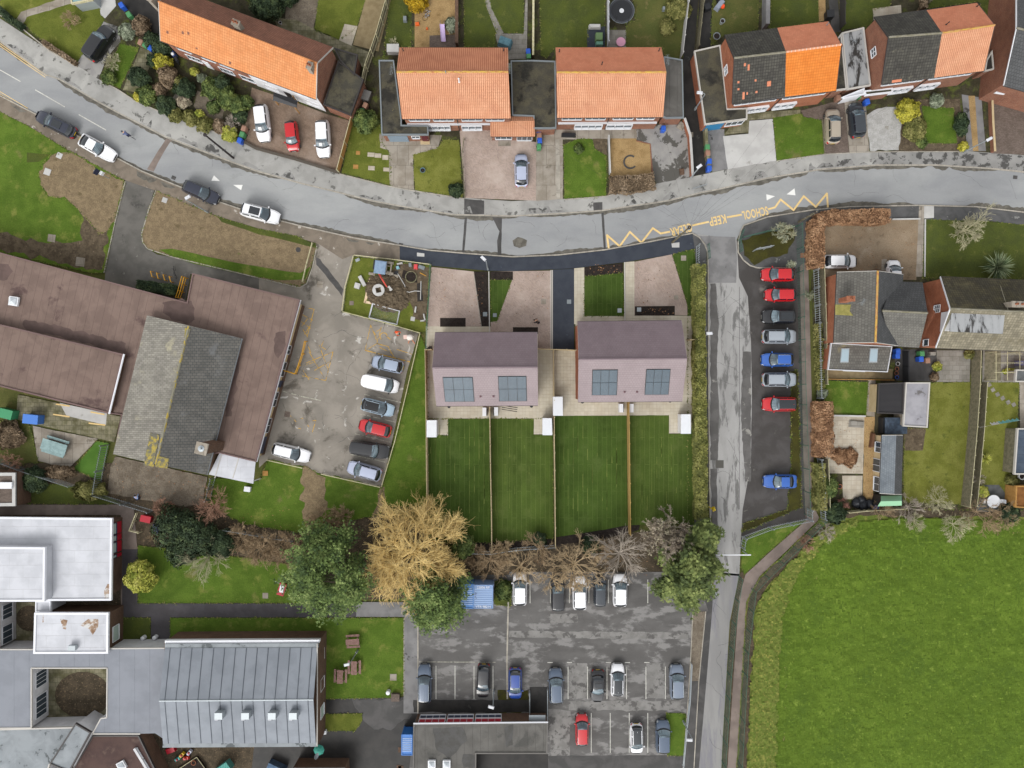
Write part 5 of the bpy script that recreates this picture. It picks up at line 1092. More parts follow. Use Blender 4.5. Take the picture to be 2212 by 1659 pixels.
sw = flatb('school_building', 'brown felt lower roof with round rooflight in the bottom left corner', 'school', [201,1588,300,1588,345,1680,350,1720,130,1720,153,1668], 2.6, m_brickB, mat('dark_brown_felt','#5f4c47','#544340',sc1=.5,grain=.12,c3='#6e5c54',sc3=.5,lo3=.55,hi3=.7,rough=.9), m_gut)
skylight(sw['root'], 264, 1652, .8, 2.6, .5)
cl = thing('classroom_wall', 'white framed glazed classroom wall with dark red panels at bottom left', 'glazed wall', W(352,1628,0))
A, B_ = W(316,1592,0), W(362,1668,0); t = (B_-A).normalized(); L_ = (B_-A).length; Bq, Aq = A - Vector((0,0,0)), B_
MB().box((A+B_)/2+Vector((0,0,1.45)), (L_,.3,2.9), math.atan2(t.y,t.x)).build('wall', m_render, cl)
for k in range(3): wall_win(cl, Aq, Bq, L_*(k/3)+.1, L_*((k+1)/3)-.1, .3, 1.6, 2, out=.22, pane=mat('pale_glass','#b9c9c0')); wall_win(cl, Aq, Bq, L_*(k/3)+.1, L_*((k+1)/3)-.1, 1.65, 2.7, 2, out=.22, pane=m_redp)
# ---- standing seam building
P = pts([356,1400,685.5,1399,682,1605,352,1606], 4.0); rl, rr = W(344,1514,5.3), W(677,1511.5,5.3)
c0 = centroid(P); r = thing('school_building', 'large standing seam metal roof building with four roof ventilators', 'school', (c0.x,c0.y,0))
MB().plate([P[0],P[1],rr,rl], .12).build('roof', m_seam, r); MB().plate([P[3],P[2],rr,rl], .12).build('roof', m_seam, r)
sm = MB()
n = 14
for k in range(n):
    u = (k+.5)/n
    for A, B_, in ((P[0].lerp(P[1],u), rl.lerp(rr,u)), (P[3].lerp(P[2],u), rl.lerp(rr,u))): sm.tube([A+Vector((0,0,.02)), B_+Vector((0,0,.02))], .045, 4)
sm.build('seams', plain('seam_dark_grey','#5d636b',rough=.6,metal=.1), r)  # seam ribs in a darker grey than the roof sheets
MB().tube([rl,rr], .1, 6).build('ridge_cap', m_galv, r)
MB().prism(pts([354,1388,688,1386,685,1613,351,1615], 3.9), 0, 3.75).build('wall', m_brickB, r)
MB().prism(pts([356,1391,688,1389,688,1399,356,1400], 3.95), 3.75, 3.95).build('box_gutter', m_memM, r); MB().prism(pts([352,1606,683,1604,683,1613,351,1615], 3.95), 3.75, 3.95).build('box_gutter', m_memM, r)
MB().prism(pts([356,1384,690,1382,690,1388,356,1390], 3.8), 3.2, 3.8).build('fascia', m_trimW, r)
for f in ([685.5,1390,685,1612],): P_ = pts(f,4.05); MB().tube(P_, .08, 6).build('verge', m_trimG, r)
for x0 in (479,536,593,638):
    p = onplane(x0, 1539, P[3], P[2], rr); v = MB().box(p+Vector((0,0,.45)), (.95,.8,1.1)).build('roof_ventilator', m_galv, r); MB().box(p+Vector((-.28,-.35,.7)), (.75,.75,.5), 0, 0, taper=.5).build('cowl', m_memW, v)
xa = W(686,0,3.8).x-.1
for y_ in (1420,1482,1541): wall_win(r, (xa+.1, W(0,y_+10,2).y), (xa+.1, W(0,y_-10,2).y), 0, 1.6, 1.0, 2.6, 1, pane=mat('pale_glass','#b9c9c0'))
# ---- bottom classroom
cb = flatb('classroom_block', 'grey mineral felt flat roofed classroom with white and red glazed north wall', 'school', [893,1563,1184,1560,1182,1628,1029,1628,1028,1720,891,1720], 2.9, m_brickB, m_feltG, plain('grey_felt_edge','#6f6c68',.8))
MB().tube(pts([893,1563,1184,1560],2.92), .11, 5).build('fascia', m_trimW, cb['root'])
P = cb['Wp']; top = sorted(P, key=lambda p: -p.y)[:2]; top.sort(key=lambda p: -p.x); A, B_ = top
L_ = (B_-A).length
for k in range(3):
    t1 = L_ - .4 - k*3.6; wall_win(cb['root'], A, B_, t1-3.4, t1, 1.5, 2.6, 4, pane=m_redp, out=.08); wall_win(cb['root'], A, B_, t1-3.4, t1, .5, 1.45, 4, out=.08, pane=m_bluep)
MB().box(Vector((A.x-1.2, A.y+.3, 2.3)), (2.1,.9,.1)).build('door_canopy', m_galv, cb['root'])
skylight(cb['root'], 933, 1649, .75, 2.9); skylight(cb['root'], 965, 1649, .75, 2.9)
for f in ([935,1575,1000,1570,1010,1600,970,1640,945,1620],[1090,1570,1110,1565,1108,1610,1092,1615],[1000,1630,1026,1632,1026,1659,1000,1659]): MB().prism(jag(pts(f,2.9),.15,.4), 2.865, 2.878).build('water_stain', mat('grey_roof_stain','#5b5a59','#53524f',sc1=1,grain=.08), cb['root'])
flatb('classroom_block', 'white fronted brick building just showing at the bottom edge', 'school', [628,1661,745,1661,748,1720,625,1720], 2.9, m_brickB, m_feltG, m_trimW)
sbd = flatb('brick_outbuilding', 'small open topped brick outbuilding with white coping at the left edge', 'outbuilding', [-60,1021,34,1021,34,1093,-60,1094], 2.9, m_brickB, m_blockD, m_concW, over=.0, ew=.4)
MB().box(W(16,1048,2.9)+Vector((0,0,.2)), (1.6,.8,.3)).build('roof_unit', m_upvc, sbd['root'])
flatb('lean_to', 'bluish glass lean-to at the top edge over the left gardens', 'lean-to', [150,-40,200,-40,200,0,154,9], 2.2, m_galv, mat('aqua_glass','#8fb0b3',rough=.15,grain=0,big=0), m_woodP)
# ================================================================== CARS
def paint(name, hx, metal=.0, rough=.28): return mat('paint_'+name, hx, rough=rough, metal=metal, grain=0, big=0, coat=.6, spec=.5)
PT = dict(white=paint('white','#fbfcff'), black=paint('black','#1b1c20'), navy=paint('navy_black','#23283a'), red=paint('red','#c8141f'), silver=paint('silver','#aeb6bf',.25), pale=paint('pale_blue_silver','#a9b6cb',.2),
          blue=paint('blue','#2d62b8'), blue2=paint('deep_blue','#20489e'), beige=paint('beige','#b9ad9c',.2), grey=paint('gun_grey','#3b4148',.15), bgrey=paint('blue_grey','#56657a',.2), lav=paint('lavender_silver','#bcc4dc',.15), ice=paint('ice_blue','#a9c0d2',.15), pewter=paint('pewter','#7e8a9c',.2))
g_scr = mat('car_windscreen', '#71858f', '#37444c', sc1=1.1, lo=.42, hi=.58, grain=0, big=0, rough=.1, spec=.9)  # pale patches in the glass colour stand for sky reflections
g_side = glass('car_side_glass', '#171b28', .1)
g_rear = glass('car_rear_glass', '#1d2329', .1)
m_tyre = plain('tyre_rubber', '#1a1a1b', .85); m_rim = plain('alloy_rim', '#a5a9ad', .35, .6)
m_hl = plain('headlamp_lens', '#d9dde0', .12, 0, .9); m_tl = plain('tail_lamp_lens', '#c01018', .2); m_trim = plain('black_trim', '#17181b', .55); m_plate = plain('number_plate_white', '#d9d9d2', .5); m_plateY = plain('number_plate_yellow', '#d9b42e', .5)
ST = { # width, height, belt, bonnet nose z, cowl, screen, rear glass, tail (fractions of length), top width ratio
 'hatch': (1.78,1.48,.97,.74,.195,.205,.115,.055,.74), 'small': (1.70,1.47,.96,.76,.17,.19,.10,.05,.75), 'saloon': (1.82,1.44,.96,.72,.24,.19,.14,.15,.72), 'coupe': (1.86,1.38,.93,.68,.28,.17,.2,.09,.70),
 'estate': (1.82,1.48,.97,.72,.225,.19,.075,.045,.76), 'suv': (1.88,1.62,1.05,.86,.195,.185,.085,.05,.76), 'big': (1.98,1.82,1.18,1.02,.235,.13,.04,.03,.82), 'van': (1.92,1.86,1.12,.92,.155,.165,.012,.015,.88)}
def smooth(t): t = max(0, min(1, t)); return t*t*(3-2*t)
def car(x, y, ang, Lp, style, pt, label, roof=None, rails=None, sun=None, group='parked cars'):
    L = Lp/S*.985; w, h, belt, nose, fc, fs, fr_, ft, tw = ST[style]; hw = w/2
    p = W(x, y, .8); root = thing('van' if style == 'van' else 'parked_car', label, 'van' if style == 'van' else 'car', (0,0,0), group)
    P = PT[pt]; xb0 = -L/2 + L*ft; xb1 = L/2 - L*(fc + (.055 if style != 'van' else .02)); xr1 = xb1 - L*fs; xr0 = xb0 + L*fr_
    def plan(xx):
        s = 2*xx/L; n = 4.8 if s > 0 else 6.5
        v = max(0, 1-abs(s)**n)**(1/n); return hw*v*(1 - (.05*max(0,s)**2 if s > 0 else .02*s*s))
    def deck(xx):
        if xx > xb1: t = (xx-xb1)/(L/2-xb1); return belt - .03 - (belt-nose)*(.25*t + .75*t**2.2)
        if xx < xb0: t = (xb0-xx)/max(.01, (xb0+L/2)); return belt - .02 - .10*t*t
        return belt
    N = 30; xs = [-(L/2)*math.cos(math.pi*i/N) for i in range(N+1)]; xs[0] += .004; xs[-1] -= .004
    sec = [(.93,.20,0),(.985,.30,0),(1.0,.52,0),(.995,.70,.0),(.98,.88,.5),(.925,1.0,1),(.72,1.03,1),(.36,1.05,1),(0,1.055,1)]
    full = [(s_, z_, k_) for s_, z_, k_ in sec] + [(-s_, z_, k_) for s_, z_, k_ in reversed(sec[:-1])]
    G = []
    for xx in xs:
        pw = plan(xx); d = deck(xx); e = (1-abs(2*xx/L)**8); row = []
        for s_, z_, k_ in full:
            zz = z_*d if z_ > .4 else (.22 if z_ < .25 else .30)
            if z_ > 1: zz = d*(1 + (z_-1)*.55)
            zz = zz*(.55+.45*e**.35) if e < 1 and z_ > .45 else zz
            row.append((xx, s_*max(pw,.30*hw if False else pw), zz))
        G.append(row)
    M_ = len(full); bins = {}
    def put(nm, quad):
        b = bins.setdefault(nm, MB()); b.add(quad, [(0,1,2,3)])
    for i in range(N):
        xm = (xs[i]+xs[i+1])/2; s = 2*xm/L
        for j in range(M_-1):
            q = [G[i][j], G[i+1][j], G[i+1][j+1], G[i][j+1]]; jj = min(j, M_-2-j); nm = 'body'
            ym = abs(sum(v[1] for v in q)/4)/hw; left = j < M_/2
            if jj <= 0: nm = 'sill'
            elif .86 < s < .972 and jj in (3,4,5) and ym > .66: nm = 'headlight_l' if left else 'headlight_r'
            elif s < -.91 and s > -.992 and jj in (3,4) and ym > .55: nm = 'tail_light_l' if left else 'tail_light_r'
            elif s > .985 and jj in (1,2): nm = 'sill'
            put(nm, q)
    bd = bins['body']
    # greenhouse
    def rz_(xx):
        if xx > xr1: t = (xb1-xx)/(xb1-xr1); return belt + (h-belt-.03)*max(0,math.sin(math.pi/2*max(0,min(1,t))))**.9
        if xx < xr0: t = (xx-xb0)/max(.01,(xr0-xb0)); return belt + (h-belt-.05)*max(0,math.sin(math.pi/2*max(0,min(1,t))))**.85
        t = (xx-xr0)/(xr1-xr0); return h - .05*(1-t)**2 - .03*t*t
    gx = sorted(set([xb0 + (xr0-xb0)*k/5 for k in range(6)] + [xr0 + (xr1-xr0)*k/12 for k in range(13)] + [xr1 + (xb1-xr1)*k/7 for k in range(8)]))
    gsec = [(0,0),(.45,.55),(.82,.9),(.96,1.0)]
    GG = []
    for xx in gx:
        wb = min(plan(xx), hw*.97)*.955; z = rz_(xx); hh = (z-belt)/(h-belt); wt = wb*(1-(1-tw)*max(.12,hh)); row = []
        for a_, b_ in gsec: row.append((xx, wb + (wt-wb)*a_, belt-.02 + (z-belt+.02)*b_*.97))
        row.append((xx, wt*.88, z)); row.append((xx, wt*.5, z+.018*hh)); row.append((xx, 0, z+.025*hh))
        row += [(a, -b, c) for a, b, c in reversed(row[:-1])]; GG.append(row)
    for row in GG:
        for k_ in range(len(row)):
            a, b_, c_ = row[k_]; wf = smooth((a-xr1+.45)/(xb1-xr1+.45)); wr = smooth((xr0+.35-a)/(xr0-xb0+.35)); cv = 1-(b_/(hw*.95))**2
            row[k_] = (a + .30*wf*cv - .10*wf - .24*wr*cv + .10*wr, b_*(1-.05*wr), c_)
    K = len(GG[0])
    piv = xr0 + (xr1-xr0)*.48
    for i in range(len(gx)-1):
        xm = (gx[i]+gx[i+1])/2
        for j in range(K-1):
            jj = min(j, K-2-j); q = [GG[i][j], GG[i+1][j], GG[i+1][j+1], GG[i][j+1]]; nm = 'body'; left = j < K/2
            if xm > xr1: 
                if jj >= 3: nm = 'windscreen'
                if i == len(gx)-2: nm = 'trim_cowl'
                if jj in (1,) and xm < xr1 + (xb1-xr1)*.45: nm = 'quarter_l' if left else 'quarter_r'
            elif xm < xr0:
                if style == 'van': nm = 'body'
                elif jj >= 3: nm = 'rear_window'
            else:
                if jj in (1,2) and not (style == 'van' and xm < xr1-L*.16) and abs(xm-piv) > (xr1-xr0)*.03 and xm < xr1-.04: nm = ('front_l' if left else 'front_r') if xm > piv else ('side_window_l' if left else 'side_window_r')
                if jj == 0: nm = 'body'
                if jj == 3 and style != 'van' and False: nm = 'body'
                if jj >= 4 and roof: nm = 'roof'
            put(nm, q)
    # end caps of greenhouse sides
    B = bins['body']; B.build('body', P, root, smooth=True)
    for nm, m, out in (('windscreen',g_scr,'windscreen'),('rear_window',g_rear,'rear_window'),('side_window_l',g_side,'side_window'),('side_window_r',g_side,'side_window'),('front_l',g_side,'side_window'),('front_r',g_side,'side_window'),('quarter_l',g_side,'quarter_window'),('quarter_r',g_side,'quarter_window'),('headlight_l',m_hl,'headlight'),('headlight_r',m_hl,'headlight'),
                       ('tail_light_l',m_tl,'tail_light'),('tail_light_r',m_tl,'tail_light'),('sill',m_trim,'lower_trim'),('trim_cowl',m_trim,'wiper_cowl'),('roof',roof and MATS.get(roof, None) or g_rear,'roof_panel')):
        if nm in bins: bins[nm].build(out, m, root, smooth=True)
    # details
    for sgn in (-1, 1):
        mx = xb1 - L*.055; MB().box(Vector((mx, sgn*(hw*.955+.10), belt+.04)), (.14,.24,.15), 0, taper=.8).build('door_mirror', P if style != 'van' else m_trim, root)
        for wx in (L*.5-L*.19, -L*.5+L*.185):
            t = MB().lathe(Vector((wx, sgn*(hw*.955-.10), .32)), [(.19,-.1),(.30,-.1),(.325,-.07),(.325,.07),(.30,.115),(.2,.115)], 18, 0, Matrix.Rotation(R(-90*sgn),4,'X')); t = t.build('wheel', m_tyre, root, smooth=False)
            MB().lathe(Vector((wx, sgn*(hw*.955-.10), .32)), [(.2,.08),(.205,.118),(.05,.112)], 10, 0, Matrix.Rotation(R(-90*sgn),4,'X')).build('rim', m_rim, t)
        # door seams and handles
        MB().box(Vector((piv, sgn*(hw*1.0+.002), .7)), (.05+.12,.02,.035)).build('door_handle', m_trim, root)
    MB().box(Vector((L/2-.01, 0, .48)), (.03,.52,.12)).build('number_plate', m_plate, root)
    MB().box(Vector((-L/2+.01, 0, .62 if style != 'saloon' else .58)), (.03,.52,.12)).build('number_plate', m_plateY, root)
    gr = MB().box(Vector((L/2-.02, 0, .60)), (.05, w*.5, .16)).build('grille', m_trim, root)
    # bonnet shut line and wipers
    zb = deck(xb1+.02)
    for sgn in (-1,1):
        pth = [Vector((xb1+(L/2-xb1)*t_, sgn*plan(xb1+(L/2-xb1)*t_)*(.84-.06*t_), deck(xb1+(L/2-xb1)*t_)*1.016)) for t_ in (0,.3,.6,.84)]
        MB().tube(pth, .009, 4, 0, False).build('bonnet_seam', m_trim, root)
    if rails:
        for sgn in (-1,1):
            pth = [Vector((xr0+(xr1-xr0)*t_, sgn*hw*.955*tw*.93, rz_(xr0+(xr1-xr0)*t_)+.05*(1 if .05 < t_ < .95 else .2))) for t_ in (.02,.08,.3,.6,.9,.97)]
            MB().tube(pth, .022, 5).build('roof_rail', m_galv if rails == 1 else m_trim, root)
    if sun:
        x0, x1 = xr0 + (xr1-xr0)*sun[0], xr0 + (xr1-xr0)*sun[1]; yy = hw*tw*.66
        MB().plate([(x0,-yy,rz_(x0)+.06),(x1,-yy,rz_(x1)+.06),(x1,yy,rz_(x1)+.06),(x0,yy,rz_(x0)+.06)], .02).build('sunroof', g_rear, root)
    if style not in ('van','big'): MB().box(Vector((xr0+.12, 0, rz_(xr0+.12)+.05)), (.12,.025,.06)).build('aerial_fin', P, root)
    root.location = (p.x, p.y, .05 if y > 380 and not (x < 620 and y < 500) else .16); root.rotation_euler = (0,0,R(ang)); return root
drive = 'cars parked on house driveways'; kerbp = 'cars parked along the kerb'; scp = 'cars in the school car park'; row = 'cars in the parking strip beside the access road'; mcp = 'cars in the main car park'
def setz(o, z): o.location.z = z
for a in (
 (216,94,56,84,'big','black','black four by four with a chrome wheel on the top left drive',None,None,None,drive,.15),
 (119,267,153,94,'estate','navy','navy black estate parked first along the left kerb',None,None,(.35,.9),kerbp,.03),
 (209,319,-29,88,'coupe','white','white coupe parked behind the navy estate along the left kerb',None,None,None,kerbp,.03),
 (433,415,-24,84,'hatch','navy','dark hatchback parked half on the pavement beneath the street lamp',None,None,None,kerbp,.08),
 (562,461,-15,88,'suv','white','white car with dark sunroof, easternmost on the kerb',None,1,(.35,.95),kerbp,.08),
 (567,266,-83,82,'suv','white','white car on the terrace drive, west of the small red one',None,None,None,drive,.155),
 (631,294,-84,66,'small','red','small red hatchback between two white cars on the terrace drive',None,None,None,drive,.155),
 (698,300,-87,82,'suv','white','white car on the terrace drive nearest the slatted fence',None,None,None,drive,.155),
 (1126,368,91,72,'hatch','lav','lavender silver hatchback on the pink paved drive',None,None,None,drive,.16),
 (1798,273,91,76,'suv','beige','beige car with black roof rails on the brown paved drive',None,2,None,drive,.165),
 (1850,260,96,76,'suv','grey','grey black car beside the beige one on the narrow drive',None,None,None,drive,.17),
 (837,787,167,70,'hatch','pale','pale blue silver hatchback next to the yellow hatched bay',None,None,None,scp,.1),
 (823,829,-12,80,'van','white','white panel van in the school car park',None,None,None,scp,.1),
 (816,880,-14,74,'hatch','ice','ice blue car with a black roof in the school car park','black_trim',1,None,scp,.1),
 (810,925,166,72,'hatch','red','red hatchback in the school car park row',None,None,None,scp,.1),
 (799,971,-9,88,'big','black','large black pickup with ribbed rear cover in the school car park',None,2,None,scp,.1),
 (787,1017,164,76,'suv','lav','silver car last in the school car park row, by the lawn corner',None,2,None,scp,.1),
 (629,978,-14,85,'estate','white','white estate parked alone against the school building',None,2,None,scp,.1),
 (1681,593,180,73,'hatch','red','red hatchback at the top of the strip row',None,None,None,row,.036),
 (1686,637,180,68,'small','red','second red hatchback, smaller, below the top one in the strip row',None,None,None,row,.036),
 (1683,684,180,74,'suv','black','black car between a red and a silver one in the strip row',None,None,(.1,.9),row,.036),
 (1684,727,0,75,'suv','silver','silver car with roof rails above the blue hatchback in the strip row',None,2,None,row,.036),
 (1680,777,180,71,'hatch','blue','bright blue hatchback fifth down the strip row',None,1,None,row,.036),
 (1684,820,0,75,'suv','silver','silver car directly above the last red one in the strip row',None,2,None,row,.036),
 (1684,873,180,75,'suv','red','red car with dark glass roof at the foot of the strip row','car_rear_glass',None,None,row,.036),
 (1686,1040,180,74,'saloon','blue','blue saloon parked alone low down the parking strip',None,None,None,row,.036),
 (1814,565,0,73,'hatch','white','white hatchback on the brown gravel drive by the hedge',None,None,None,drive,.15),
 (1930,594,90,66,'small','white','small white car nosing out beside the slate house',None,None,None,drive,.15),
 (1123,1272,90,73,'suv','white','white car next to the blue container, first of the upper row',None,None,None,mcp,.09),
 (1205,1283,91,76,'suv','black','black car with red tail lights under the brown twigs',None,None,None,mcp,.09),
 (1252,1281,91,74,'suv','white','white car in the middle of the upper row',None,None,None,mcp,.09),
 (1296,1278,90,67,'small','grey','dark grey small car half hidden by twigs in the upper row',None,None,None,mcp,.09),
 (1339,1275,90,72,'suv','white','white car last in the upper row, under the grey bare tree',None,None,None,mcp,.09),
 (917,1477,90,85,'estate','bgrey','long dark blue grey estate with bright roof rails at the row end',None,1,None,mcp,.09),
 (1044,1471,-92,73,'hatch','black','black and silver hatchback facing the classroom wall',None,None,None,mcp,.09),
 (1113,1477,-90,68,'hatch','blue2','deep blue hatchback facing the classroom roof',None,1,None,mcp,.09),
 (1201,1482,92,78,'suv','bgrey','blue grey car with roof rails left of the empty bays',None,1,None,mcp,.09),
 (1291,1482,-91,70,'saloon','black','black saloon facing down beside the white car with dark roof',None,None,(.3,.8),mcp,.09),
 (1334,1469,89,72,'hatch','white','white hatchback with black glass roof right of the black saloon','car_rear_glass',None,None,mcp,.09),
 (1462,1473,91,76,'suv','pewter','pewter car at the right end of the middle row',None,1,None,mcp,.09),
 (1257,1577,90,70,'small','red','red hatchback alone in the bottom row',None,None,None,mcp,.09),
 (1375,1596,-89,65,'small','white','small white car with a dark roof in the bottom row','car_rear_glass',None,None,mcp,.09),
 (1432,1591,90,72,'suv','bgrey','slate blue car beside the small grass patch in the bottom row',None,None,None,mcp,.09)):
    o = car(*a[:7], roof=a[7], rails=a[8], sun=a[9], group=a[10]); setz(o, a[11])
    if 'pickup' in a[6]:
        b = MB()
        for k in range(6): b.box(Vector((-1.35, -.62+k*.25, 1.83)), (2.0,.09,.03))
        b.build('ribbed_cover', m_trim, o)
# ================================================================== VEGETATION
rnd = random.Random(11)
def leafm(name, *cols): return [mat('%s_%d' % (name, i), c, rough=.75, grain=.12, gsc=3, big=0, spec=.2) for i, c in enumerate(cols)]
L_con = leafm('conifer_foliage', '#5a6e38', '#6d8246', '#465a32', '#8b9c5c')
L_con2 = leafm('bright_conifer_foliage', '#65733f', '#76834a', '#515f37', '#8d9859')
L_dark = leafm('dark_evergreen', '#3c4c34', '#4a5a3d', '#303f2b', '#5f6e48')
L_mid = leafm('mid_green_foliage', '#5f6e3c', '#707f47', '#4e6034', '#869350')
L_lime = leafm('lime_foliage', '#b0b34e', '#c3c35c', '#8f9a40', '#d2cf72')
L_yel = leafm('yellow_foliage', '#b3ac3c', '#c2bb4a', '#8e8c36', '#d0c85c')
L_olive = leafm('olive_foliage', '#7a7a44', '#8d8a52', '#646636', '#9b975f')
L_hedge = leafm('privet_foliage', '#7f8246', '#90914f', '#6a6e3c', '#a5a466')
L_beech = leafm('beech_leaf', '#a07a5a', '#b08a69', '#86644a', '#c09b78')
L_brown = leafm('dry_brown_foliage', '#84715a', '#948068', '#6c5c49', '#a6927a')
L_grey = leafm('grey_green_foliage', '#8b947c', '#9ba38c', '#727c66', '#aab09a')
L_tan = leafm('pale_seedhead', '#a1947f', '#b3a791', '#87796a', '#c2bb9e')
L_gold = leafm('golden_shrub', '#b3901c', '#c7a52a', '#8f751c', '#d6b63e')
m_bark_ = mat('tree_bark', '#6d6152', '#574d42', sc1=3, grain=.2)
m_tw = dict(gold=mat('golden_twig','#efd596','#dfbf78',sc1=1.2,grain=.1), brown=mat('brown_twig','#b39c7c','#a08a6e',sc1=1.2,grain=.1), grey=mat('grey_twig','#bdb2a4','#a89e92',sc1=1.2,grain=.1),
            red=mat('reddish_twig','#a5806c','#b38f79',sc1=1.2,grain=.1), pale=mat('pale_twig','#c4bf9e','#b2ad8e',sc1=1.2,grain=.1), ochre=mat('ochre_twig','#ccb692','#bba482',sc1=1.2,grain=.1), pink=mat('pinkish_twig','#a4796c','#8f6559',sc1=1.2,grain=.1))
def rv(r=rnd):
    while True:
        v = Vector((r.uniform(-1,1), r.uniform(-1,1), r.uniform(-1,1)))
        if .05 < v.length < 1: return v.normalized()
def leaf(b, p, n, s, k=1.0, m=0):
    n = n.normalized(); u = n.cross(rv()); 
    if u.length < .1: u = n.cross(Vector((1,0,0)))
    u.normalize(); w = n.cross(u); o = len(b.v)
    b.v += [tuple(p - u*s*k), tuple(p + w*s*.55 + n*s*.1), tuple(p + u*s*k), tuple(p - w*s*.55 + n*s*.1)]; b.f.append((o,o+1,o+2,o+3)); b.m.append(m)
def tone(p, fr=.9, r=rnd):
    v = noise.noise(p*fr) + r.uniform(-.35,.35); return 3 if v > .42 else (1 if v > .08 else (0 if v > -.25 else 2))
def bush(x, y, r, h, L_, label, cat='shrub', name='shrub', ry=None, dens=1.0, ls=.13, group=None, rz=0, ground=.13, lump=.25):
    rx = r/S; ry_ = (ry or r)/S; base = W(x, y, h*.5); base.z = 0; root = thing(name, label, cat, (base.x, base.y, ground), group); b = MB(); sd = rnd.uniform(0,99)
    area = 2*math.pi*rx*ry_ + math.pi*(rx+ry_)*h; n = int(min(5200, 150*area*dens*(.13/ls)**1.6)); ca, sa = math.cos(rz), math.sin(rz)
    for i in range(n):
        d = rv(); d.z = abs(d.z)*1.15 - .2; d.normalize()
        q = 1 + lump*noise.noise(d*1.9 + Vector((sd,0,0)))*1.6 + .13*noise.noise(d*6 + Vector((0,sd,0)))
        t = (1 - rnd.random()**2.2*.35)*q; px_, py_ = d.x*rx*t, d.y*ry_*t
        p = Vector((base.x + px_*ca - py_*sa, base.y + px_*sa + py_*ca, ground + max(.04, h*.42 + d.z*h*.58*t)))
        leaf(b, p, d + rv()*.75, ls*rnd.uniform(.7,1.4), 1.0, tone(p, 1.3))
    b.build('crown', L_, root)
    t = MB()
    for k in range(4):
        a = k*1.57+rnd.random(); t.tube([Vector((base.x,base.y,ground-.05)), Vector((base.x+math.cos(a)*rx*.3, base.y+math.sin(a)*ry_*.3, ground+h*.55))], [.05,.02], 5)
    t.build('stem', m_bark_, root); return root
def hedge(flat, w_, h, L_, label, dens=1.0, ls=.13, zr=.6, core=None, name='hedge', ground=.13, ragged=.12):
    P = [W(flat[i], flat[i+1], h*zr) for i in range(0, len(flat), 2)]
    for p in P: p.z = 0
    c = centroid(P); root = thing(name, label, 'hedge', (c.x, c.y, ground)); b = MB(); wm = w_/S
    cb = MB()
    for i in range(len(P)-1):
        a, e = P[i], P[i+1]; t = (e-a); l = t.length; t.normalize(); q = Vector((-t.y,t.x,0)); n = int(l*(2*h+wm)*110*dens)
        cb.box((a+e)/2 + Vector((0,0,ground+h*.45)), (l*.98, wm*.72, h*.85), math.atan2(t.y,t.x))
        for k in range(n):
            s_ = rnd.uniform(-.02,1.02)*l; f = rnd.random(); pr = 2*h+wm; jw = 1 + ragged*2*noise.noise(Vector((a.x+t.x*s_, a.y+t.y*s_, 1))*1.1)
            if f < wm/pr: off = rnd.uniform(-.5,.5)*wm*jw; z = h*(1+ragged*noise.noise(Vector((a.x+t.x*s_, off, 3))*1.6)) - rnd.random()**2*.15; n_ = Vector((0,0,1))
            else:
                sg = rnd.choice((-1,1)); off = sg*(.5*wm*jw - rnd.random()**2*.12); z = rnd.uniform(.05,1)*h; n_ = q*sg + Vector((0,0,.4))
            p = a + t*s_ + q*off; p.z = ground + z; leaf(b, p, n_ + rv()*.8, ls*rnd.uniform(.7,1.4), 1.1, tone(p, 1.0))
    b.build('crown', L_, root); cb.build('stem_core', core or L_[2], root); return root
def branchy(b, tk, p, d, L_, r, depth, R_, r_=rnd, droop=0.0, kids_=(3,5), spread=.7, up=.15, thin=.011):
    n = 3 if depth > 1 else 4; path = [p]; q = p.copy(); dd = d.normalized()
    for i in range(n):
        dd = (dd + rv(r_)*.22 + Vector((0,0,up*(1 if depth < 2 else .3) - droop*(depth*.5)))*.35).normalized(); q = q + dd*L_/n; path.append(q.copy())
    tgt = tk if depth <= 1 else b
    tgt.tube(path, [max(thin, r*(1-.55*i/n)) for i in range(n+1)], 5 if depth < 2 else 3, 0, False)
    if depth >= R_: return
    for k in range(r_.randint(*kids_)):
        t = r_.uniform(.3,1.0); i = min(n-1, int(t*n)); s0 = path[i].lerp(path[i+1], t*n-i) if i < n else path[-1]
        nd = (dd + rv(r_)*spread).normalized(); branchy(b, tk, s0, nd, L_*r_.uniform(.5,.78), r*.55, depth+1, R_, r_, droop, kids_, spread, up, thin)
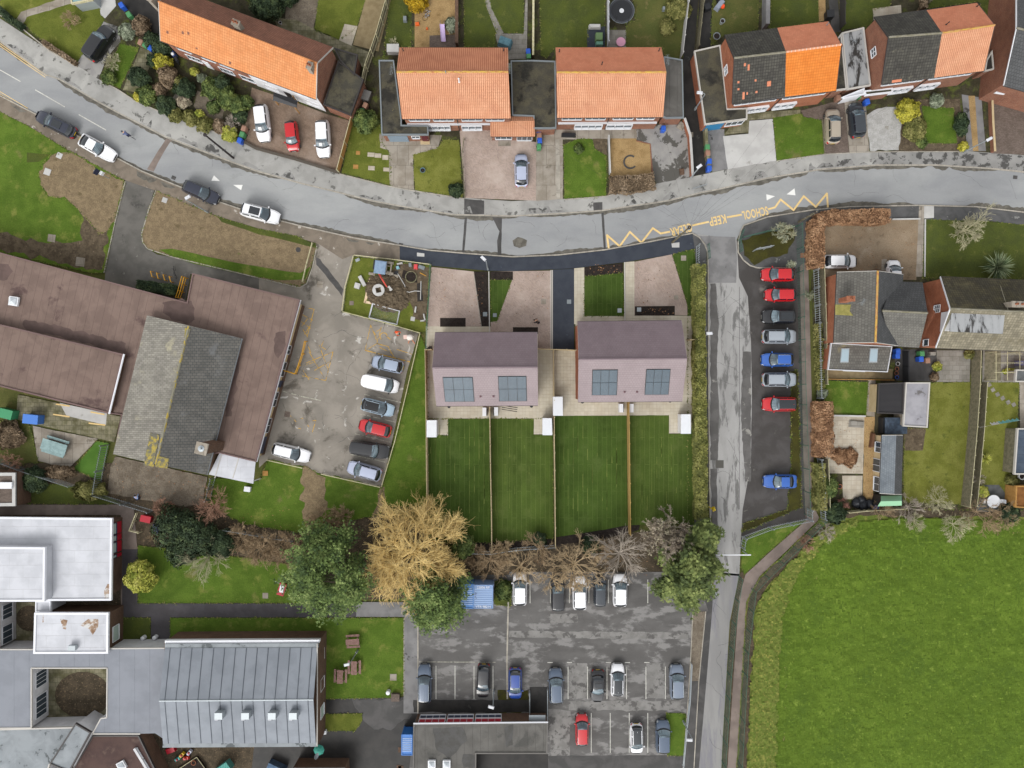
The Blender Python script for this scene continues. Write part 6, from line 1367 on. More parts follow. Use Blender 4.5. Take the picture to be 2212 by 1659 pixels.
def bare(x, y, r, h, tw, label, name='bare_tree', cat='tree', seed=1, limbs=7, depth=4, droop=0, kids_=(3,5), trunk=.14, zc=.6, spread=.7, thin=.011, flat=.55, leaves=None, nl=0, ls=.1, start=.25, aspect=(1,1), group=None):
    q = random.Random(seed); base = W(x, y, h*zc); base.z = 0; root = thing(name, label, cat, (base.x, base.y, .1), group); rr = r/S
    tk = MB(); b = MB(); top = Vector((base.x, base.y, h*start)); tk.tube([Vector((base.x,base.y,.0)), top], [trunk, trunk*.8], 7)
    for k in range(limbs):
        a = 2*math.pi*(k+q.uniform(-.3,.3))/limbs; el = q.uniform(.1,1.0)*flat + .1
        d = Vector((math.cos(a)*aspect[0], math.sin(a)*aspect[1], el*h/rr*.55)); branchy(b, tk, top, d, rr*q.uniform(.45,.62)*max(1,d.length*.8), trunk*.5, 1, depth, q, droop, kids_, spread, .15, thin)
    if limbs > 4: branchy(b, tk, top, Vector((q.uniform(-.2,.2),q.uniform(-.2,.2),1)), h*.4, trunk*.5, 1, depth, q, droop, kids_, spread, .15, thin)
    tk.build('trunk', tw, root, True); b.build('crown', tw, root)
    if leaves:
        lb = MB(); vs = b.v
        for k in range(nl):
            p = Vector(q.choice(vs)) + rv(q)*.12; leaf(lb, p, rv(q), ls*q.uniform(.6,1.3), 1.2, tone(p, .8, q))
        lb.build('leaves', leaves, root)
    return root
def conifer(x, y, r, h, L_, label, seed, zc=.5, hollow=None, n=9000, fs=.42, aspect=1.0, spiky=.0):
    q = random.Random(seed); base = W(x, y, h*zc); base.z = 0; root = thing('conifer', label, 'tree', (base.x, base.y, .1)); rr = r/S
    tk = MB(); tk.tube([Vector((base.x,base.y,0)), Vector((base.x,base.y,h*.6)), Vector((base.x,base.y,h*.93))], [.28,.18,.04], 8)
    b = MB(); nb = 64; ends = []
    for k in range(nb):
        a = q.uniform(0,2*math.pi); f = q.random(); z0 = h*(.15+.75*f); ln = rr*math.sqrt(max(.03,1-f*f*.95))*q.uniform(.82,1.12)*(1+.12*math.sin(a*5+seed))
        p0 = Vector((base.x,base.y,z0)); p1 = p0 + Vector((math.cos(a)*ln*aspect, math.sin(a)*ln/aspect, q.uniform(.05,.18)*h*(1-f)+.3))
        ends.append((p0,p1)); tk.tube([p0, p0.lerp(p1,.5)+Vector((0,0,.15)), p1], [.06,.04,.015], 4, 0, False)
    for i in range(n):
        p0, p1 = q.choice(ends); t = q.random()**.55; c = p0.lerp(p1, t) + Vector((0,0,.2)); w_ = .35 + .55*t
        off = rv(q)*q.random()**.6*w_*rr*.30; off.z *= .6; c = c + off
        if hollow and (Vector((c.x,c.y,0))-Vector((base.x+hollow[0],base.y+hollow[1],0))).length < hollow[2] and c.z > h*.25: continue
        out = Vector((c.x-base.x, c.y-base.y, 0)); out = out.normalized() if out.length > .1 else rv(q)
        d = (out + rv(q)*.65 + Vector((0,0,.05))).normalized(); s = fs*q.uniform(.5,1.15); m = tone(c, .75, q)
        # a spray: three narrow leaflets fanned
        side = d.cross(Vector((0,0,1))).normalized()
        for sp in (-.5, 0, .5):
            e = (d + side*sp - Vector((0,0,.18))).normalized(); u = e.cross(Vector((0,0,1)) + rv(q)*.5).normalized(); o = len(b.v)
            b.v += [tuple(c), tuple(c + e*s*.55 + u*s*.15), tuple(c + e*s), tuple(c + e*s*.55 - u*s*.15)]; b.f.append((o,o+1,o+2,o+3)); b.m.append(m)
    tk.build('trunk', m_bark_, root, True); b.build('crown', L_, root); return root
conifer(711,1238,90,10,L_con,'largest dark green conifer with a hollow middle beside the golden willow', 3, n=17000, hollow=(1.0,.3,.8), fs=.33)
conifer(943,1293,66,8.5,L_con,'rounder green conifer overlapping the blue container and the golden willow', 5, n=11000, fs=.32)
conifer(1488,1238,68,8,L_con2,'feathery bright green conifer at the corner of the access road', 9, n=6200, fs=.5, aspect=.95)
conifer(1520,1155,30,6,L_con2,'slim dark conifer at the lower end of the long hedge', 13, n=1600, fs=.5)
bare(890,1203,118,11,m_tw['gold'],'huge leafless golden willow spreading over the garden fence','willow_tree','tree',21,limbs=16,depth=5,droop=.14,kids_=(4,6),trunk=.42,zc=.55,spread=.72,thin=.015,flat=.8,start=.22)
bare(1243,1228,66,6,m_tw['ochre'],'ochre leafless tree overhanging the middle of the parked upper row','bare_tree','tree',31,limbs=10,depth=5,kids_=(3,4),trunk=.2,thin=.014,flat=.6)
bare(1345,1205,66,7.5,m_tw['grey'],'grey leafless tree with long straight limbs above the last white car','bare_tree','tree',34,limbs=11,depth=4,kids_=(3,5),trunk=.22,thin=.014,spread=.5,flat=.8)
bare(1440,1163,54,6.5,m_tw['grey'],'dense grey brown tree speckled with pale seed heads','bare_tree','tree',37,limbs=12,depth=5,kids_=(3,4),trunk=.2,thin=.014,leaves=L_tan,nl=5200,ls=.12)
bare(1165,1190,40,4.5,m_tw['brown'],'brown leafless scrub tree behind the new garden palisade','bare_tree','tree',41,limbs=9,depth=4,trunk=.14,thin=.014)
bare(1060,1215,48,4.5,m_tw['brown'],'brown leafless scrub tree above the blue container','bare_tree','tree',43,limbs=10,depth=4,trunk=.14,thin=.014)
bare(1125,1230,42,4.5,m_tw['ochre'],'ochre leafless scrub tree between the container and the first white car','bare_tree','tree',44,limbs=9,depth=4,trunk=.14,thin=.014)
bare(1195,1255,36,4,m_tw['ochre'],'small ochre leafless tree over the bonnet of the black car','bare_tree','tree',45,limbs=8,depth=4,trunk=.12,thin=.013)
bare(450,1100,42,5,m_tw['red'],'reddish leafless tree at the corner of the gravel yard','bare_tree','tree',47,limbs=11,depth=4,trunk=.16,thin=.014)
bare(440,1205,58,4.5,m_tw['pale'],'pale leafless shrub spreading over the long school lawn','bare_tree','tree',49,limbs=11,depth=4,trunk=.14,thin=.012,spread=.6)
bare(560,1185,42,3.5,m_tw['brown'],'brown thicket left of the largest conifer, further of two','thicket','shrub',51,limbs=15,depth=4,kids_=(4,5),trunk=.1,thin=.017)
bare(610,1190,44,3.5,m_tw['brown'],'brown thicket touching the largest conifer','thicket','shrub',52,limbs=15,depth=4,kids_=(4,5),trunk=.1,thin=.017)
bare(690,1140,44,3.5,m_tw['brown'],'brown thicket on the lawn edge above the largest conifer','thicket','shrub',53,limbs=15,depth=4,kids_=(4,5),trunk=.1,thin=.017)
bare(335,1160,22,3,m_tw['brown'],'small leafless shrub by the red topped crate','shrub','shrub',54,limbs=8,depth=4,trunk=.08,thin=.012)
bare(2103,491,40,5.5,m_tw['pale'],'pale leafless tree on the big front lawn at the right','bare_tree','tree',61,limbs=9,depth=5,kids_=(3,4),trunk=.16,thin=.013)
bare(1694,500,28,3,m_tw['pale'],'pale leafless bush in the mossy island beside the school sign','bare_tree','shrub',63,limbs=9,depth=4,trunk=.1,thin=.013,leaves=L_grey,nl=900,ls=.08)
bare(1712,570,12,2.5,m_tw['pale'],'small grey green sapling beside the green fence above the red car','bare_tree','tree',64,limbs=7,depth=3,trunk=.06,thin=.012,leaves=L_grey,nl=300,ls=.09)
bare(1752,637,14,2.5,m_tw['pale'],'small grey sapling against the palisade by the slate house','bare_tree','tree',65,limbs=7,depth=3,trunk=.06,thin=.012,leaves=L_grey,nl=300,ls=.09)
for i, (x, y, r, c, lab) in enumerate(((1970,1098,34,'grey','grey hedgerow shrub directly below the green shed corner'),(2035,1085,38,'pale','pale hedgerow shrub at the foot of the mossy lawn'),(2068,1135,36,'pale','pale branchy shrub reaching down into the field'),(2120,1108,44,'brown','brown hedgerow shrub below the garden table'),
        (2180,1112,34,'brown','brown hedgerow shrub in the far right corner'),(1982,1128,26,'pale','pale hedgerow shrub drooping over the field edge'),(1790,1150,26,'grey','grey shrub on the dry verge at the field corner'),(1745,1175,22,'red','reddish scrub on the verge beside the bending path'),(1910,1100,30,'brown','brown hedgerow scrub below the pile of black bags'),(2150,1130,26,'brown','low brown scrub at the field edge near the right side'))):
    bare(x, y, r, 2.6, m_tw[c], lab, 'hedgerow_shrub', 'shrub', 70+i, limbs=10, depth=4, trunk=.07, thin=.012, group='leafless shrubs along the field edge', spread=.6)
bare(1822,1087,15,2,m_tw['pink'],'small pink twigged shrub beside the black rubbish bags','shrub','shrub',82,limbs=8,depth=4,trunk=.05,thin=.012)
bare(850,90,14,2,m_tw['pale'],'little leafless sapling in the rough plot behind the mossy garage','bare_tree','tree',83,limbs=7,depth=3,trunk=.05,thin=.012)
bare(148,38,24,2.5,m_tw['brown'],'little leafless tree on the top left lawn','bare_tree','tree',84,limbs=8,depth=4,trunk=.06,thin=.012)
bare(240,130,22,2,m_tw['pale'],'leafless shrub beside the black four by four','shrub','shrub',85,limbs=9,depth=4,trunk=.06,thin=.012)
bare(498,262,20,2,m_tw['grey'],'leafless shrub in the front garden by the bins','shrub','shrub',86,limbs=9,depth=4,trunk=.06,thin=.012)
bare(2120,1036,16,1.8,m_tw['grey'],'grey leafless bush beside the garden deck','shrub','shrub',87,limbs=9,depth=3,trunk=.05,thin=.012)
bare(20,1000,30,2.5,m_tw['red'],'reddish bare scrub at the left edge by the school fence','shrub','shrub',88,limbs=9,depth=4,trunk=.06,thin=.012)
# hedges
hedge([1508,575,1509,700,1510,830,1512,960,1513,1118], 23, 2.0, L_hedge, 'long clipped olive green hedge between the new gardens and the access road', ls=.12)
hedge([1761,580,1760,520,1762,478,1790,470,1850,470,1915,469], 30, 1.8, L_beech, 'coppery beech hedge turning the corner of the brown gravel drive', ls=.11)
hedge([1775,868,1776,920,1778,985], 36, 1.9, L_beech, 'coppery beech hedge beside the cream paved patio', ls=.11)
hedge([1316,400,1360,400,1412,392], 34, 1.3, L_brown, 'brown clipped hedge in front of the tan gravel square', ls=.09)
hedge([300,617,340,622,384,628], 22, 1.2, L_dark, 'low dark evergreen hedge in the notch of the brown school roof', ls=.12)
hedge([1772,840,1768,760,1766,700], 14, 1.0, L_olive, 'straggling olive growth along the palisade west of the slate house', dens=.5)
hedge([1766,1000,1768,1060,1770,1100], 22, 1.4, L_olive, 'ragged olive hedge between path and patio below the beech hedge', ragged=.3)
hedge([95,92,120,108,165,138], 10, .8, L_brown, 'thin brown hedge along the front edge of the top left lawn', dens=.6)
hedge([0,20,25,45,50,60], 14, .9, L_dark, 'dark hedge at the top left corner of the lawn', dens=.6)
hedge([1993,20,1995,0,1996,-30], 10, 1.2, L_brown, 'narrow brown hedge behind the terracotta roofed pair', dens=.6)
# shrubs
B_ = [
 (301,168,22,1.9,L_dark,'oval clipped dark green shrub by the slab path',18),(353,138,19,1.6,L_yel,'bright yellow shrub beside the brown conifer',None),(364,166,18,1.8,L_brown,'brown dying conifer below the yellow shrub',24),(359,228,20,1.8,L_dark,'round dark green clipped shrub by the pavement',None),
 (318,207,21,1.2,L_mid,'spreading green shrub between the oval shrub and the pavement',None),(400,192,21,1.6,L_dark,'dark green shrub in the middle of the terrace garden',None),(420,156,8,1.0,L_lime,'small lime round shrub against the terrace',None),(388,180,13,1.2,L_olive,'olive shrub left of the small lime round one',None),
 (437,170,10,1.0,L_grey,'small grey green shrub near the terrace wall',None),(458,192,21,1.6,L_mid,'green shrub above the grey gravel bed',None),(480,182,18,1.6,L_dark,'dark shrub near the terrace door',None),(492,212,22,1.6,L_mid,'large green shrub right of the gravel bed',None),
 (514,230,19,1.6,L_mid,'green shrub near the paved drive',None),(533,222,14,1.2,L_mid,'smaller green shrub touching the paved drive',None),(520,250,15,1.2,L_dark,'dark green shrub on the edge of the paved drive',None),(397,221,14,1.2,L_tan,'round tan shrub beside the winding path',None),
 (432,247,9,.9,L_lime,'small bright green shrub below the gravel bed',None),(413,256,17,1.1,L_olive,'olive shrub on the pavement edge below the gravel',None),(442,270,17,1.1,L_olive,'second olive shrub along the pavement edge',None),(476,274,15,1.1,L_brown,'brown shrub along the pavement edge',None),(496,290,16,1.1,L_lime,'lime shrub beside the blue bin at the pavement',None),
 (275,68,16,1.3,L_grey,'grey green shrub below the dark side drive',None),(305,58,19,1.4,L_brown,'brown scrubby shrub left of the terrace',None),(350,100,22,1.6,L_dark,'dark shrub under the terrace corner',None),(328,88,16,1.5,L_dark,'dark shrub behind the three small bins',None),(236,168,15,1.1,L_mid,'green shrub at the garden gate by the pavement',None),
 (333,132,14,1.2,L_dark,'dark shrub above the yellow one',None),(380,250,15,1.1,L_olive,'olive shrub on the edging right of the round clipped one',None),(462,232,14,1,L_mid,'green clump on the gravel bed edge',None),(345,195,14,1,L_brown,'brown clump between the two clipped shrubs',None),(298,210,9,.8,L_yel,'small yellow shrub at the pavement edge',None),
 (788,262,25,1.5,L_mid,'light green bush at the top of the slabbed lawn',None),(900,3,22,1.8,L_gold,'golden shrub at the top edge',None),(976,55,14,1.3,L_grey,'grey green shrub beside the toy slide',None),(985,412,15,1.0,L_dark,'dark green clump at the corner of the mossy lawn',None),
 (575,12,34,3,L_dark,'big dark shrub behind the terrace roof',None),(622,-4,18,2,L_dark,'dark shrub at the top beside the grey gravel',None),(560,-20,30,3,L_mid,'green shrub at the top edge behind the terrace',None),
 (1465,18,26,1.2,L_olive,'mossy brown bramble patch beside the alley',None),(1440,60,16,.9,L_olive,'low bramble clump in the trampoline garden',None),(1250,322,10,.5,L_mid,'tiny clump on the square front lawn',None),
 (1961,240,23,1.6,L_yel,'rounded yellow green bush in front of the terracotta pair',None),(2021,218,14,1.1,L_grey,'silver grey shrub under the house window',None),(1975,275,24,1.1,L_olive,'olive heather bed beside the square lawn',30),(2075,268,13,1.2,L_dark,'dark shrub right of the square lawn',24),(2080,317,10,.9,L_yel,'small yellow shrub at the lamp post',None),
 (1990,308,12,.9,L_mid,'small green shrub at the lawn corner by the pavement',None),(2175,38,13,1.5,L_yel,'yellow green shrub beside the coloured bins, top right',None),(2023,792,9,.8,L_lime,'small lime shrub behind the mossy house',None),(2017,815,9,.7,L_brown,'brown dead clump below the small lime shrub',None),
 (1791,1052,17,1.6,L_mid,'green shrub beside the small patio',24),(1803,1108,21,1.8,L_dark,'dark evergreen at the corner of field and footpath',None),(2121,1062,12,1.1,L_lime,'bright round shrub at the foot of the long fence',None),(2185,1038,12,.9,L_olive,'olive shrub at the head of the grey deck',None),
 (2180,1108,20,1.6,L_dark,'dark evergreen below the brown timber shed',None),(304,1246,32,3.0,L_lime,'big round yellow green bush beside the white school block',None),(376,1140,44,3.2,L_dark,'dark evergreen thicket below the gravel yard, left',None),(425,1155,42,3.4,L_dark,'dark evergreen thicket below the gravel yard, right',None),(395,1185,34,2.6,L_dark,'dark evergreen thicket on the edge of the long lawn',None),
 (478,1175,30,2.4,L_dark,'dark evergreen shrub left of the brown thickets',None),(75,1035,26,1.8,L_dark,'dark shrub by the small brick outbuilding',None),(195,1060,34,1.4,L_olive,'straggly olive shrub under the school palisade',20),(130,1020,30,1.2,L_brown,'brown bramble below the old court',14),(1165,1165,14,1.6,L_dark,'dark evergreen in the scrub behind the third lawn',None),
 (1278,1180,20,2.0,L_dark,'dark evergreen behind the fourth lawn',None),(1000,1180,26,2.5,L_mid,'green bush at the willow foot by the palisade',None),(1088,1275,16,1.2,L_mid,'green clump right of the blue containers',22),(2140,986,2,.2,L_lime,'x',None),(20,940,30,1.0,L_brown,'brown brambles beside the old court',None),
 (2093,765,10,.8,L_olive,'small olive clump beside the long panel fence',None),(2180,802,14,.8,L_lime,'yellow green low hedge below the timber deck',6),(1776,850,10,1.2,L_grey,'grey shrub at the end of the beech hedge',None),(1672,1008,4,.2,L_olive,'x',None)]
for a in B_:
    if a[5] == 'x': continue
    bush(a[0], a[1], a[2], a[3], a[4], a[5], ry=a[6], group=None)
# leaf heap, yuccas
bush(1815,985,16,.5,L_beech,'heart shaped heap of copper leaves on the cream patio, left lobe','leaf heap','leaf_heap',ls=.1,dens=1.5); bush(1836,988,14,.5,L_beech,'heap of copper leaves on the cream patio, right lobe','leaf heap','leaf_heap',ls=.1,ry=20,dens=1.5)
def yucca(x, y, r, h, L_, lab, n=110):
    base = W(x,y,h*.4); base.z = .14; root = thing('yucca', lab, 'plant', base); b = MB(); rr = r/S
    for i in range(n):
        a = rnd.uniform(0,6.28); el = rnd.uniform(.05,1.4); d = Vector((math.cos(a)*math.cos(el), math.sin(a)*math.cos(el), math.sin(el))); l = rr*rnd.uniform(.75,1.1); s = d.cross(Vector((0,0,1)))
        s = s.normalized()*.05 if s.length > .01 else Vector((.05,0,0)); p0 = base + Vector((0,0,.35*h)); p1 = p0 + d*l*.6; p2 = p0 + d*l + Vector((0,0,-.12*l))
        o = len(b.v); b.v += [tuple(p0-s*.6), tuple(p0+s*.6), tuple(p1+s), tuple(p1-s), tuple(p2)]; b.f += [(o,o+1,o+2,o+3),(o+3,o+2,o+4)]; m = rnd.choice((0,1,2,3)); b.m += [m, m]
    b.build('leaves', L_, root); MB().lathe(base, [(.12,0),(.1,.4*h)], 8).build('stem', m_bark_, root)
yucca(2152,578,38,1.6,leafm('yucca_leaf','#6f7f5c','#8b9a72','#55684a','#a5b08a'),'big spiky yucca on the front lawn of the mossy house',190)
yucca(2127,990,15,.9,L_lime,'small spiky plant against the long panel fence',70)

for i, (x, y, r, c, lab) in enumerate(((520,1165,34,'brown','brown thicket nearest the dark evergreens'),(645,1185,34,'brown','brown thicket hard against the largest conifer, lower side'),(735,1120,30,'brown','brown thicket between the largest conifer and the lawn'),(1020,1200,30,'brown','brown thicket at the right foot of the willow'),(1290,1190,34,'brown','brown thicket under the grey leafless tree'),(1090,1195,30,'ochre','ochre thicket left of the second new garden fence'),(350,1100,26,'red','reddish thicket below the gravel yard palisade'))):
    bare(x, y, r, 2.8, m_tw[c], lab, 'thicket', 'shrub', 90+i, limbs=14, depth=4, kids_=(4,5), trunk=.08, thin=.016)
# ================================================================== FENCES, POLES, PEOPLE, GARDEN THINGS
def fence(flat, h, style, label, m=None, mp=None, step=2.4, g=.12, name='fence', post=.1, w_=None, cat='fence'):
    P = pts(flat); c = centroid(P); root = thing(name, label, cat, (c.x, c.y, 0))
    m = m or m_wood; mp = mp or m; body = MB(); rails = MB()
    for i in range(len(P)-1):
        a, b = P[i], P[i+1]; t = b-a; l = t.length; t.normalize(); rz = math.atan2(t.y,t.x); n = max(1, round(l/step)); q = Vector((-t.y,t.x,0))
        for k in range(n + (1 if i == len(P)-2 else 0)):
            p = a + t*l*k/n; MB().box(p + Vector((0,0,g+h*.52)) + (q*.05 if style == 'panel' else q*0), (post, post, h*1.04+.1)).build('post', mp, root)
        mid = (a+b)/2
        if style == 'panel':
            bw = .14; nb = int(l/bw)
            for k in range(nb): body.box(a + t*(l*(k+.5)/nb) + Vector((0,0,g+h/2)) - q*(.012 if k % 2 else -.0), (l/nb*.97, .022, h*(.985 + .015*((k*7)%3)/2)), rz)
            rails.box(mid + Vector((0,0,g+h+.02)), (l, .06, .035), rz)
            for z in (.25,.75): rails.box(mid + q*.045 + Vector((0,0,g+h*z)), (l,.05,.08), rz)
        elif style == 'rail':
            rails.box(mid + Vector((0,0,g+h)), (l, .09, .07), rz); rails.box(mid + Vector((0,0,g+h*.5)), (l, .04, .08), rz)
        elif style == 'palisade':
            nb = int(l/.28)
            for k in range(nb): p = a + t*(l*(k+.5)/nb); body.box(p + Vector((0,0,g+h/2)), (.07,.018,h), rz); body.box(p + Vector((0,0,g+h+.05)), (.05,.015,.12), rz, 0, taper=.2)
            for z in (.12,.85): rails.box(mid + Vector((0,0,g+h*z)) - q*.03, (l,.05,.05), rz)
        elif style == 'mesh':
            nb = int(l/.32)
            for k in range(nb): body.box(a + t*(l*(k+.5)/nb) + Vector((0,0,g+h/2)), (.014,.014,h), rz)
            for z in range(6): body.box(mid + Vector((0,0,g+h*(z+.5)/6)), (l,.014,.014), rz)
            rails.box(mid + Vector((0,0,g+h)), (l,.035,.04), rz)
        elif style == 'slat':
            for z in range(int(h/.16)): body.box(mid + Vector((0,0,g+.1+z*.16)), (l,.03,.12), rz)
            rails.box(mid + Vector((0,0,g+h+.02)), (l,.08,.04), rz)
    if body.v: body.build({'panel':'boards','palisade':'pales','mesh':'mesh','slat':'slats'}[style], m, root)
    if rails.v: rails.build('rail', mp, root)
    return root
def wall(flat, h, w_, label, m, name='garden_wall', cope=None, g=.1, cat='wall'):
    P = pts(flat); c = centroid(P); root = thing(name, label, cat, (c.x,c.y,0)); b = MB(); cb = MB()
    for i in range(len(P)-1):
        a, e = P[i], P[i+1]; t = e-a; l = t.length; rz = math.atan2(t.y,t.x); b.box((a+e)/2+Vector((0,0,g+h/2)), (l,w_,h), rz); cb.box((a+e)/2+Vector((0,0,g+h+.03+i*.002)), (l+.05,w_+.06,.06), rz)
    b.build('brickwork' if m in (m_brick,m_brickO,m_brickB) else 'wall_body', m, root); cb.build('coping', cope or m, root); return root
fence([922,757,924,905,925,1020,926,1100], 1.8, 'panel', 'new timber board fence, westernmost, beside the school grass strip')
fence([1058.5,879,1060,1000,1062,1100,1063,1186], 1.8, 'panel', 'new timber fence between the first and second new gardens')
fence([1194,757,1195,900,1197,1050,1198,1176], 1.8, 'panel', 'new timber fence down the middle between the two new house plots')
fence([1353.5,868,1355,1000,1356,1080,1357,1150], 1.8, 'panel', 'new timber fence between the third and fourth new gardens', m=mat('honey_timber','#c4a468','#b8975b',sc1=3,grain=.1))
fence([1162,755,1185,756,1222,757,1243,758], 1.8, 'panel', 'new timber gate and fence closing the gap between the two new houses')
fence([922,757,935,757], 1.8, 'panel', 'short new timber fence at the west corner of the west new house'); fence([1483,736,1504,735], 1.8, 'panel', 'short new timber fence between the east new house and the hedge')
fence([741,674,748,620,766,553], .55, 'rail', 'low pale timber knee rail on the drive side of the works plot', m_woodP, step=3); fence([766,553,850,562,931,573], .55, 'rail', 'low pale timber knee rail along the pavement at the works plot', m_woodP, step=3)
fence([741,674,830,697,908,720], .55, 'rail', 'low pale timber knee rail between works plot and school car park', m_woodP, step=3); fence([908,722,880,845,855,950,826,1049], .55, 'rail', 'low pale timber knee rail down the right side of the school car park', m_woodP, step=3)
fence([580,993,655,1010], .5, 'rail', 'short knee rail on the lawn near the white estate', m_woodP, step=3); fence([697,1023,822,1051], .5, 'rail', 'knee rail at the foot of the school car park by the silver car', m_woodP, step=3)
fence([677,527,664,575,656,610], .55, 'rail', 'double knee rail at the end of the worn lawn by the school drive', m_woodP, step=3)
fence([931,573,928,640,924,700,922,757], 1.3, 'mesh', 'thin green mesh fence between works plot and west new driveway', m_green, step=2.6, post=.06)
fence([1719,490,1722,640,1726,830,1731,960,1737,1110], 2.0, 'mesh', 'long green mesh fence right of the parking strip', m_green, step=3, post=.07)
fence([1594,1243,1580,1340,1570,1450,1561,1594,1556,1690], 1.8, 'mesh', 'green mesh fence between the lower access road and the footpath', m_green, step=3, post=.07)
fence([1770,1122,1712,1180,1650,1240,1622,1270,1606,1400,1590,1690], 1.9, 'mesh', 'green mesh fence between footpath and playing field', m_green, step=3, post=.07)
fence([1598,545,1594,520,1602,500], 1.1, 'mesh', 'short green pedestrian fence round the mossy island', m_green, step=1.5, post=.06); fence([1602,515,1650,503,1712,492], 1.1, 'mesh', 'green pedestrian fence along the top of the mossy island', m_green, step=2, post=.06)
fence([1527,530,1529,560], 1.1, 'mesh', 'short green pedestrian barrier at the drive mouth', m_green, step=1, post=.06)
fence([1504,533,1503,572], 1.6, 'palisade', 'short grey palisade at the head of the long hedge', m_galv, step=2.5)
fence([1598,1180,1602,1158,1659,1137,1742,1120,1742,1098], 1.9, 'palisade', 'grey steel palisade at the bottom of the parking strip', m_galv, step=2.75)
fence([1756,585,1760,700,1764,860], 1.7, 'palisade', 'grey palisade beside the footpath, upper stretch', m_galv, step=2.75); fence([1764,990,1769,1060,1772,1118], 1.7, 'palisade', 'grey palisade beside the footpath, lower stretch', m_galv, step=2.75)
fence([1769,580,1773,700,1776,830], 1.5, 'panel', 'weathered timber fence west of the slate house', m_woodO, m_woodP); fence([1778,990,1781,1060,1782,1112], 1.4, 'panel', 'weathered timber fence left of the small patio', m_woodO, m_woodP)
fence([237,960,226,1015,218,1066], 2.0, 'palisade', 'grey palisade between artificial lawn and gravel yard', m_galvD, step=2.75); fence([218,1066,280,1085,336,1102], 2.0, 'palisade', 'grey palisade along the bottom of the gravel yard', m_galvD, step=2.75)
fence([468,1030,462,1052,457,1078], 1.9, 'palisade', 'grey palisade right of the gravel yard', m_galvD, step=2); fence([-10,985,60,1012,168,1048], 1.8, 'mesh', 'dull wire fence across the scrub below the old court', m_galvD, step=3, post=.06)
fence([1000,1189,1062,1190,1115,1182,1198,1176], 1.8, 'palisade', 'grey palisade behind the first two new gardens', m_galv, step=2.75)
fence([490,1140,560,1152,640,1165], 1.5, 'mesh', 'wire fence hidden in the brown thickets', m_galvD, step=3, post=.05)
fence([270,690+700,270,1390], 1, 'rail', 'x') if False else None
# north gardens
fence([850,-60,838,20,818,90,795,155,789,183], 1.9, 'panel', 'tall weathered timber fence right of the timber deck', m_woodO, m_woodP)
fence([765,259,750,315,734,374], 1.5, 'slat', 'golden slatted fence beside the terrace drive', m_woodG, m_woodP)
wall([528,308,553,322,640,346,734,375], .35, .25, 'low dark wall along the front of the terrace drive', mat('dark_wall','#5b544c',grain=.1))
fence([595,42,605,10,622,-50], 1.7, 'panel', 'weathered fence behind the terrace by the grey gravel', m_woodO)
wall([988,-60,988,103], 1.2, .35, 'rough stone and brick wall left of the long lawn', m_brickB); wall([1152,-60,1151,128], 1.1, .2, 'rough garden wall with white stones between two lawns', m_leafsoil, cope=m_woodP)
fence([1311,-60,1311,103], 1.7, 'panel', 'white topped fence between trampoline garden and the neat lawn', m_fascia); fence([1487,-60,1480,20,1468,127], 1.8, 'panel', 'pale concrete panel fence left of the back alley', m_concW); fence([1516,-60,1512,20,1502,112], 1.8, 'panel', 'weathered fence right of the back alley', m_woodO)
wall([1313,298,1316,378], .9, .12, 'thin pale wall between square lawn and tan gravel', m_concW); wall([1474,263,1486,300,1489,345,1491,383], 1.1, .25, 'leaning orange brick wall beside the alley mouth', m_brickO, cope=m_concW)
wall([1520,282,1522,330,1528,371], 1.0, .3, 'mossy grey wall right of the alley mouth', m_slabM); wall([2134,212,2136,270,2140,331], .7, .2, 'low brick pier wall beside the brown paved drive', m_brick, cope=m_cream)
wall([1650,-60,1648,66], 1.6, .45, 'thick grey concrete panel wall between back gardens', m_pathG); fence([1814,-60,1812,65], 1.6, 'panel', 'dark timber fence beside the narrow dark path', mat('dark_timber','#4a4743',grain=.15)); fence([1997,-60,1996,16], 1.6, 'panel', 'grey timber fence behind the terracotta pair', m_woodO)
fence([2150,-60,2148,60,2152,110], 1.7, 'panel', 'weathered timber fence beside the far right side path', m_woodO); fence([1003,303,1000,330,1004,428], .7, 'rail', 'low wire fence between mossy lawn and pink drive', m_woodO, step=2); fence([1774,262,1779,333], .3, 'rail', 'low edging rail beside the brown paved drive', m_woodO, step=2)
fence([2098,757,2096,830,2090,920,2082,1010,2074,1090], 1.8, 'panel', 'long weathered panel fence between the two mossy east lawns', m_woodO, m_woodP, step=1.9)
fence([2118,826,2112,920,2104,1010,2096,1090], 1.2, 'panel', 'second parallel weathered panel fence right of the long one', m_woodO, m_woodP, step=1.9); fence([1784,819,1925,821], .5, 'rail', 'timber edging rail below the deck', m_woodG, step=3); fence([1948,760,1949,825], 1.4, 'slat', 'dark fence beside the two blue bins', m_black)
fence([1823,1104,1860,1100,1945,1095], 1.3, 'panel', 'timber fence behind the black bags at the field edge', m_woodO, m_woodP); wall([1781,897,1866,899], .3, .15, 'low pale edging wall at the top of the cream patio', m_concW)
wall([1995,598,1996,475], .15, .1, 'thin white edging along the big front lawn', m_concW); wall([1925,475,1984,474], .25, .12, 'thin pale kerb wall at the top of the gravel drive', m_concW)
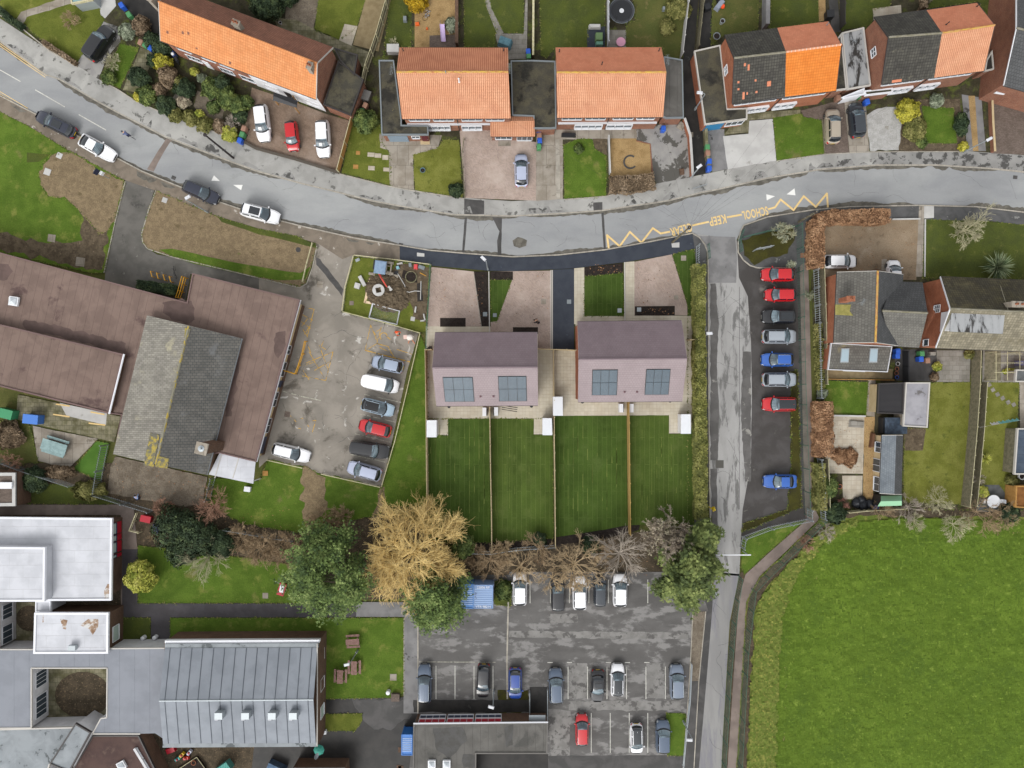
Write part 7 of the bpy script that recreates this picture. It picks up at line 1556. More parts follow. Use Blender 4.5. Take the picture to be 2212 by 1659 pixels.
# yellow rails
def rails(segs, h, label, name='handrail', r=.055, m=m_yrail, g=.1):
    P = pts(segs); c = centroid(P); root = thing(name, label, 'rail', (c.x,c.y,0)); b = MB()
    for z in (h, h*.5): b.tube([p+Vector((0,0,g+z)) for p in P], r, 6)
    b.build('rail', m, root)
    for p in P: MB().tube([p+Vector((0,0,g-.05)), p+Vector((0,0,g+h))], r, 6).build('post', m, root)
rails([664,738,658,765,650,790,643,808], 1.1, 'yellow handrail along the school ramp'); rails([643,808,630,804,616,800], 1.1, 'yellow handrail across the foot of the school ramp')
rails([402,600,398,615,394,630,389,645], 1.1, 'yellow handrail of the ramp beside the brown school roof'); rails([407,602,403,617,399,632,394,645], 1.1, 'second yellow handrail, right side of the same ramp')
for i, x in enumerate((334,347,361,374)):
    p = W(x, 594+i*3.6); b = MB(); b.tube([p+Vector((-.1,.35,0)), p+Vector((-.1,.35,.85)), p+Vector((.1,-.35,.85)), p+Vector((.1,-.35,0))], .06, 6)
    tag(b.build('cycle_stand', m_yrail, at=p), ('leftmost','second','third','rightmost')[i]+' yellow cycle hoop by the low evergreen hedge', 'cycle stand', 'yellow cycle hoops')
for i, f in enumerate(([123,873,151,877],[117,895,151,900],[198,890,226,895],[194,914,228,918])):
    lines([f], m_yel, .18, .15, 'step_marking')
# street lamps
def lamp(bx, by, hx, hy, z, label, m=m_galv, name='street_lamp', hz=None):
    b0 = W(bx,by); hd = W(hx,hy,z); root = thing(name, label, 'street lamp', b0, 'street lamps'); top = Vector((b0.x,b0.y,z-.3))
    MB().tube([b0, Vector((b0.x,b0.y,1.2)), top], [.1,.085,.05], 8).build('post', m, root); MB().box(b0+Vector((0,0,.5)), (.2,.2,1.0)).build('base', m, root)
    d = hd-top; MB().tube([top, top+Vector((d.x*.35,d.y*.35,.26)), hd], .035, 6).build('arm', m, root); rz = math.atan2(d.y,d.x)
    l = MB().box(hd, (.75,.36,.15), rz, taper=.8).build('lamp_head', m_fascia, root); MB().box(hd-Vector((0,0,.09)), (.5,.26,.05), rz).build('lens', MATS['sky_glass'], l)
lamp(450,459,405,426,6.5,'street lamp on the pavement over the dark hatchback'); lamp(1054,583,1044,558,6.5,'street lamp on the new dark footway at the bark bed'); lamp(1500,238,1512,200,5.2,'street lamp by the side of the mossy garage'); lamp(1492,383,1511,359,5.2,'street lamp at the mouth of the dark alley')
lamp(2079,330,2138,300,6,'street lamp with a long arm at the brown paved drive'); lamp(1517,726,1533,720,5,'street lamp in the long hedge beside the access road'); lamp(773,1404,749,1436,4.5,'lamp on a pole between the picnic tables'); lamp(1067,1490,1061,1528,5,'lamp in front of the classroom block roof')
lamp(1475,1556,1490,1599,5,'lamp at the kerb by the small grass patch'); lamp(1520,1256,1524,1238,6,'lamp poking out of the feathery conifer')
# telephone poles and wires
def tpole(x, y, h, label, m=m_pole):
    b0 = W(x,y); root = thing('telephone_pole', label, 'pole', b0, 'telephone poles'); MB().tube([b0, b0+Vector((0,0,h))], [.15,.1], 9).build('post', m, root)
    MB().lathe(b0+Vector((0,0,h-.15)), [(.05,0),(.22,.02),(.22,.1),(.06,.14)], 12).build('ring_head', m_poleB, root)
    st = MB()
    for k in range(7): st.box(b0+Vector((.12*(1 if k%2 else -1),0,2.6+k*.55)), (.3,.03,.03))
    st.build('step', m_galvD, root); return b0+Vector((0,0,h))
t1 = tpole(505,342,8.5,'black telephone pole on the north pavement opposite the parked cars', m_poleB); t2 = tpole(1452,524,8.8,'weathered telephone pole on the new footway with wires fanning out'); t3 = tpole(1724,480,5.5,'short stepped pole beside the beech hedge corner')
def wire(a, b, label, r=.006, sag=.5):
    P_ = [a.lerp(b, k/10) - Vector((0,0,sag*4*(k/10)*(1-k/10))) for k in range(11)]; tag(MB().tube(P_, r, 4).build('telephone_wire', m_poleB, at=a), label, 'wire', 'wires from the telephone pole')
for x, y, z, lab in ((1204,256,4.8,'wire from the weathered pole to the west end of the east salmon house'),(1100,256,4.8,'wire from the weathered pole to the west salmon house'),(1428,254,4.8,'wire from the weathered pole to the east end of the salmon house'),(1586,226,4.8,'wire from the weathered pole to the dark tiled gable'),(1696,211,4.8,'wire from the weathered pole to the orange tiled half'),
        (1806,197,4.8,'wire from the weathered pole to the far end of the orange half'),(1910,182,4.8,'wire from the weathered pole to the terracotta pair'),(2020,168,4.8,'longest wire from the weathered pole going east')): wire(t2, W(x,y,z), lab)
wire(t3, W(1901,586,4.5), 'wire from the stepped pole to the slate house')
def sign(x, y, z, w_, h_, rz, label, m, posts=(0,), g=.12):
    b0 = W(x,y); root = thing('road_sign', label, 'sign', b0); c, s = math.cos(rz), math.sin(rz)
    for dx in posts: MB().tube([b0+Vector((dx*c,dx*s,0)), b0+Vector((dx*c,dx*s,z))], .045, 7).build('post', m_galv, root)
    MB().box(b0+Vector((0,0,z-h_/2))+Vector((s*.06,-c*.06,0)), (w_,.04,h_), rz).build('sign_panel', m, root); return root
r_ = sign(2193-3,710,3.2,1.9,1.3,.0,'two post school name board in the mossy island', m_fascia, (-.6,.6)) if False else sign(1636,542,3.0,2.2,1.4,R(10),'two post grey school board standing in the mossy island', m_galv, (-.7,.7))
r_ = sign(237,386,3.4,.75,.9,R(60),'grey sign post with dark panels on the worn lawn', m_bluep); MB().box(W(237,386)+Vector((.1,.1,1.9)), (.5,.3,.5), 1).build('sign_panel', m_upvc, r_)
bar = thing('height_barrier', 'white height barrier bar spanning the lower access road', 'barrier', W(1572,1189)); 
for x in (1541,1603): MB().tube([W(x,1189), W(x,1189)+Vector((0,0,2.3))], .07, 8).build('post', m_galv, bar)
MB().box(W(1572,1189)+Vector((0,0,2.35)), (4.4,.12,.14)).build('barrier_arm', m_upvc, bar)
br = thing('bike_railing', 'grey ladder like pavement railing on the north pavement edge', 'rail', W(1508,406)); bb = MB(); a, e = W(1493,411), W(1523,402)
for z in (.1,1.0): bb.tube([a+Vector((0,0,z)), e+Vector((0,0,z))], .03, 6)
for k in range(13): p = a.lerp(e,k/12); bb.tube([p+Vector((0,0,.1)), p+Vector((0,0,1.0))], .018, 5)
bb.build('railing_panel', m_galv, br)
# wheelie bins
BC = dict(blue=plain('blue_bin_plastic','#2a5fc8',.45), green=plain('green_bin_plastic','#4f8f5c',.5), brown=plain('brown_bin_plastic','#a07a66',.55), black=m_black, grey=plain('grey_bin_plastic','#6d6b68',.6))
def bin_proto(colr):
    root = thing('wheelie_bin', 'x', 'wheelie bin', (0,0,0)); m = BC[colr]
    b = MB().box((0,0,.53), (.5,.58,.9), 0, 0, taper=1.14); b.box((0,-.3,.93), (.56,.08,.06)); b.build('bin_body', m, root)
    l = MB(); l.add([(-.30,-.34,.985),(.30,-.34,.985),(.30,.30,1.0),(-.30,.30,1.0),(-.26,-.29,1.05),(.26,-.29,1.05),(.26,.26,1.07),(-.26,.26,1.07)], [(0,1,5,4),(1,2,6,5),(2,3,7,6),(3,0,4,7),(4,5,6,7),(3,2,1,0)]); l.box((0,.34,1.0), (.5,.05,.05)); l.build('lid', m, root)
    for s in (-1,1): MB().lathe((s*.29,.26,.1), [(.1,-.03),(.1,.03)], 12, 0, Matrix.Rotation(R(90),4,'Y')).build('wheel', m_tyre, root)
    return root
protos = {}
def wbin(x, y, c, rz, label, z=.14):
    p = W(x,y,1.0); loc = (p.x,p.y,z)
    if c not in protos: o = protos[c] = bin_proto(c); o.location = loc; o.rotation_euler = (0,0,R(rz))
    else: o = copy_tree(protos[c], loc, R(rz))
    o['label'] = label; o['group'] = 'wheelie bins'
for a in ((304,92,'brown',-25,'brown bin, first of the trio under the terrace corner'),(314,97,'green',-25,'green bin in the middle of the trio under the terrace corner'),(326,105,'blue',-35,'blue bin, last of the trio under the terrace corner'),
          (527,278,'brown',-20,'brown bin, top of the trio at the paved drive by the pavement'),(523,291,'green',-20,'green bin, middle of the trio at the paved drive by the pavement'),(518,304,'blue',-20,'blue bin on the pavement edge beside the terrace drive'),
          (263,12,'blue',30,'blue bin at the top beside the dark side drive'),(279,32,'green',30,'green bin near the top beside the dark side drive'),(789,228,'brown',-25,'brown bin behind the golden slatted fence'),(782,241,'green',0,'green bin behind the golden slatted fence'),
          (1141,112,'blue',2,'blue bin behind the link garage'),(1142,122,'green',2,'green bin behind the link garage'),(1164,281,'blue',2,'upper blue bin beside the tiled porch'),(1165,293,'brown',2,'brown bin between two blue ones beside the tiled porch'),(1166,304,'blue',2,'lower blue bin beside the tiled porch'),(1164,317,'green',2,'green bin at the end of the porch row'),
          (1528,318,'green',0,'green bin at the top of the row along the mossy wall'),(1529,331,'brown',0,'brown bin in the row along the mossy wall'),(1532,349,'blue',0,'upper blue bin of the row along the mossy wall'),(1532,364,'blue',0,'lower blue bin of the row by the alley lamp'),
          (1433,278,'blue',0,'blue bin half hidden by the green garage door'),(1861,207,'green',0,'dark green bin by the white side entrance'),(1873,220,'blue',10,'leaning blue bin by the terracotta pair'),(1811,211,'brown',5,'brown bin in the blue doorway'),(2144,94,'blue',5,'blue bin right of the terracotta pair'),
          (2188,55,'brown',0,'brown bin of the top right trio'),(2199,56,'green',0,'green bin of the top right trio'),(2209,58,'blue',0,'blue bin of the top right trio'),(1939,759,'blue',3,'upper of two blue bins by the dark yard fence'),(1938,769,'blue',3,'lower of two blue bins by the dark yard fence'),
          (1991,764,'green',3,'green bin in the dark back yard'),(1989,776,'blue',3,'blue bin in the dark back yard'),(2003,779,'brown',3,'brown bin in the dark back yard'),(2144,104,'green',5,'green bin below the blue one right of the terracotta pair')): wbin(*a)
def box_thing(name, x, y, d, rz, m, label, cat, lid=None, z=.12, taper=1.0):
    p = W(x,y,d[2]/2); p.z = z; r = thing(name, label, cat, p); MB().box(p+Vector((0,0,d[2]*.45)), (d[0],d[1],d[2]*.9), R(rz), taper=taper).build('box_body', m, r)
    MB().box(p+Vector((0,0,d[2]*.95)), (d[0]+.05,d[1]+.05,d[2]*.1), R(rz)).build('lid', lid or m, r); return r
box_thing('large_bin', 18, 893, (2.0,1.15,1.3), -14, plain('green_container','#3f9566',.5), 'large green refuse container on the old court', 'refuse container'); box_thing('large_bin', 74, 905, (1.9,1.15,1.3), -6, plain('blue_container','#4a82d8',.5), 'large blue refuse container on the old court', 'refuse container')
box_thing('storage_box', 792, 209, (1.1,1.2,1.0), -20, BC['grey'], 'grey garden storage box beside the golden fence', 'box'); box_thing('storage_box', 1790, 34, (.9,.9,1.0), 3, m_black, 'dark square storage box behind the orange tiled half', 'box'); box_thing('garden_box', 850, 108, (1.5,1.0,.9), 0, m_concW, 'pale grey box behind the west salmon house', 'box')
box_thing('crate', 318, 1120, (1.3,.8,.7), -12, m_redp, 'red lidded crate inside the timber pen', 'crate'); box_thing('crate', 340, 1142, (.8,1.2,.6), -10, plain('violet_plastic','#8f93d6',.5), 'violet blue lidded crate under the bare shrub', 'crate')
fence([303,1106,288,1143,308,1148], .9, 'rail', 'open timber pen round the red crate', m_woodP, step=1.5)
box_thing('cable_box', 536, 1056, (.75,.6,.5), -8, m_upvc, 'small white cabinet on the school lawn', 'cabinet'); box_thing('pallet', 574, 1022, (.65,.6,.12), 0, m_woodG, 'wooden pallet on the lawn by the school wall', 'pallet')
box_thing('bench_box', 855, 1505, (1,.9,.5), 0, m_blockD, 'brown square bin at the corner of the picnic lawn', 'bin'); box_thing('signboard', 701, 1580, (.6,.4,.6), 10, m_upvc, 'small white box at the corner of the seam roofed building', 'box')
# shipping containers
def container(flat, h, m, label, ribs=1, text=None):
    P = pts(flat, h); c = centroid(P); root = thing('shipping_container', label, 'container', (c.x,c.y,.1)); t = (P[1]-P[0]).normalized(); q = (P[3]-P[0]); w_ = (P[1]-P[0]).length; l = q.length; qn = q.normalized(); rz = math.atan2(t.y,t.x)
    cc = Vector((c.x,c.y,.1+h/2)); MB().box(cc, (w_-.12, l-.12, h-.16), rz).build('container_body', m, root); f = MB()
    for s in (-1,1):
        f.box(cc+t*s*(w_/2-.05)+Vector((0,0,h/2-.06)), (.1,l,.12), rz); f.box(cc+qn*s*(l/2-.05)+Vector((0,0,h/2-.06)), (w_-.2,.1,.12), rz)
        for u in (-1,1): f.box(cc+t*s*(w_/2-.06)+qn*u*(l/2-.06)+Vector((0,0,-.06)), (.14,.14,h-.1), rz)
    f.build('frame', m, root); rb = MB(); n = int((l-.8)/.24)
    for k in range(n): rb.box(cc - qn*(l/2-.55-k*(l-1.1)/max(1,n-1)) + Vector((0,0,h/2-.06)), (w_-.24,.12,.05), rz)
    rb.build('roof_ribs', mat(m.name+'_rib','#a9c2e6',rough=.5,grain=.05,big=0,c3='#4a3f45',sc3=.5,lo3=.6,hi3=.63), root)
    return root
container([985,1261,1022,1262,1022,1314,990,1314], 2.6, plain('blue_container_steel','#5f92d2',.5), 'sky blue shipping container half under the round conifer'); container([1024,1263,1066,1263,1065,1314,1022,1314], 2.6, plain('pale_container_steel','#86a3cf',.5), 'pale blue shipping container with white lettering and rusty leaf litter')
container([868,1586,892,1586,890,1631,867,1631], 2.2, plain('bright_blue_steel','#3b7fd0',.5), 'short bright blue steel skip against the classroom block')
for y_, tx_ in ((1268.5,'22006 RP'),(1310,'VTR 98214')):
    cu = bpy.data.curves.new('container_lettering','FONT'); cu.body = tx_; cu.align_x='CENTER'; cu.align_y='CENTER'; cu.size = .42; cu.extrude=.004; cu.materials.append(m_upvc); o = bpy.data.objects.new('lettering', cu); col.objects.link(o)
    par = [q for q in col.objects if q.name.startswith('shipping_container') and 'pale blue' in q.get('label','')][0]; o.parent = par; p = W(1044,y_,2.6); o.location = (p.x-par.location.x, p.y-par.location.y, 2.645); tomesh(o)
# picnic tables
def picnic(x, y, rz, m, label):
    p = W(x,y,.7); p.z = .13; root = thing('picnic_table', label, 'picnic table', p, 'slatted picnic tables'); Rm = Matrix.Rotation(R(rz),3,'Z')
    def bx(c, d, nm, slat=0):
        b = MB()
        if slat:
            for k in range(slat): b.box(p+Rm@Vector((c[0], c[1]+d[1]*((k+.5)/slat-.5), c[2])), (d[0], d[1]/slat*.82, d[2]), R(rz))
        else: b.box(p+Rm@Vector(c), d, R(rz))
        return b.build(nm, m, root)
    bx((0,0,.74),(1.75,.75,.05),'table_top',6); bx((0,.72,.45),(1.75,.3,.05),'seat',2); bx((0,-.72,.45),(1.75,.3,.05),'seat',2)
    for s in (-.65,.65): bx((s,0,.38),(.09,1.5,.07),'cross_beam'); bx((s,.42,.36),(.09,.09,.74),'leg'); bx((s,-.42,.36),(.09,.09,.74),'leg')
mpt = mat('reddish_bench_slats','#a07f78','#8e6f68',sc1=3,grain=.12); picnic(762,1386,4,mpt,'reddish slatted picnic table nearest the top of the lawn'); picnic(765,1442,90,mpt,'reddish slatted picnic table below the lamp'); picnic(735,1461,88,mpt,'reddish slatted picnic table closest to the metal roofed building')
pr = W(119,965,.6); pb = thing('picnic_table', 'large weathered pale blue picnic table on the old patio', 'picnic table', (pr.x,pr.y,.12)); Rm = Matrix.Rotation(R(-17),3,'Z'); mpb = mat('pale_blue_boards','#a5bfbf','#93adad',sc1=2,grain=.12,stripes=(.14,.07,'#71898a',1))
for c, d, nm in (((0,0,.74),(3.3,1.4,.06),'table_top'),((.1,1.0,.45),(3.0,.32,.05),'seat'),((-.1,-.95,.45),(3.0,.32,.05),'seat'),((1.2,0,.37),(.1,2.1,.08),'cross_beam'),((-1.2,0,.37),(.1,2.1,.08),'cross_beam'),((1.2,.5,.3),(.1,.1,.62),'leg'),((1.2,-.5,.3),(.1,.1,.62),'leg'),((-1.2,.5,.3),(.1,.1,.62),'leg'),((-1.2,-.5,.3),(.1,.1,.62),'leg')):
    MB().box(Vector((pr.x,pr.y,.12))+Rm@Vector(c), d, R(-17)).build(nm, mpb, pb)
# round white tops and dishes
for x, y, lab in ((314,1375,'round white drain cap on the small grass square'),(339,1374,'round white drain cap on the dark path stub'),(840,1492,'round white bollard top at the picnic lawn corner')):
    tag(MB().lathe(W(x,y)+Vector((0,0,.13)), [(.28,0),(.28,.55),(.24,.62),(.02,.66)], 18).build('bollard', m_upvc, at=W(x,y)), lab, 'bollard')
# trampoline
tp = thing('trampoline', 'round black trampoline with a pale ring at its centre', 'trampoline', W(1342,25,0)); c = W(1342,26,.6); c.z = .15
MB().lathe(c+Vector((0,0,.75)), [(1.35,0),(1.35,.02)], 32).build('jumping_mat', plain('black_mat','#202227',.7), tp)
b = MB()
for k in range(32):
    a0, a1 = 2*math.pi*k/32, 2*math.pi*(k+1)/32; b.add([c+Vector((1.36*math.cos(a0),1.36*math.sin(a0),.78)),c+Vector((1.36*math.cos(a1),1.36*math.sin(a1),.78)),c+Vector((1.62*math.cos(a1),1.62*math.sin(a1),.77)),c+Vector((1.62*math.cos(a0),1.62*math.sin(a0),.77))],[(0,1,2,3)])
b.build('spring_cover', plain('dark_pad','#3a3c42',.6), tp); MB().tube([c+Vector((1.64*math.cos(2*math.pi*k/32),1.64*math.sin(2*math.pi*k/32),.78)) for k in range(33)], .03, 6).build('frame_ring', m_galvD, tp)
MB().lathe(c+Vector((0,0,.775)), [(.3,0),(.3,.012)], 20).build('centre_ring', m_fascia, tp)
for k in range(4): a = k*1.57+.5; MB().tube([c+Vector((1.6*math.cos(a),1.6*math.sin(a),.75)), c+Vector((1.6*math.cos(a),1.6*math.sin(a),0))], .03, 6).build('leg', m_galvD, tp)
for k in range(6):
    a = k*1.047; MB().tube([c+Vector((1.68*math.cos(a),1.68*math.sin(a),.2)), c+Vector((1.68*math.cos(a),1.68*math.sin(a),2.3))], .022, 5).build('net_pole', m_black, tp)
# slide, bike and small garden things
sl = thing('toy_slide', 'mauve plastic toy slide standing on the dark patio', 'slide', W(957,72)); a, e = W(955,52,1.2), W(958,90,.25)
MB().plate([a+Vector((-.25,0,0)), e+Vector((-.25,0,0)), e+Vector((.25,0,0)), a+Vector((.25,0,0))], .05).build('slide_chute', plain('mauve_plastic','#cfb6e6',.35), sl)
for s in (-.27,.27): MB().tube([a+Vector((s,0,.06)), e+Vector((s,0,.06))], .045, 6).build('side_rail', MATS['mauve_plastic'], sl)
for s in (-.25,.25): MB().tube([a+Vector((s,.1,0)), W(955,50)+Vector((s,.3,.1))], .03, 5).build('leg', m_galvD, sl)
def bicycle(x, y, rz, m, label, z0=.15, lean=0, up=True):
    p = W(x,y); p.z = 0; root = thing('bicycle', label, 'bicycle', (0,0,0)); Q = Matrix.Rotation(R(0),4,'X')
    for wx, in ((-.52,),(.52,)):
        w = MB(); w.tube([Vector((wx+.33*math.cos(2*math.pi*k/20),0,.34+.33*math.sin(2*math.pi*k/20))) for k in range(21)], .022, 6, 0, False).build('wheel', m_tyre, root)
    f = MB(); P_ = dict(bb=(-.05,0,.3), st=(-.18,0,.78), hd=(.38,0,.8), fr=(.52,0,.34), rr=(-.52,0,.34), hb=(.36,0,.98))
    for a_, b_ in (('bb','st'),('bb','hd'),('st','hd'),('hd','fr'),('rr','bb'),('rr','st'),('hd','hb')): f.tube([P_[a_],P_[b_]], .02, 6)
    f.build('bike_frame', m, root); MB().tube([(.36,-.3,1.0),(.42,0,.98),(.36,.3,1.0)], .017, 6).build('handlebar', m_black, root); MB().box((-.2,0,.86), (.26,.14,.06), taper=.7).build('saddle', m_black, root)
    root.location = (p.x,p.y,z0); root.rotation_euler = (R(lean),0,R(rz)); return root
bicycle(914,32,85,plain('pale_bike','#aab6c9',.4),'child size pale bicycle lying on the tan gravel',.17,80); bicycle(381,590,100,m_black,'black bicycle leaning at the yellow hoops',.12,8)
for x, y, d, rz, m, lab, nm, cat in ((902,54,(.55,.45,.25),5,plain('orange_plastic','#e8692a',.4),'small orange tub on the tan gravel','tub','toy'),(923,64,(.25,.25,.22),0,plain('orange_plastic','#e8692a',.4),'tiny orange bucket near the toy slide','bucket','toy'),(876,45,(.5,.7,.5),0,m_galvD,'grey watering can shape in the rough plot','garden_tool','tool'),
        (1091,97,(1.8,1.1,.9),-20,mat('blue_green_tarp','#6b93a0','#5a808c',sc1=2,grain=.05),'blue green tarpaulin over furniture behind the west salmon house','covered_furniture','furniture'),(1293,85,(1.0,1.1,.7),0,plain('sage_cover','#6d8a5c',.7),'sage green covered seat on the dark patio','seat_under_cover','furniture'),(1294,98,(1.0,.5,.5),0,plain('teal_cover','#6fa08c',.7),'teal cushion box on the dark patio','cushion_box','furniture'),
        (1284,61,(1.6,.5,.5),0,m_concW,'pale trough of flowers on the dark patio','planter','planter'),(1552,15,(.7,1.5,.6),-38,plain('grey_panel','#8f97a6',.5),'grey garden bench beside the orange ball','bench','bench'),(1432,23,(.35,.5,.5),0,m_galvD,'small grey box on the bramble lawn','box','box'),(1525,20,(.9,.9,.6),20,m_black,'black planter by the side path','planter','planter'),
        (1553,1,(.9,.9,.6),20,m_black,'black planter at the top by the side path','planter','planter'),(1228,294,(1.9,.5,.45),-2,m_black,'dark trough planter under the mossy roof edge','planter','planter'),(1470,262+12,(.9,.9,.4),-35,m_conc,'tilted concrete block on the brick wall top','stone_block','block'),(1472,372,(.6,.8,.3),5,m_brickB,'brown square board by the brick wall','board','board'),
        (1930,914+75,(.01,.01,.01),0,m_black,'x','x','x'),(1848,916,(2.0,.9,.3),-4,m_slabG,'stack of grey slabs on the cream patio','slab_stack','slabs'),(1795,1038,(.55,.6,.3),0,m_brickO,'terracotta square pot by the small patio','pot','pot'),(2010,762+2,(.9,.5,.4),0,m_slabG,'grey block stack in the back yard','block_stack','blocks'),(1880,950,(.4,2.0,.6),-8,mat('rusty_steel','#6d4f3c',grain=.1),'rusty long fire box beside the summer house','fire_box','stove'),
        (2195,785,(.7,.7,.8),0,plain('lilac_plastic','#8d8ab0',.5),'lilac grey compost bin beside the lean-to','compost_bin','compost bin'),(628,950-60,(.01,.01,.01),0,m_black,'x','x','x')):
    if lab == 'x': continue
    p = W(x,y); p.z = .14; r = thing(nm, lab, cat, p); MB().box(p+Vector((0,0,d[2]/2)), d, R(rz), taper=.86).build('shell', m, r); MB().box(p+Vector((0,0,d[2]+.015)), (d[0]*.8,d[1]*.8,.03), R(rz)).build('top', m, r)
tag(MB().lathe(W(1559,18)+Vector((0,0,.14)), [(.02,0),(.2,.06),(.3,.3),(.2,.54),(.02,.6)], 16).build('beach_ball', plain('orange_ball','#f0592a',.4), at=W(1559,18)), 'orange ball beside the grey garden bench', 'ball')
tag(MB().lathe(W(1340,94)+Vector((0,0,.14)), [(.5,0),(.55,.3),(.6,.32),(.3,.36)], 20).build('sand_table', plain('pink_plastic','#e9a9c4',.4), at=W(1340,94)), 'round pink play tub against the east salmon house', 'play tub')
for x, y, r, h, m, lab in ((914,370,.32,.35,plain('blue_grey_pot','#5d7d8c',.5),'round blue grey pot on the mossy lawn'),(1557,52,.3,.7,m_galv,'tall white chimney pot planter on the rough lawn'),(1546,82,.45,.4,m_galvD,'oval grey tub on the side path'),(1811,1050,.3,.35,m_brickO,'orange round pot by the small patio'),(2195,1026,.45,1.0,m_upvc,'white water butt beside the blue grey shed'),(608,53,.2,.4,m_concW,'white pot on the mossy paving'),
        (1934,797,.25,.3,m_brickO,'terracotta pot in the side yard, upper'),(1933,806,.25,.3,m_brickO,'terracotta pot in the side yard, lower'),(1936,786,.25,.3,m_concW,'pale pot in the side yard'),(1934,815,.22,.3,BC['blue'],'blue pot in the side yard'),(422,1643,.3,.45,m_brickO,'terracotta pot on the bottom raised bed'),(2138,410,.01,.01,m_black,'x'),(2013,299,.01,.01,m_black,'x')):
    if lab == 'x': continue
    p = W(x,y); r_ = thing('plant_pot', lab, 'pot', (p.x,p.y,.13)); p.z = .13
    MB().lathe(p, [(r*.7,0),(r,h*.95),(r*1.08,h),(r*.9,h),(r*.85,h*.8)], 16).build('pot_body', m, r_); MB().lathe(p+Vector((0,0,h*.8)), [(r*.84,0),(r*.5,.04)], 14).build('soil', m_bark, r_)
b = MB()
for k in range(14): a = R(-50-k*19); p = W(1361,351)+Vector((.82*math.cos(a),.82*math.sin(a),.2)); b.box(p, (.28,.2,.1), a+1.57)
tag(b.build('stone_ring', m_dark, at=W(1361,351)), 'open ring of dark stones on the tan gravel square', 'stone ring')
gt = thing('garden_table', 'round white garden table with chairs on the grey deck', 'table', W(2145,1085)); p = W(2145,1083,.7)
MB().lathe((p.x,p.y,.8), [(.85,0),(.85,.04)], 20).build('table_top', m_upvc, gt); MB().lathe((p.x,p.y,.15), [(.3,0),(.06,.05),(.06,.66)], 10).build('leg', m_upvc, gt)
for dx, lab in ((-1.15,'white garden chair left of the round table'),(1.15,'white garden chair right of the round table')):
    ch_ = thing('garden_chair', lab, 'chair', (p.x+dx,p.y,.15)); q = Vector((p.x+dx,p.y,.15)); MB().box(q+Vector((0,0,.45)), (.5,.5,.04)).build('seat', m_upvc, ch_); MB().box(q+Vector((math.copysign(.26,dx),0,.7)), (.04,.5,.5)).build('backrest', m_upvc, ch_)
    for sx in (-.2,.2):
        for sy in (-.2,.2): MB().box(q+Vector((sx,sy,.22)), (.04,.04,.44)).build('leg', m_upvc, ch_)
bg_ = mat('black_bin_bag','#26282c','#34373d',sc1=3,rough=.35,grain=.1,bump=.6,bsc=4)
for i, (x, y, r) in enumerate(((1848,1085,.7),(1862,1090,.8),(1876,1088,.7),(1858,1078,.6),(1888,1094,.5))):
    b = MB(); q = random.Random(i); pr_ = [(r*.7,0),(r*1.0,.25),(r*.85,.5),(r*.25,.68),(r*.1,.8)]; b.lathe(W(x,y)+Vector((0,0,.13)), pr_, 11); b.v = [tuple(Vector(v)+Vector((noise.noise(Vector(v)*3)*.18, noise.noise(Vector(v)*3+Vector((9,0,0)))*.18, 0))) for v in b.v]
    tag(b.build('rubbish_bag', bg_ if i < 4 else BC['blue'], at=W(x,y), smooth=True), ('leftmost black rubbish bag of the heap','black rubbish bag in the middle of the heap','black rubbish bag near the green shed','smaller black rubbish bag on top of the heap','blue bag at the door of the green shed')[i], 'rubbish bag', 'bags heaped by the green shed')
tr = thing('pergola', 'open timber pergola over the deck behind the mossy house', 'pergola', W(2150,785)); b = MB()
for x in (2126,2150,2176): b.tube([W(x,760)+Vector((0,0,2.2)), W(x,822)+Vector((0,0,2.2))], .04, 5)
for y in (766,785,805): b.tube([W(2122,y)+Vector((0,0,2.26)), W(2182,y)+Vector((0,0,2.26))], .035, 5)
b.build('beams', m_woodP, tr)
for x, y in ((2126,762),(2176,762),(2126,820),(2176,820)): MB().tube([W(x,y), W(x,y)+Vector((0,0,2.2))], .05, 6).build('post', m_woodP, tr)
wl = thing('washing_line', 'washing line with turquoise and white clothes over the right hand lawn', 'washing line', W(2116,922)); A, E = W(2118,923,2.0), W(2205,908,2.0)
MB().tube([A, A.lerp(E,.5)-Vector((0,0,.15)), E], .012, 4).build('line', m_concW, wl)
for q_ in (A, E): MB().tube([Vector((q_.x,q_.y,0)), q_], .03, 6).build('post', m_galvD, wl)
for t0, t1, m in ((.3,.48,m_upvc),(.5,.72,plain('turquoise_cloth','#7fc8cc',.8)),(.74,.97,plain('turquoise_cloth','#7fc8cc',.8))):
    a, e = A.lerp(E,t0), A.lerp(E,t1); b = MB(); n = 8
    for k in range(n):
        p0, p1 = a.lerp(e,k/n), a.lerp(e,(k+1)/n); w0, w1 = Vector((.02,.22+.1*math.sin(k*1.7),-.55)), Vector((.02,.22+.1*math.sin((k+1)*1.7),-.55)); b.add([p0,p1,p1+w1,p0+w0],[(0,1,2,3)])
    cl_ = b.build('hanging_cloth', m, wl)
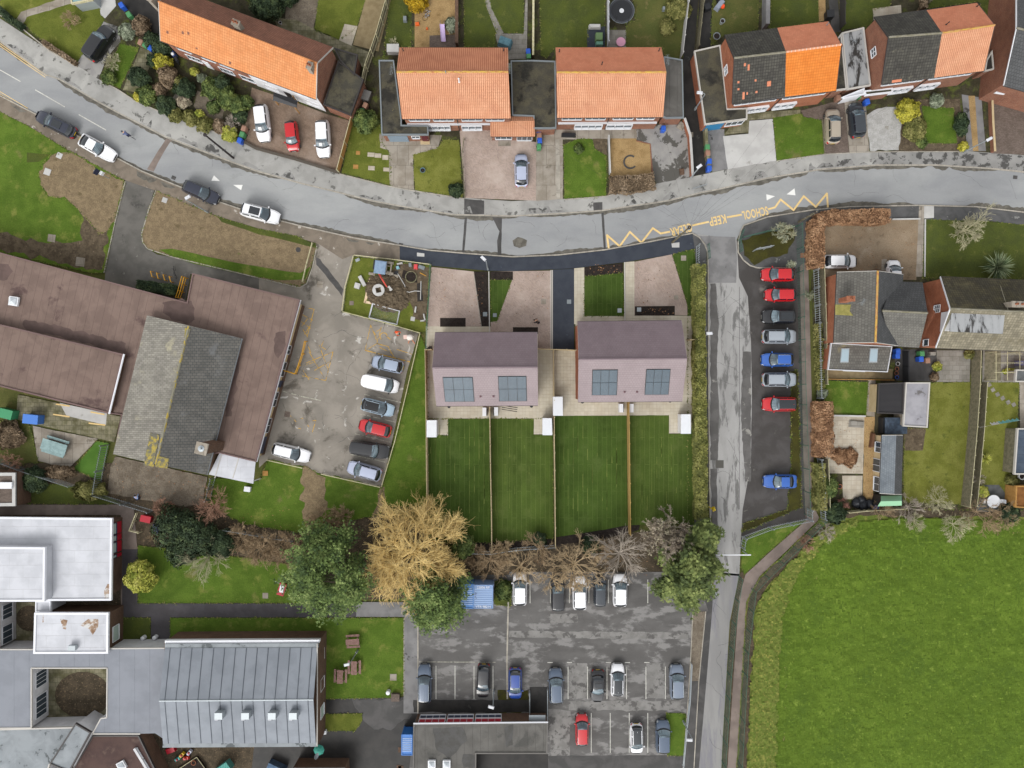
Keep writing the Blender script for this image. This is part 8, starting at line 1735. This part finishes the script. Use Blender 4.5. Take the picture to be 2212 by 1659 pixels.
# ---------------- works plot: excavator, rings, barriers, mixer
ex = thing('mini_excavator', 'mini excavator with blue grey canopy and red boom on the works plot', 'excavator', W(826,577)); my = plain('digger_body','#8b8578',.6); red = plain('digger_red','#d9584c',.5)
for dy in (10,-11):
    b = MB(); c = W(832,578-dy*1.1,.2); c.z = .35; b.box(c, (1.9,.32,.42), R(-8)); 
    for s in (-.95,.95): b.lathe(c+Matrix.Rotation(R(-8),3,'Z')@Vector((s,0,0)), [(.21,-.16),(.21,.16)], 14, 0, Matrix.Rotation(R(90),4,'X'))
    b.build('track', m_conc, ex)
c = W(826,578); MB().box(c+Vector((0,0,.72)), (1.5,1.35,.35), R(-8)).build('chassis', my, ex); MB().box(c+Vector((-.35,.1,1.15)), (1.1,1.2,.7), R(-8)).build('engine_cover', m_black, ex)
MB().box(W(821,577,2.4)+Vector((0,0,-.05)), (1.5,1.7,.12), R(-8), taper=.9).build('canopy_roof', mat('canopy_blue','#8aa0b8','#7d93ab',sc1=2,grain=.04), ex)
for dx, dy in ((-.6,-.7),(.6,-.7),(-.6,.7),(.6,.7)): MB().box(W(821,577,2.4)+Matrix.Rotation(R(-8),3,'Z')@Vector((dx,dy,-.85)), (.07,.07,1.6)).build('canopy_post', m_black, ex)
MB().box(W(846,582)+Vector((0,0,.4)), (.14,1.75,.45), R(-8)).build('dozer_blade', m_conc, ex)
for s in (-.35,.35): MB().tube([W(833,581)+Vector((0,s,.5)), W(846,582)+Vector((0,s,.4))], .06, 6).build('blade_arm', m_conc, ex)
p0, p1, p2 = W(819,591,1.0), W(826,604,1.9), W(836,620,.8); MB().tube([p0,p1], [.14,.11], 6).build('boom', red, ex); MB().tube([p1,p2], [.11,.08], 6).build('dipper_arm', red, ex)
MB().box(W(842,626)+Vector((0,0,.45)), (.55,.5,.35), R(-50), taper=1.3).build('bucket', m_concW, ex)
tag(MB().tube([W(888+12*math.cos(a),598-12*math.sin(a),.2)*1 for a in [2*math.pi*k/24 for k in range(25)]], .07, 8, 0, False).build('concrete_ring', m_slabM, at=W(888,598)), 'wide concrete manhole ring standing in the excavated hole', 'concrete ring')
cs = thing('cover_slab', 'round white concrete cover slab with a square opening on the spoil heap', 'concrete slab', W(818,627,0)); b = MB(); n = 32; cz = .95; c = W(818,627,.9)
for k in range(n):
    a0, a1 = 2*math.pi*k/n, 2*math.pi*(k+1)/n; sq = lambda a: .40/max(abs(math.cos(a-.2)),abs(math.sin(a-.2))); R0 = .78
    o = [Vector((c.x+rr_*math.cos(a), c.y+rr_*math.sin(a), z)) for a in (a0,a1) for rr_ in (R0, sq(a)*.86) for z in (cz,cz+.18)]
    b.add(o, [(1,5,7,3),(0,4,5,1),(2,3,7,6),(0,2,6,4)])
b.build('slab_body', m_concW, cs)
hp = heightfield if False else None
b = MB(); c = W(838,632); n = 46; vs = []
for i in range(n):
    for j in range(n):
        u, v = (i/(n-1)-.5)*2, (j/(n-1)-.5)*2; rr_ = math.hypot(u,v); x_, y_ = c.x+u*3.1, c.y+v*2.7+u*-.5
        z = .1 + max(0, (1-rr_**2))*.85*(.75+.5*noise.noise(Vector((x_,y_,0))*.8)) + .22*noise.noise(Vector((x_,y_,3))*2.6)*(1 if rr_ < .95 else 0) + .1*noise.noise(Vector((x_,y_,3))*6); 
        if rr_ > 1.0 + .12*noise.noise(Vector((x_,y_,5))): z = -.05
        b.v.append((x_,y_,z))
for i in range(n-1):
    for j in range(n-1): b.f.append((i*n+j,(i+1)*n+j,(i+1)*n+j+1,i*n+j+1)); b.m.append(0)
tag(b.build('spoil_heap', m_mud, at=c), 'heap of grey brown dug clay on boards in the works plot', 'spoil heap')
for f, lab in (([798,602,808,605,790,655,786,654],'pale plywood board left of the spoil heap'),([790,650,833,658,832,663,788,655],'pale plywood board below the spoil heap'),([866,652,872,654,868,662,863,661],'splinter of pale board right of the spoil heap')):
    tag(MB().prism(pts(f), .13, .17).build('plywood_board', mat('plywood','#e6cfb0','#d8bd99',sc1=2,grain=.06), at=W(f[0],f[1])), lab, 'board')
for f, lab, m in (([853,585,861,586,860,594,852,593],'square black opening of the open drain chamber',m_black),([901,612,912,612,914,650,902,652],'deep dark trench with a pipe across it',plain('trench_dark','#2e2925',.9)),([872,583,900,590,902,612,880,606,868,600],'x',m_bark)):
    if lab == 'x': patch('excavation', m, f, .145, .1)
    else: o = MB().prism(jag(pts(f),.06,.3), .05, .148).build('drain_chamber' if 'square' in lab else 'trench', m); o['kind'] = 'structure'
tag(MB().box(W(854,600)+Vector((0,0,.2)), (.75,.75,.12), -.2).build('chamber_lid', m_conc, at=W(854,600)), 'square stone lid beside the open drain chamber', 'drain lid')
tag(MB().tube([W(910,608)+Vector((0,0,.25)), W(909,648)+Vector((0,0,.25))], .06, 7).build('pipe', m_concW, at=W(910,628)), 'pale pipe lying along the dark trench', 'pipe')
tag(MB().tube([W(x,y)+Vector((0,0,.25 if k < 3 else .3)) for k, (x,y) in enumerate(((860,592),(868,605),(875,617),(878,630),(885,632),(897,629),(910,630)))], .05, 6).build('hose', m_concW, at=W(880,620)), 'white hose snaking from the chamber to the trench', 'hose')
for x, y, d, rz, m, lab, nm in ((899,577,(.5,.65,.4),-4,plain('red_box_plastic','#dc4f52',.4),'red tool box by the pavement rail','tool_box'),(887,573,(.4,.5,.35),5,m_galvD,'grey pump unit left of the red tool box','pump'),(860,579,(.4,.4,.35),20,plain('aqua_bag','#8fc0cc',.6),'pale blue bag near the open chamber','bag'),(911,578,(.9,.5,.2),-20,m_galvD,'grey folded sheet right of the red tool box','folded_sheet'),
        (773,562,(.6,.4,.1),25,m_galv,'grey folding step in the corner of the works plot','folding_step'),(773,618,(.75,.75,.35),-15,m_concW,'stack of pale blocks on the left of the works plot','block_stack'),(783,607,(.5,1.5,.3),28,m_concW,'long concrete channel piece on the works plot lawn','channel_block'),(804,592,(.9,.35,.15),-8,m_conc,'flat block behind the excavator','flat_block'),
        (864,570,(.8,.22,.2),12,m_concW,'hollow blocks beside the pavement rail','hollow_block'),(898,669,(.22,.8,.2),-8,m_concW,'hollow block lower in the works plot','hollow_block'),(917,685,(.2,.9,.2),12,m_concW,'hollow block near the mesh fence','hollow_block'),(913,693,(.6,.2,.2),8,m_concW,'hollow block lying crosswise near the mesh fence','hollow_block'),(914,593,(.95,.08,.08),-28,m_yrail,'yellow spirit level on the mud','spirit_level')):
    p = W(x,y); p.z = .13; tag(MB().box(p+Vector((0,0,d[2]/2)), d, R(rz), taper=.9).box(p+Vector((0,0,d[2]+.01)), (d[0]*.5,d[1]*.5,.03), R(rz)).build(nm, m, at=p), lab, nm.replace('_',' '))
bs = thing('barrier_panels', 'stacked galvanised fence panels lying flat on the works plot lawn', 'fence panels', W(829,676)); P4 = pts([804,655,862,671,856,700,796,685], .3); gm = MB()
for k in range(3):
    off = Vector((.06*k,-.04*k,.2+.07*k)); Q = [Vector((p.x,p.y,0))+off for p in P4]; MB().tube(Q+[Q[0]], .055, 6).build('panel_frame', m_fascia, bs)
Q = [Vector((p.x,p.y,.3)) for p in P4]
for k in range(1,20): gm.tube([Q[0].lerp(Q[1],k/20), Q[3].lerp(Q[2],k/20)], .006, 3)
for k in range(1,10): gm.tube([Q[0].lerp(Q[3],k/10), Q[1].lerp(Q[2],k/10)], .006, 3)
gm.build('wire_infill', m_galvD, bs)
mx = thing('cement_mixer', 'orange and white cement mixer at the edge of the school car park', 'cement mixer', W(884,728)); c = W(886,729,.9); c.z = .1; of = plain('mixer_orange','#ee8a4e',.5)
MB().lathe(c+Vector((0,0,.85)), [(.15,-.42),(.36,-.3),(.4,0),(.34,.22),(.2,.42),(.17,.42),(.15,.3)], 18, 0, Matrix.Rotation(R(70),4,'Y')).build('drum', plain('mixer_drum','#e9e2da',.5), mx)
MB().box(c+Vector((-.62,.05,.75)), (.45,.5,.45), .1).build('motor_housing', plain('mixer_pink','#e8c7bb',.5), mx)
for a, e in (((-.45,.3),(.1,0)),((-.45,-.3),(.1,0)),((.5,-.75),(0,0)),((-.35,-.7),(0,0))): MB().tube([c+Vector((a[0],a[1],0)), c+Vector((e[0],e[1],.75))], .04, 6).build('leg', of, mx)
b = MB().box(W(607,1268)+Vector((0,0,.4)), (.9,1.9,.5), .15)
bc = thing('handcart', 'red framed handcart with white sacks beside the big conifer', 'cart', W(611,1268)); MB().box(W(612,1270)+Vector((0,0,.55)), (.9,1.6,.3), -.3).build('tray', m_redp, bc); MB().box(W(613,1268)+Vector((0,0,.8)), (.6,1.1,.25), -.2, taper=.8).build('sacks', m_upvc, bc); MB().tube([W(611,1260)+Vector((0,0,.6)), W(598,1252)+Vector((0,0,.7))], .03, 5).build('handle', m_galvD, bc)
for s in (-.5,.5): MB().lathe(W(612,1270)+Vector((s,0,.3)), [(.2,-.03),(.2,.03)], 12, 0, Matrix.Rotation(R(90),4,'Y')).build('wheel', m_tyre, bc)
# ride-on toys at the bottom
for x, y, rz, m, lab in ((396,1627,45,plain('toy_yellow','#e9c02c',.4),'yellow and red ride-on toy car by the metal roofed building'),(412,1622,50,plain('toy_white','#d8def0',.4),'white and blue ride-on toy tractor beside the yellow one'),(387,1636,30,plain('toy_teal','#3fb5b0',.4),'teal and white toy pushchair left of the yellow toy car'),(405,1634,10,plain('toy_red','#cf3a2c',.4),'small red toy trailer below the yellow toy car')):
    p = W(x,y); p.z = .1; r = thing('ride_on_toy', lab, 'toy car', p, 'ride-on toys'); MB().box(p+Vector((0,0,.3)), (.85,.42,.3), R(rz), taper=.75).build('toy_body', m, r); MB().box(p+Vector((0,0,.52)), (.3,.3,.2), R(rz), taper=.6).build('seat', m_redp, r)
    for sx in (-.28,.28):
        for sy in (-.23,.23): MB().lathe(p+Matrix.Rotation(R(rz),3,'Z')@Vector((sx,sy,.12)), [(.12,-.04),(.12,.04)], 10, 0, Matrix.Rotation(R(rz),4,'Z')@Matrix.Rotation(R(90),4,'X')).build('wheel', m_tyre, r)
tag(MB().box(W(372,1617)+Vector((0,0,.3)), (1.2,.7,.5), R(20), taper=.9).build('red_bench', m_redp, at=W(372,1617)), 'bright red storage bench under the metal roof edge', 'bench')
rbed = thing('raised_bed', 'pale edged dark raised bed at the bottom edge', 'raised bed', W(420,1650)); P_ = pts([428,1632,452,1665,445,1700,380,1700,385,1660]); MB().prism(P_, .05, .4).build('bed_soil', m_bark, rbed); MB().tube([p+Vector((0,0,.42)) for p in P_]+[P_[0]+Vector((0,0,.42))], .05, 5).build('bed_edging', m_woodP, rbed)
tag(MB().box(W(487,1655)+Vector((0,0,1.4)), (2.6,1.4,.12), R(35)).box(W(487,1655)+Vector((0,0,.7)), (2.2,1.1,1.3), R(35)).build('play_house', mat('teal_boards','#5fa398',grain=.06,big=0,stripes=(.3,.1,'#4a8a80',0)), at=W(487,1655)), 'teal roofed play house at the bottom edge', 'play house')
tag(MB().box(W(600,1655)+Vector((0,0,.6)), (2.4,1.3,1.1), R(-25), taper=.95).build('blue_cover', mat('slate_blue_tarp','#5f7690','#506680',sc1=2,grain=.05), at=W(600,1655)), 'slate blue covered sandpit box at the bottom edge', 'covered box')
sd_ = thing('satellite_mast', 'mast with a round grey dish and green parasol at the metal roof corner', 'mast', W(686,1640)); MB().tube([W(684,1650), W(684,1650)+Vector((0,0,4.4))], .05, 7).build('pole', m_galvD, sd_); dish(sd_, W(682,1633,4.0), 0); MB().lathe(W(689,1620,2.6), [(.7,0),(.4,.25),(.05,.4)], 8).build('parasol', plain('dark_teal_cloth','#2e8a7a',.7), sd_)
# ---------------- people
skin = plain('skin','#c99a7c',.6); hairm = plain('dark_hair','#2c221c',.8)
def person(x, y, rz, z0, label, top, legs, pose='walk', hair=hairm, hat=None, group=None):
    root = thing('person', label, 'person', (0,0,0), group)
    # joints: facing +x
    J = dict(pel=(0,0,.95), chest=(.03,0,1.32), neck=(.05,0,1.47), head=(.07,0,1.64), lh=(0,.09,.92), rh=(0,-.09,.92), lk=(.14,.1,.5), rk=(-.02,-.1,.5), la=(.16,.1,.09), ra=(-.3,-.1,.13), lt=(.32,.1,.04), rt=(-.18,-.1,.04),
             ls=(.03,.19,1.40), rs=(.03,-.19,1.40), le=(-.08,.24,1.13), re=(.14,-.24,1.14), lw=(.05,.24,.9), rw=(.33,-.2,1.02))
    if pose == 'crouch': J.update(pel=(-.1,0,.42), chest=(.18,0,.72), neck=(.30,0,.84), head=(.40,0,.95), lh=(-.08,.1,.42), rh=(-.08,-.1,.42), lk=(.28,.14,.46), rk=(.22,-.14,.3), la=(.0,.12,.09), ra=(-.15,-.12,.09), lt=(.16,.12,.04), rt=(.02,-.12,.04), ls=(.22,.19,.80), rs=(.22,-.19,.80), le=(.38,.24,.6), re=(.38,-.24,.58), lw=(.55,.14,.45), rw=(.56,-.14,.42))
    if pose == 'bend': J.update(pel=(-.1,0,.9), chest=(.28,0,1.14), neck=(.42,0,1.2), head=(.56,0,1.26), ls=(.33,.2,1.2), rs=(.33,-.2,1.2), le=(.42,.3,.95), re=(.42,-.3,.95), lw=(.58,.2,.75), rw=(.58,-.2,.75), lk=(.02,.1,.5), rk=(-.1,-.1,.5), la=(-.02,.1,.09), ra=(-.2,-.1,.09), lt=(.14,.1,.04), rt=(-.04,-.1,.04))
    if pose == 'ride': J.update(pel=(-.2,0,.98), chest=(.1,0,1.22), neck=(.24,0,1.32), head=(.36,0,1.42), ls=(.13,.19,1.28), rs=(.13,-.19,1.28), le=(.28,.27,1.12), re=(.28,-.27,1.12), lw=(.40,.27,1.03), rw=(.40,-.27,1.03), lh=(-.2,.1,.96), rh=(-.2,-.1,.96), lk=(.1,.12,.72), rk=(.05,-.12,.6), la=(-.05,.13,.40), ra=(-.12,-.13,.2), lt=(.1,.13,.36), rt=(.04,-.13,.16))
    J = {k: Vector(v) for k, v in J.items()}
    def skinmesh(nm, m, edges, rad, par, rootk):
        ks = []; 
        for e in edges:
            for k in e:
                if k not in ks: ks.append(k)
        ks.remove(rootk); ks.insert(0, rootk)
        me = bpy.data.meshes.new(nm); me.from_pydata([tuple(J[k]) for k in ks], [(ks.index(a), ks.index(b)) for a, b in edges], []); me.materials.append(m); o = bpy.data.objects.new(nm, me); col.objects.link(o); o.parent = par
        md = o.modifiers.new('skin','SKIN'); sl_ = me.skin_vertices[0].data
        for i, k in enumerate(ks): sl_[i].radius = rad[k] if isinstance(rad[k], tuple) else (rad[k], rad[k])
        sl_[0].use_root = True; md.use_smooth_shade = True; s2 = o.modifiers.new('sub','SUBSURF'); s2.levels = 1; s2.render_levels = 1; return o
    rad = dict(pel=(.15,.12), chest=(.17,.12), neck=.055, lh=.09, rh=.09, lk=.06, rk=.06, la=.042, ra=.042, lt=.038, rt=.038, ls=.062, rs=.062, le=.045, re=.045, lw=.03, rw=.03, head=.1, nk2=.06, crown=.09)
    J['crown'] = J['head'] + (J['head']-J['neck']).normalized()*.09
    ed = [('pel','chest'),('chest','neck'),('neck','head'),('head','crown'),('chest','ls'),('chest','rs'),('ls','le'),('rs','re'),('le','lw'),('re','rw'),('pel','lh'),('pel','rh'),('lh','lk'),('rh','rk'),('lk','la'),('rk','ra'),('la','lt'),('ra','rt')]
    for sd__ in ('l','r'):
        w_ = J[sd__+'w']; d = (w_-J[sd__+'e']).normalized(); s = d.cross(Vector((0,0,1))); s = s.normalized() if s.length > .1 else Vector((0,1,0)); J[sd__+'p'] = w_+d*.06; rad[sd__+'p'] = .028; ed.append((sd__+'w', sd__+'p'))
        for k, (off, ln) in enumerate(((-.03,.055),(-.01,.075),(.01,.08),(.03,.07),(.045,.03))): nm = '%sf%d' % (sd__,k); J[nm] = w_+d*(.06+ln if k < 4 else .02+ln)+s*off*1.2-Vector((0,0,.02)); rad[nm] = .009; ed.append((sd__+'p' if k < 4 else sd__+'w', nm))
    skinmesh('body', skin, ed, rad, root, 'pel')
    rj = {k: ((v[0]+.025, v[1]+.025) if isinstance(v, tuple) else v+.022) for k, v in rad.items()}
    skinmesh('jacket', top, [('pel','chest'),('chest','ls'),('chest','rs'),('ls','le'),('rs','re'),('le','lw'),('re','rw')], rj, root, 'pel')
    skinmesh('trousers', legs, [('pel','lh'),('pel','rh'),('lh','lk'),('rh','rk'),('lk','la'),('rk','ra')], rj, root, 'pel')
    hc = J['crown'] - Vector((.02,0,0)); MB().lathe(hc-Vector((0,0,.03)), [(.115,-.06),(.125,0),(.105,.06),(.06,.095),(.01,.105)], 12).build('hat' if hat else 'hair', hat or hair, root, smooth=True)
    f = J['head']+Vector((.1,0,.0)); MB().box(f+Vector((.005,0,-.01)), (.03,.025,.04), taper=.6).build('nose', skin, root)
    p = W(x,y,.9); root.location = (p.x,p.y,z0); root.rotation_euler = (0,0,R(rz)); return root
hv = plain('hi_vis_orange','#f2571e',.7); navy = plain('navy_cloth','#232b4a',.8); blk = plain('black_cloth','#17191f',.8)
person(855,717,-30,.1,'worker in orange high visibility jacket walking in the school car park', hv, blk, 'bend')
person(1163,697,150,.155,'person in a dark coat bending over the pink paved drive', blk, navy, 'bend')
person(294,1077,100,.13,'person in light blue top and navy trousers crouching at the school palisade', plain('light_blue_cloth','#9db8e6',.8), navy, 'crouch')
person(1539,1098,-40,.11,'person in bright yellow waterproofs walking by the hedge end', plain('yellow_waterproof','#f5d400',.6), plain('yellow_waterproof','#f5d400',.6), 'walk', hat=plain('yellow_waterproof','#f5d400',.6))
person(930,752,-120,.15,'person in black standing at the west corner of the west new house', blk, blk, 'walk')
bicycle(283,296,152,m_black,'bicycle ridden along the road toward the left', .04); pr_ = person(283,296,152,.03,'cyclist in grey blue jacket leaning forward on the bicycle', plain('grey_blue_cloth','#59658a',.8), navy, 'ride', hat=plain('helmet_dark','#2c3c48',.4)); pb_ = W(283,296); pr_.location = (pb_.x,pb_.y,.04)
mb_ = thing('motor_scooter', 'blue and white covered scooter against the terrace wall', 'scooter', W(381,125)); c = W(382,127); 
MB().box(c+Vector((-.2,.4,.55)), (.5,1.0,.5), .5, taper=.7).build('fairing', plain('scooter_blue','#4a63b0',.35), mb_); MB().box(c+Vector((.2,-.3,.6)), (.4,.8,.3), .5, taper=.8).build('saddle', m_black, mb_); MB().lathe(c+Vector((-.1,.2,.85)), [(.2,0),(.2,.15),(.05,.22)], 12).build('top_box', m_upvc, mb_)
for s in (-.7,.7): MB().lathe(c+Matrix.Rotation(.5,3,'Z')@Vector((0,s,.3)), [(.3,-.06),(.3,.06)], 14, 0, Matrix.Rotation(.5,4,'Z')@Matrix.Rotation(R(90),4,'Y')).build('wheel', m_tyre, mb_)

rails([1144,1490,1144,1548], .9, 'left pale handrail of the classroom ramp', r=.04, m=m_galv); rails([1182,1484,1182,1548], .9, 'right pale handrail of the classroom ramp', r=.04, m=m_galv)
rails([1491,1430,1487,1509,1481,1560,1473,1650], .9, 'long pale guard rail down the right side of the main car park', name='guard_rail', r=.05, m=m_galv)
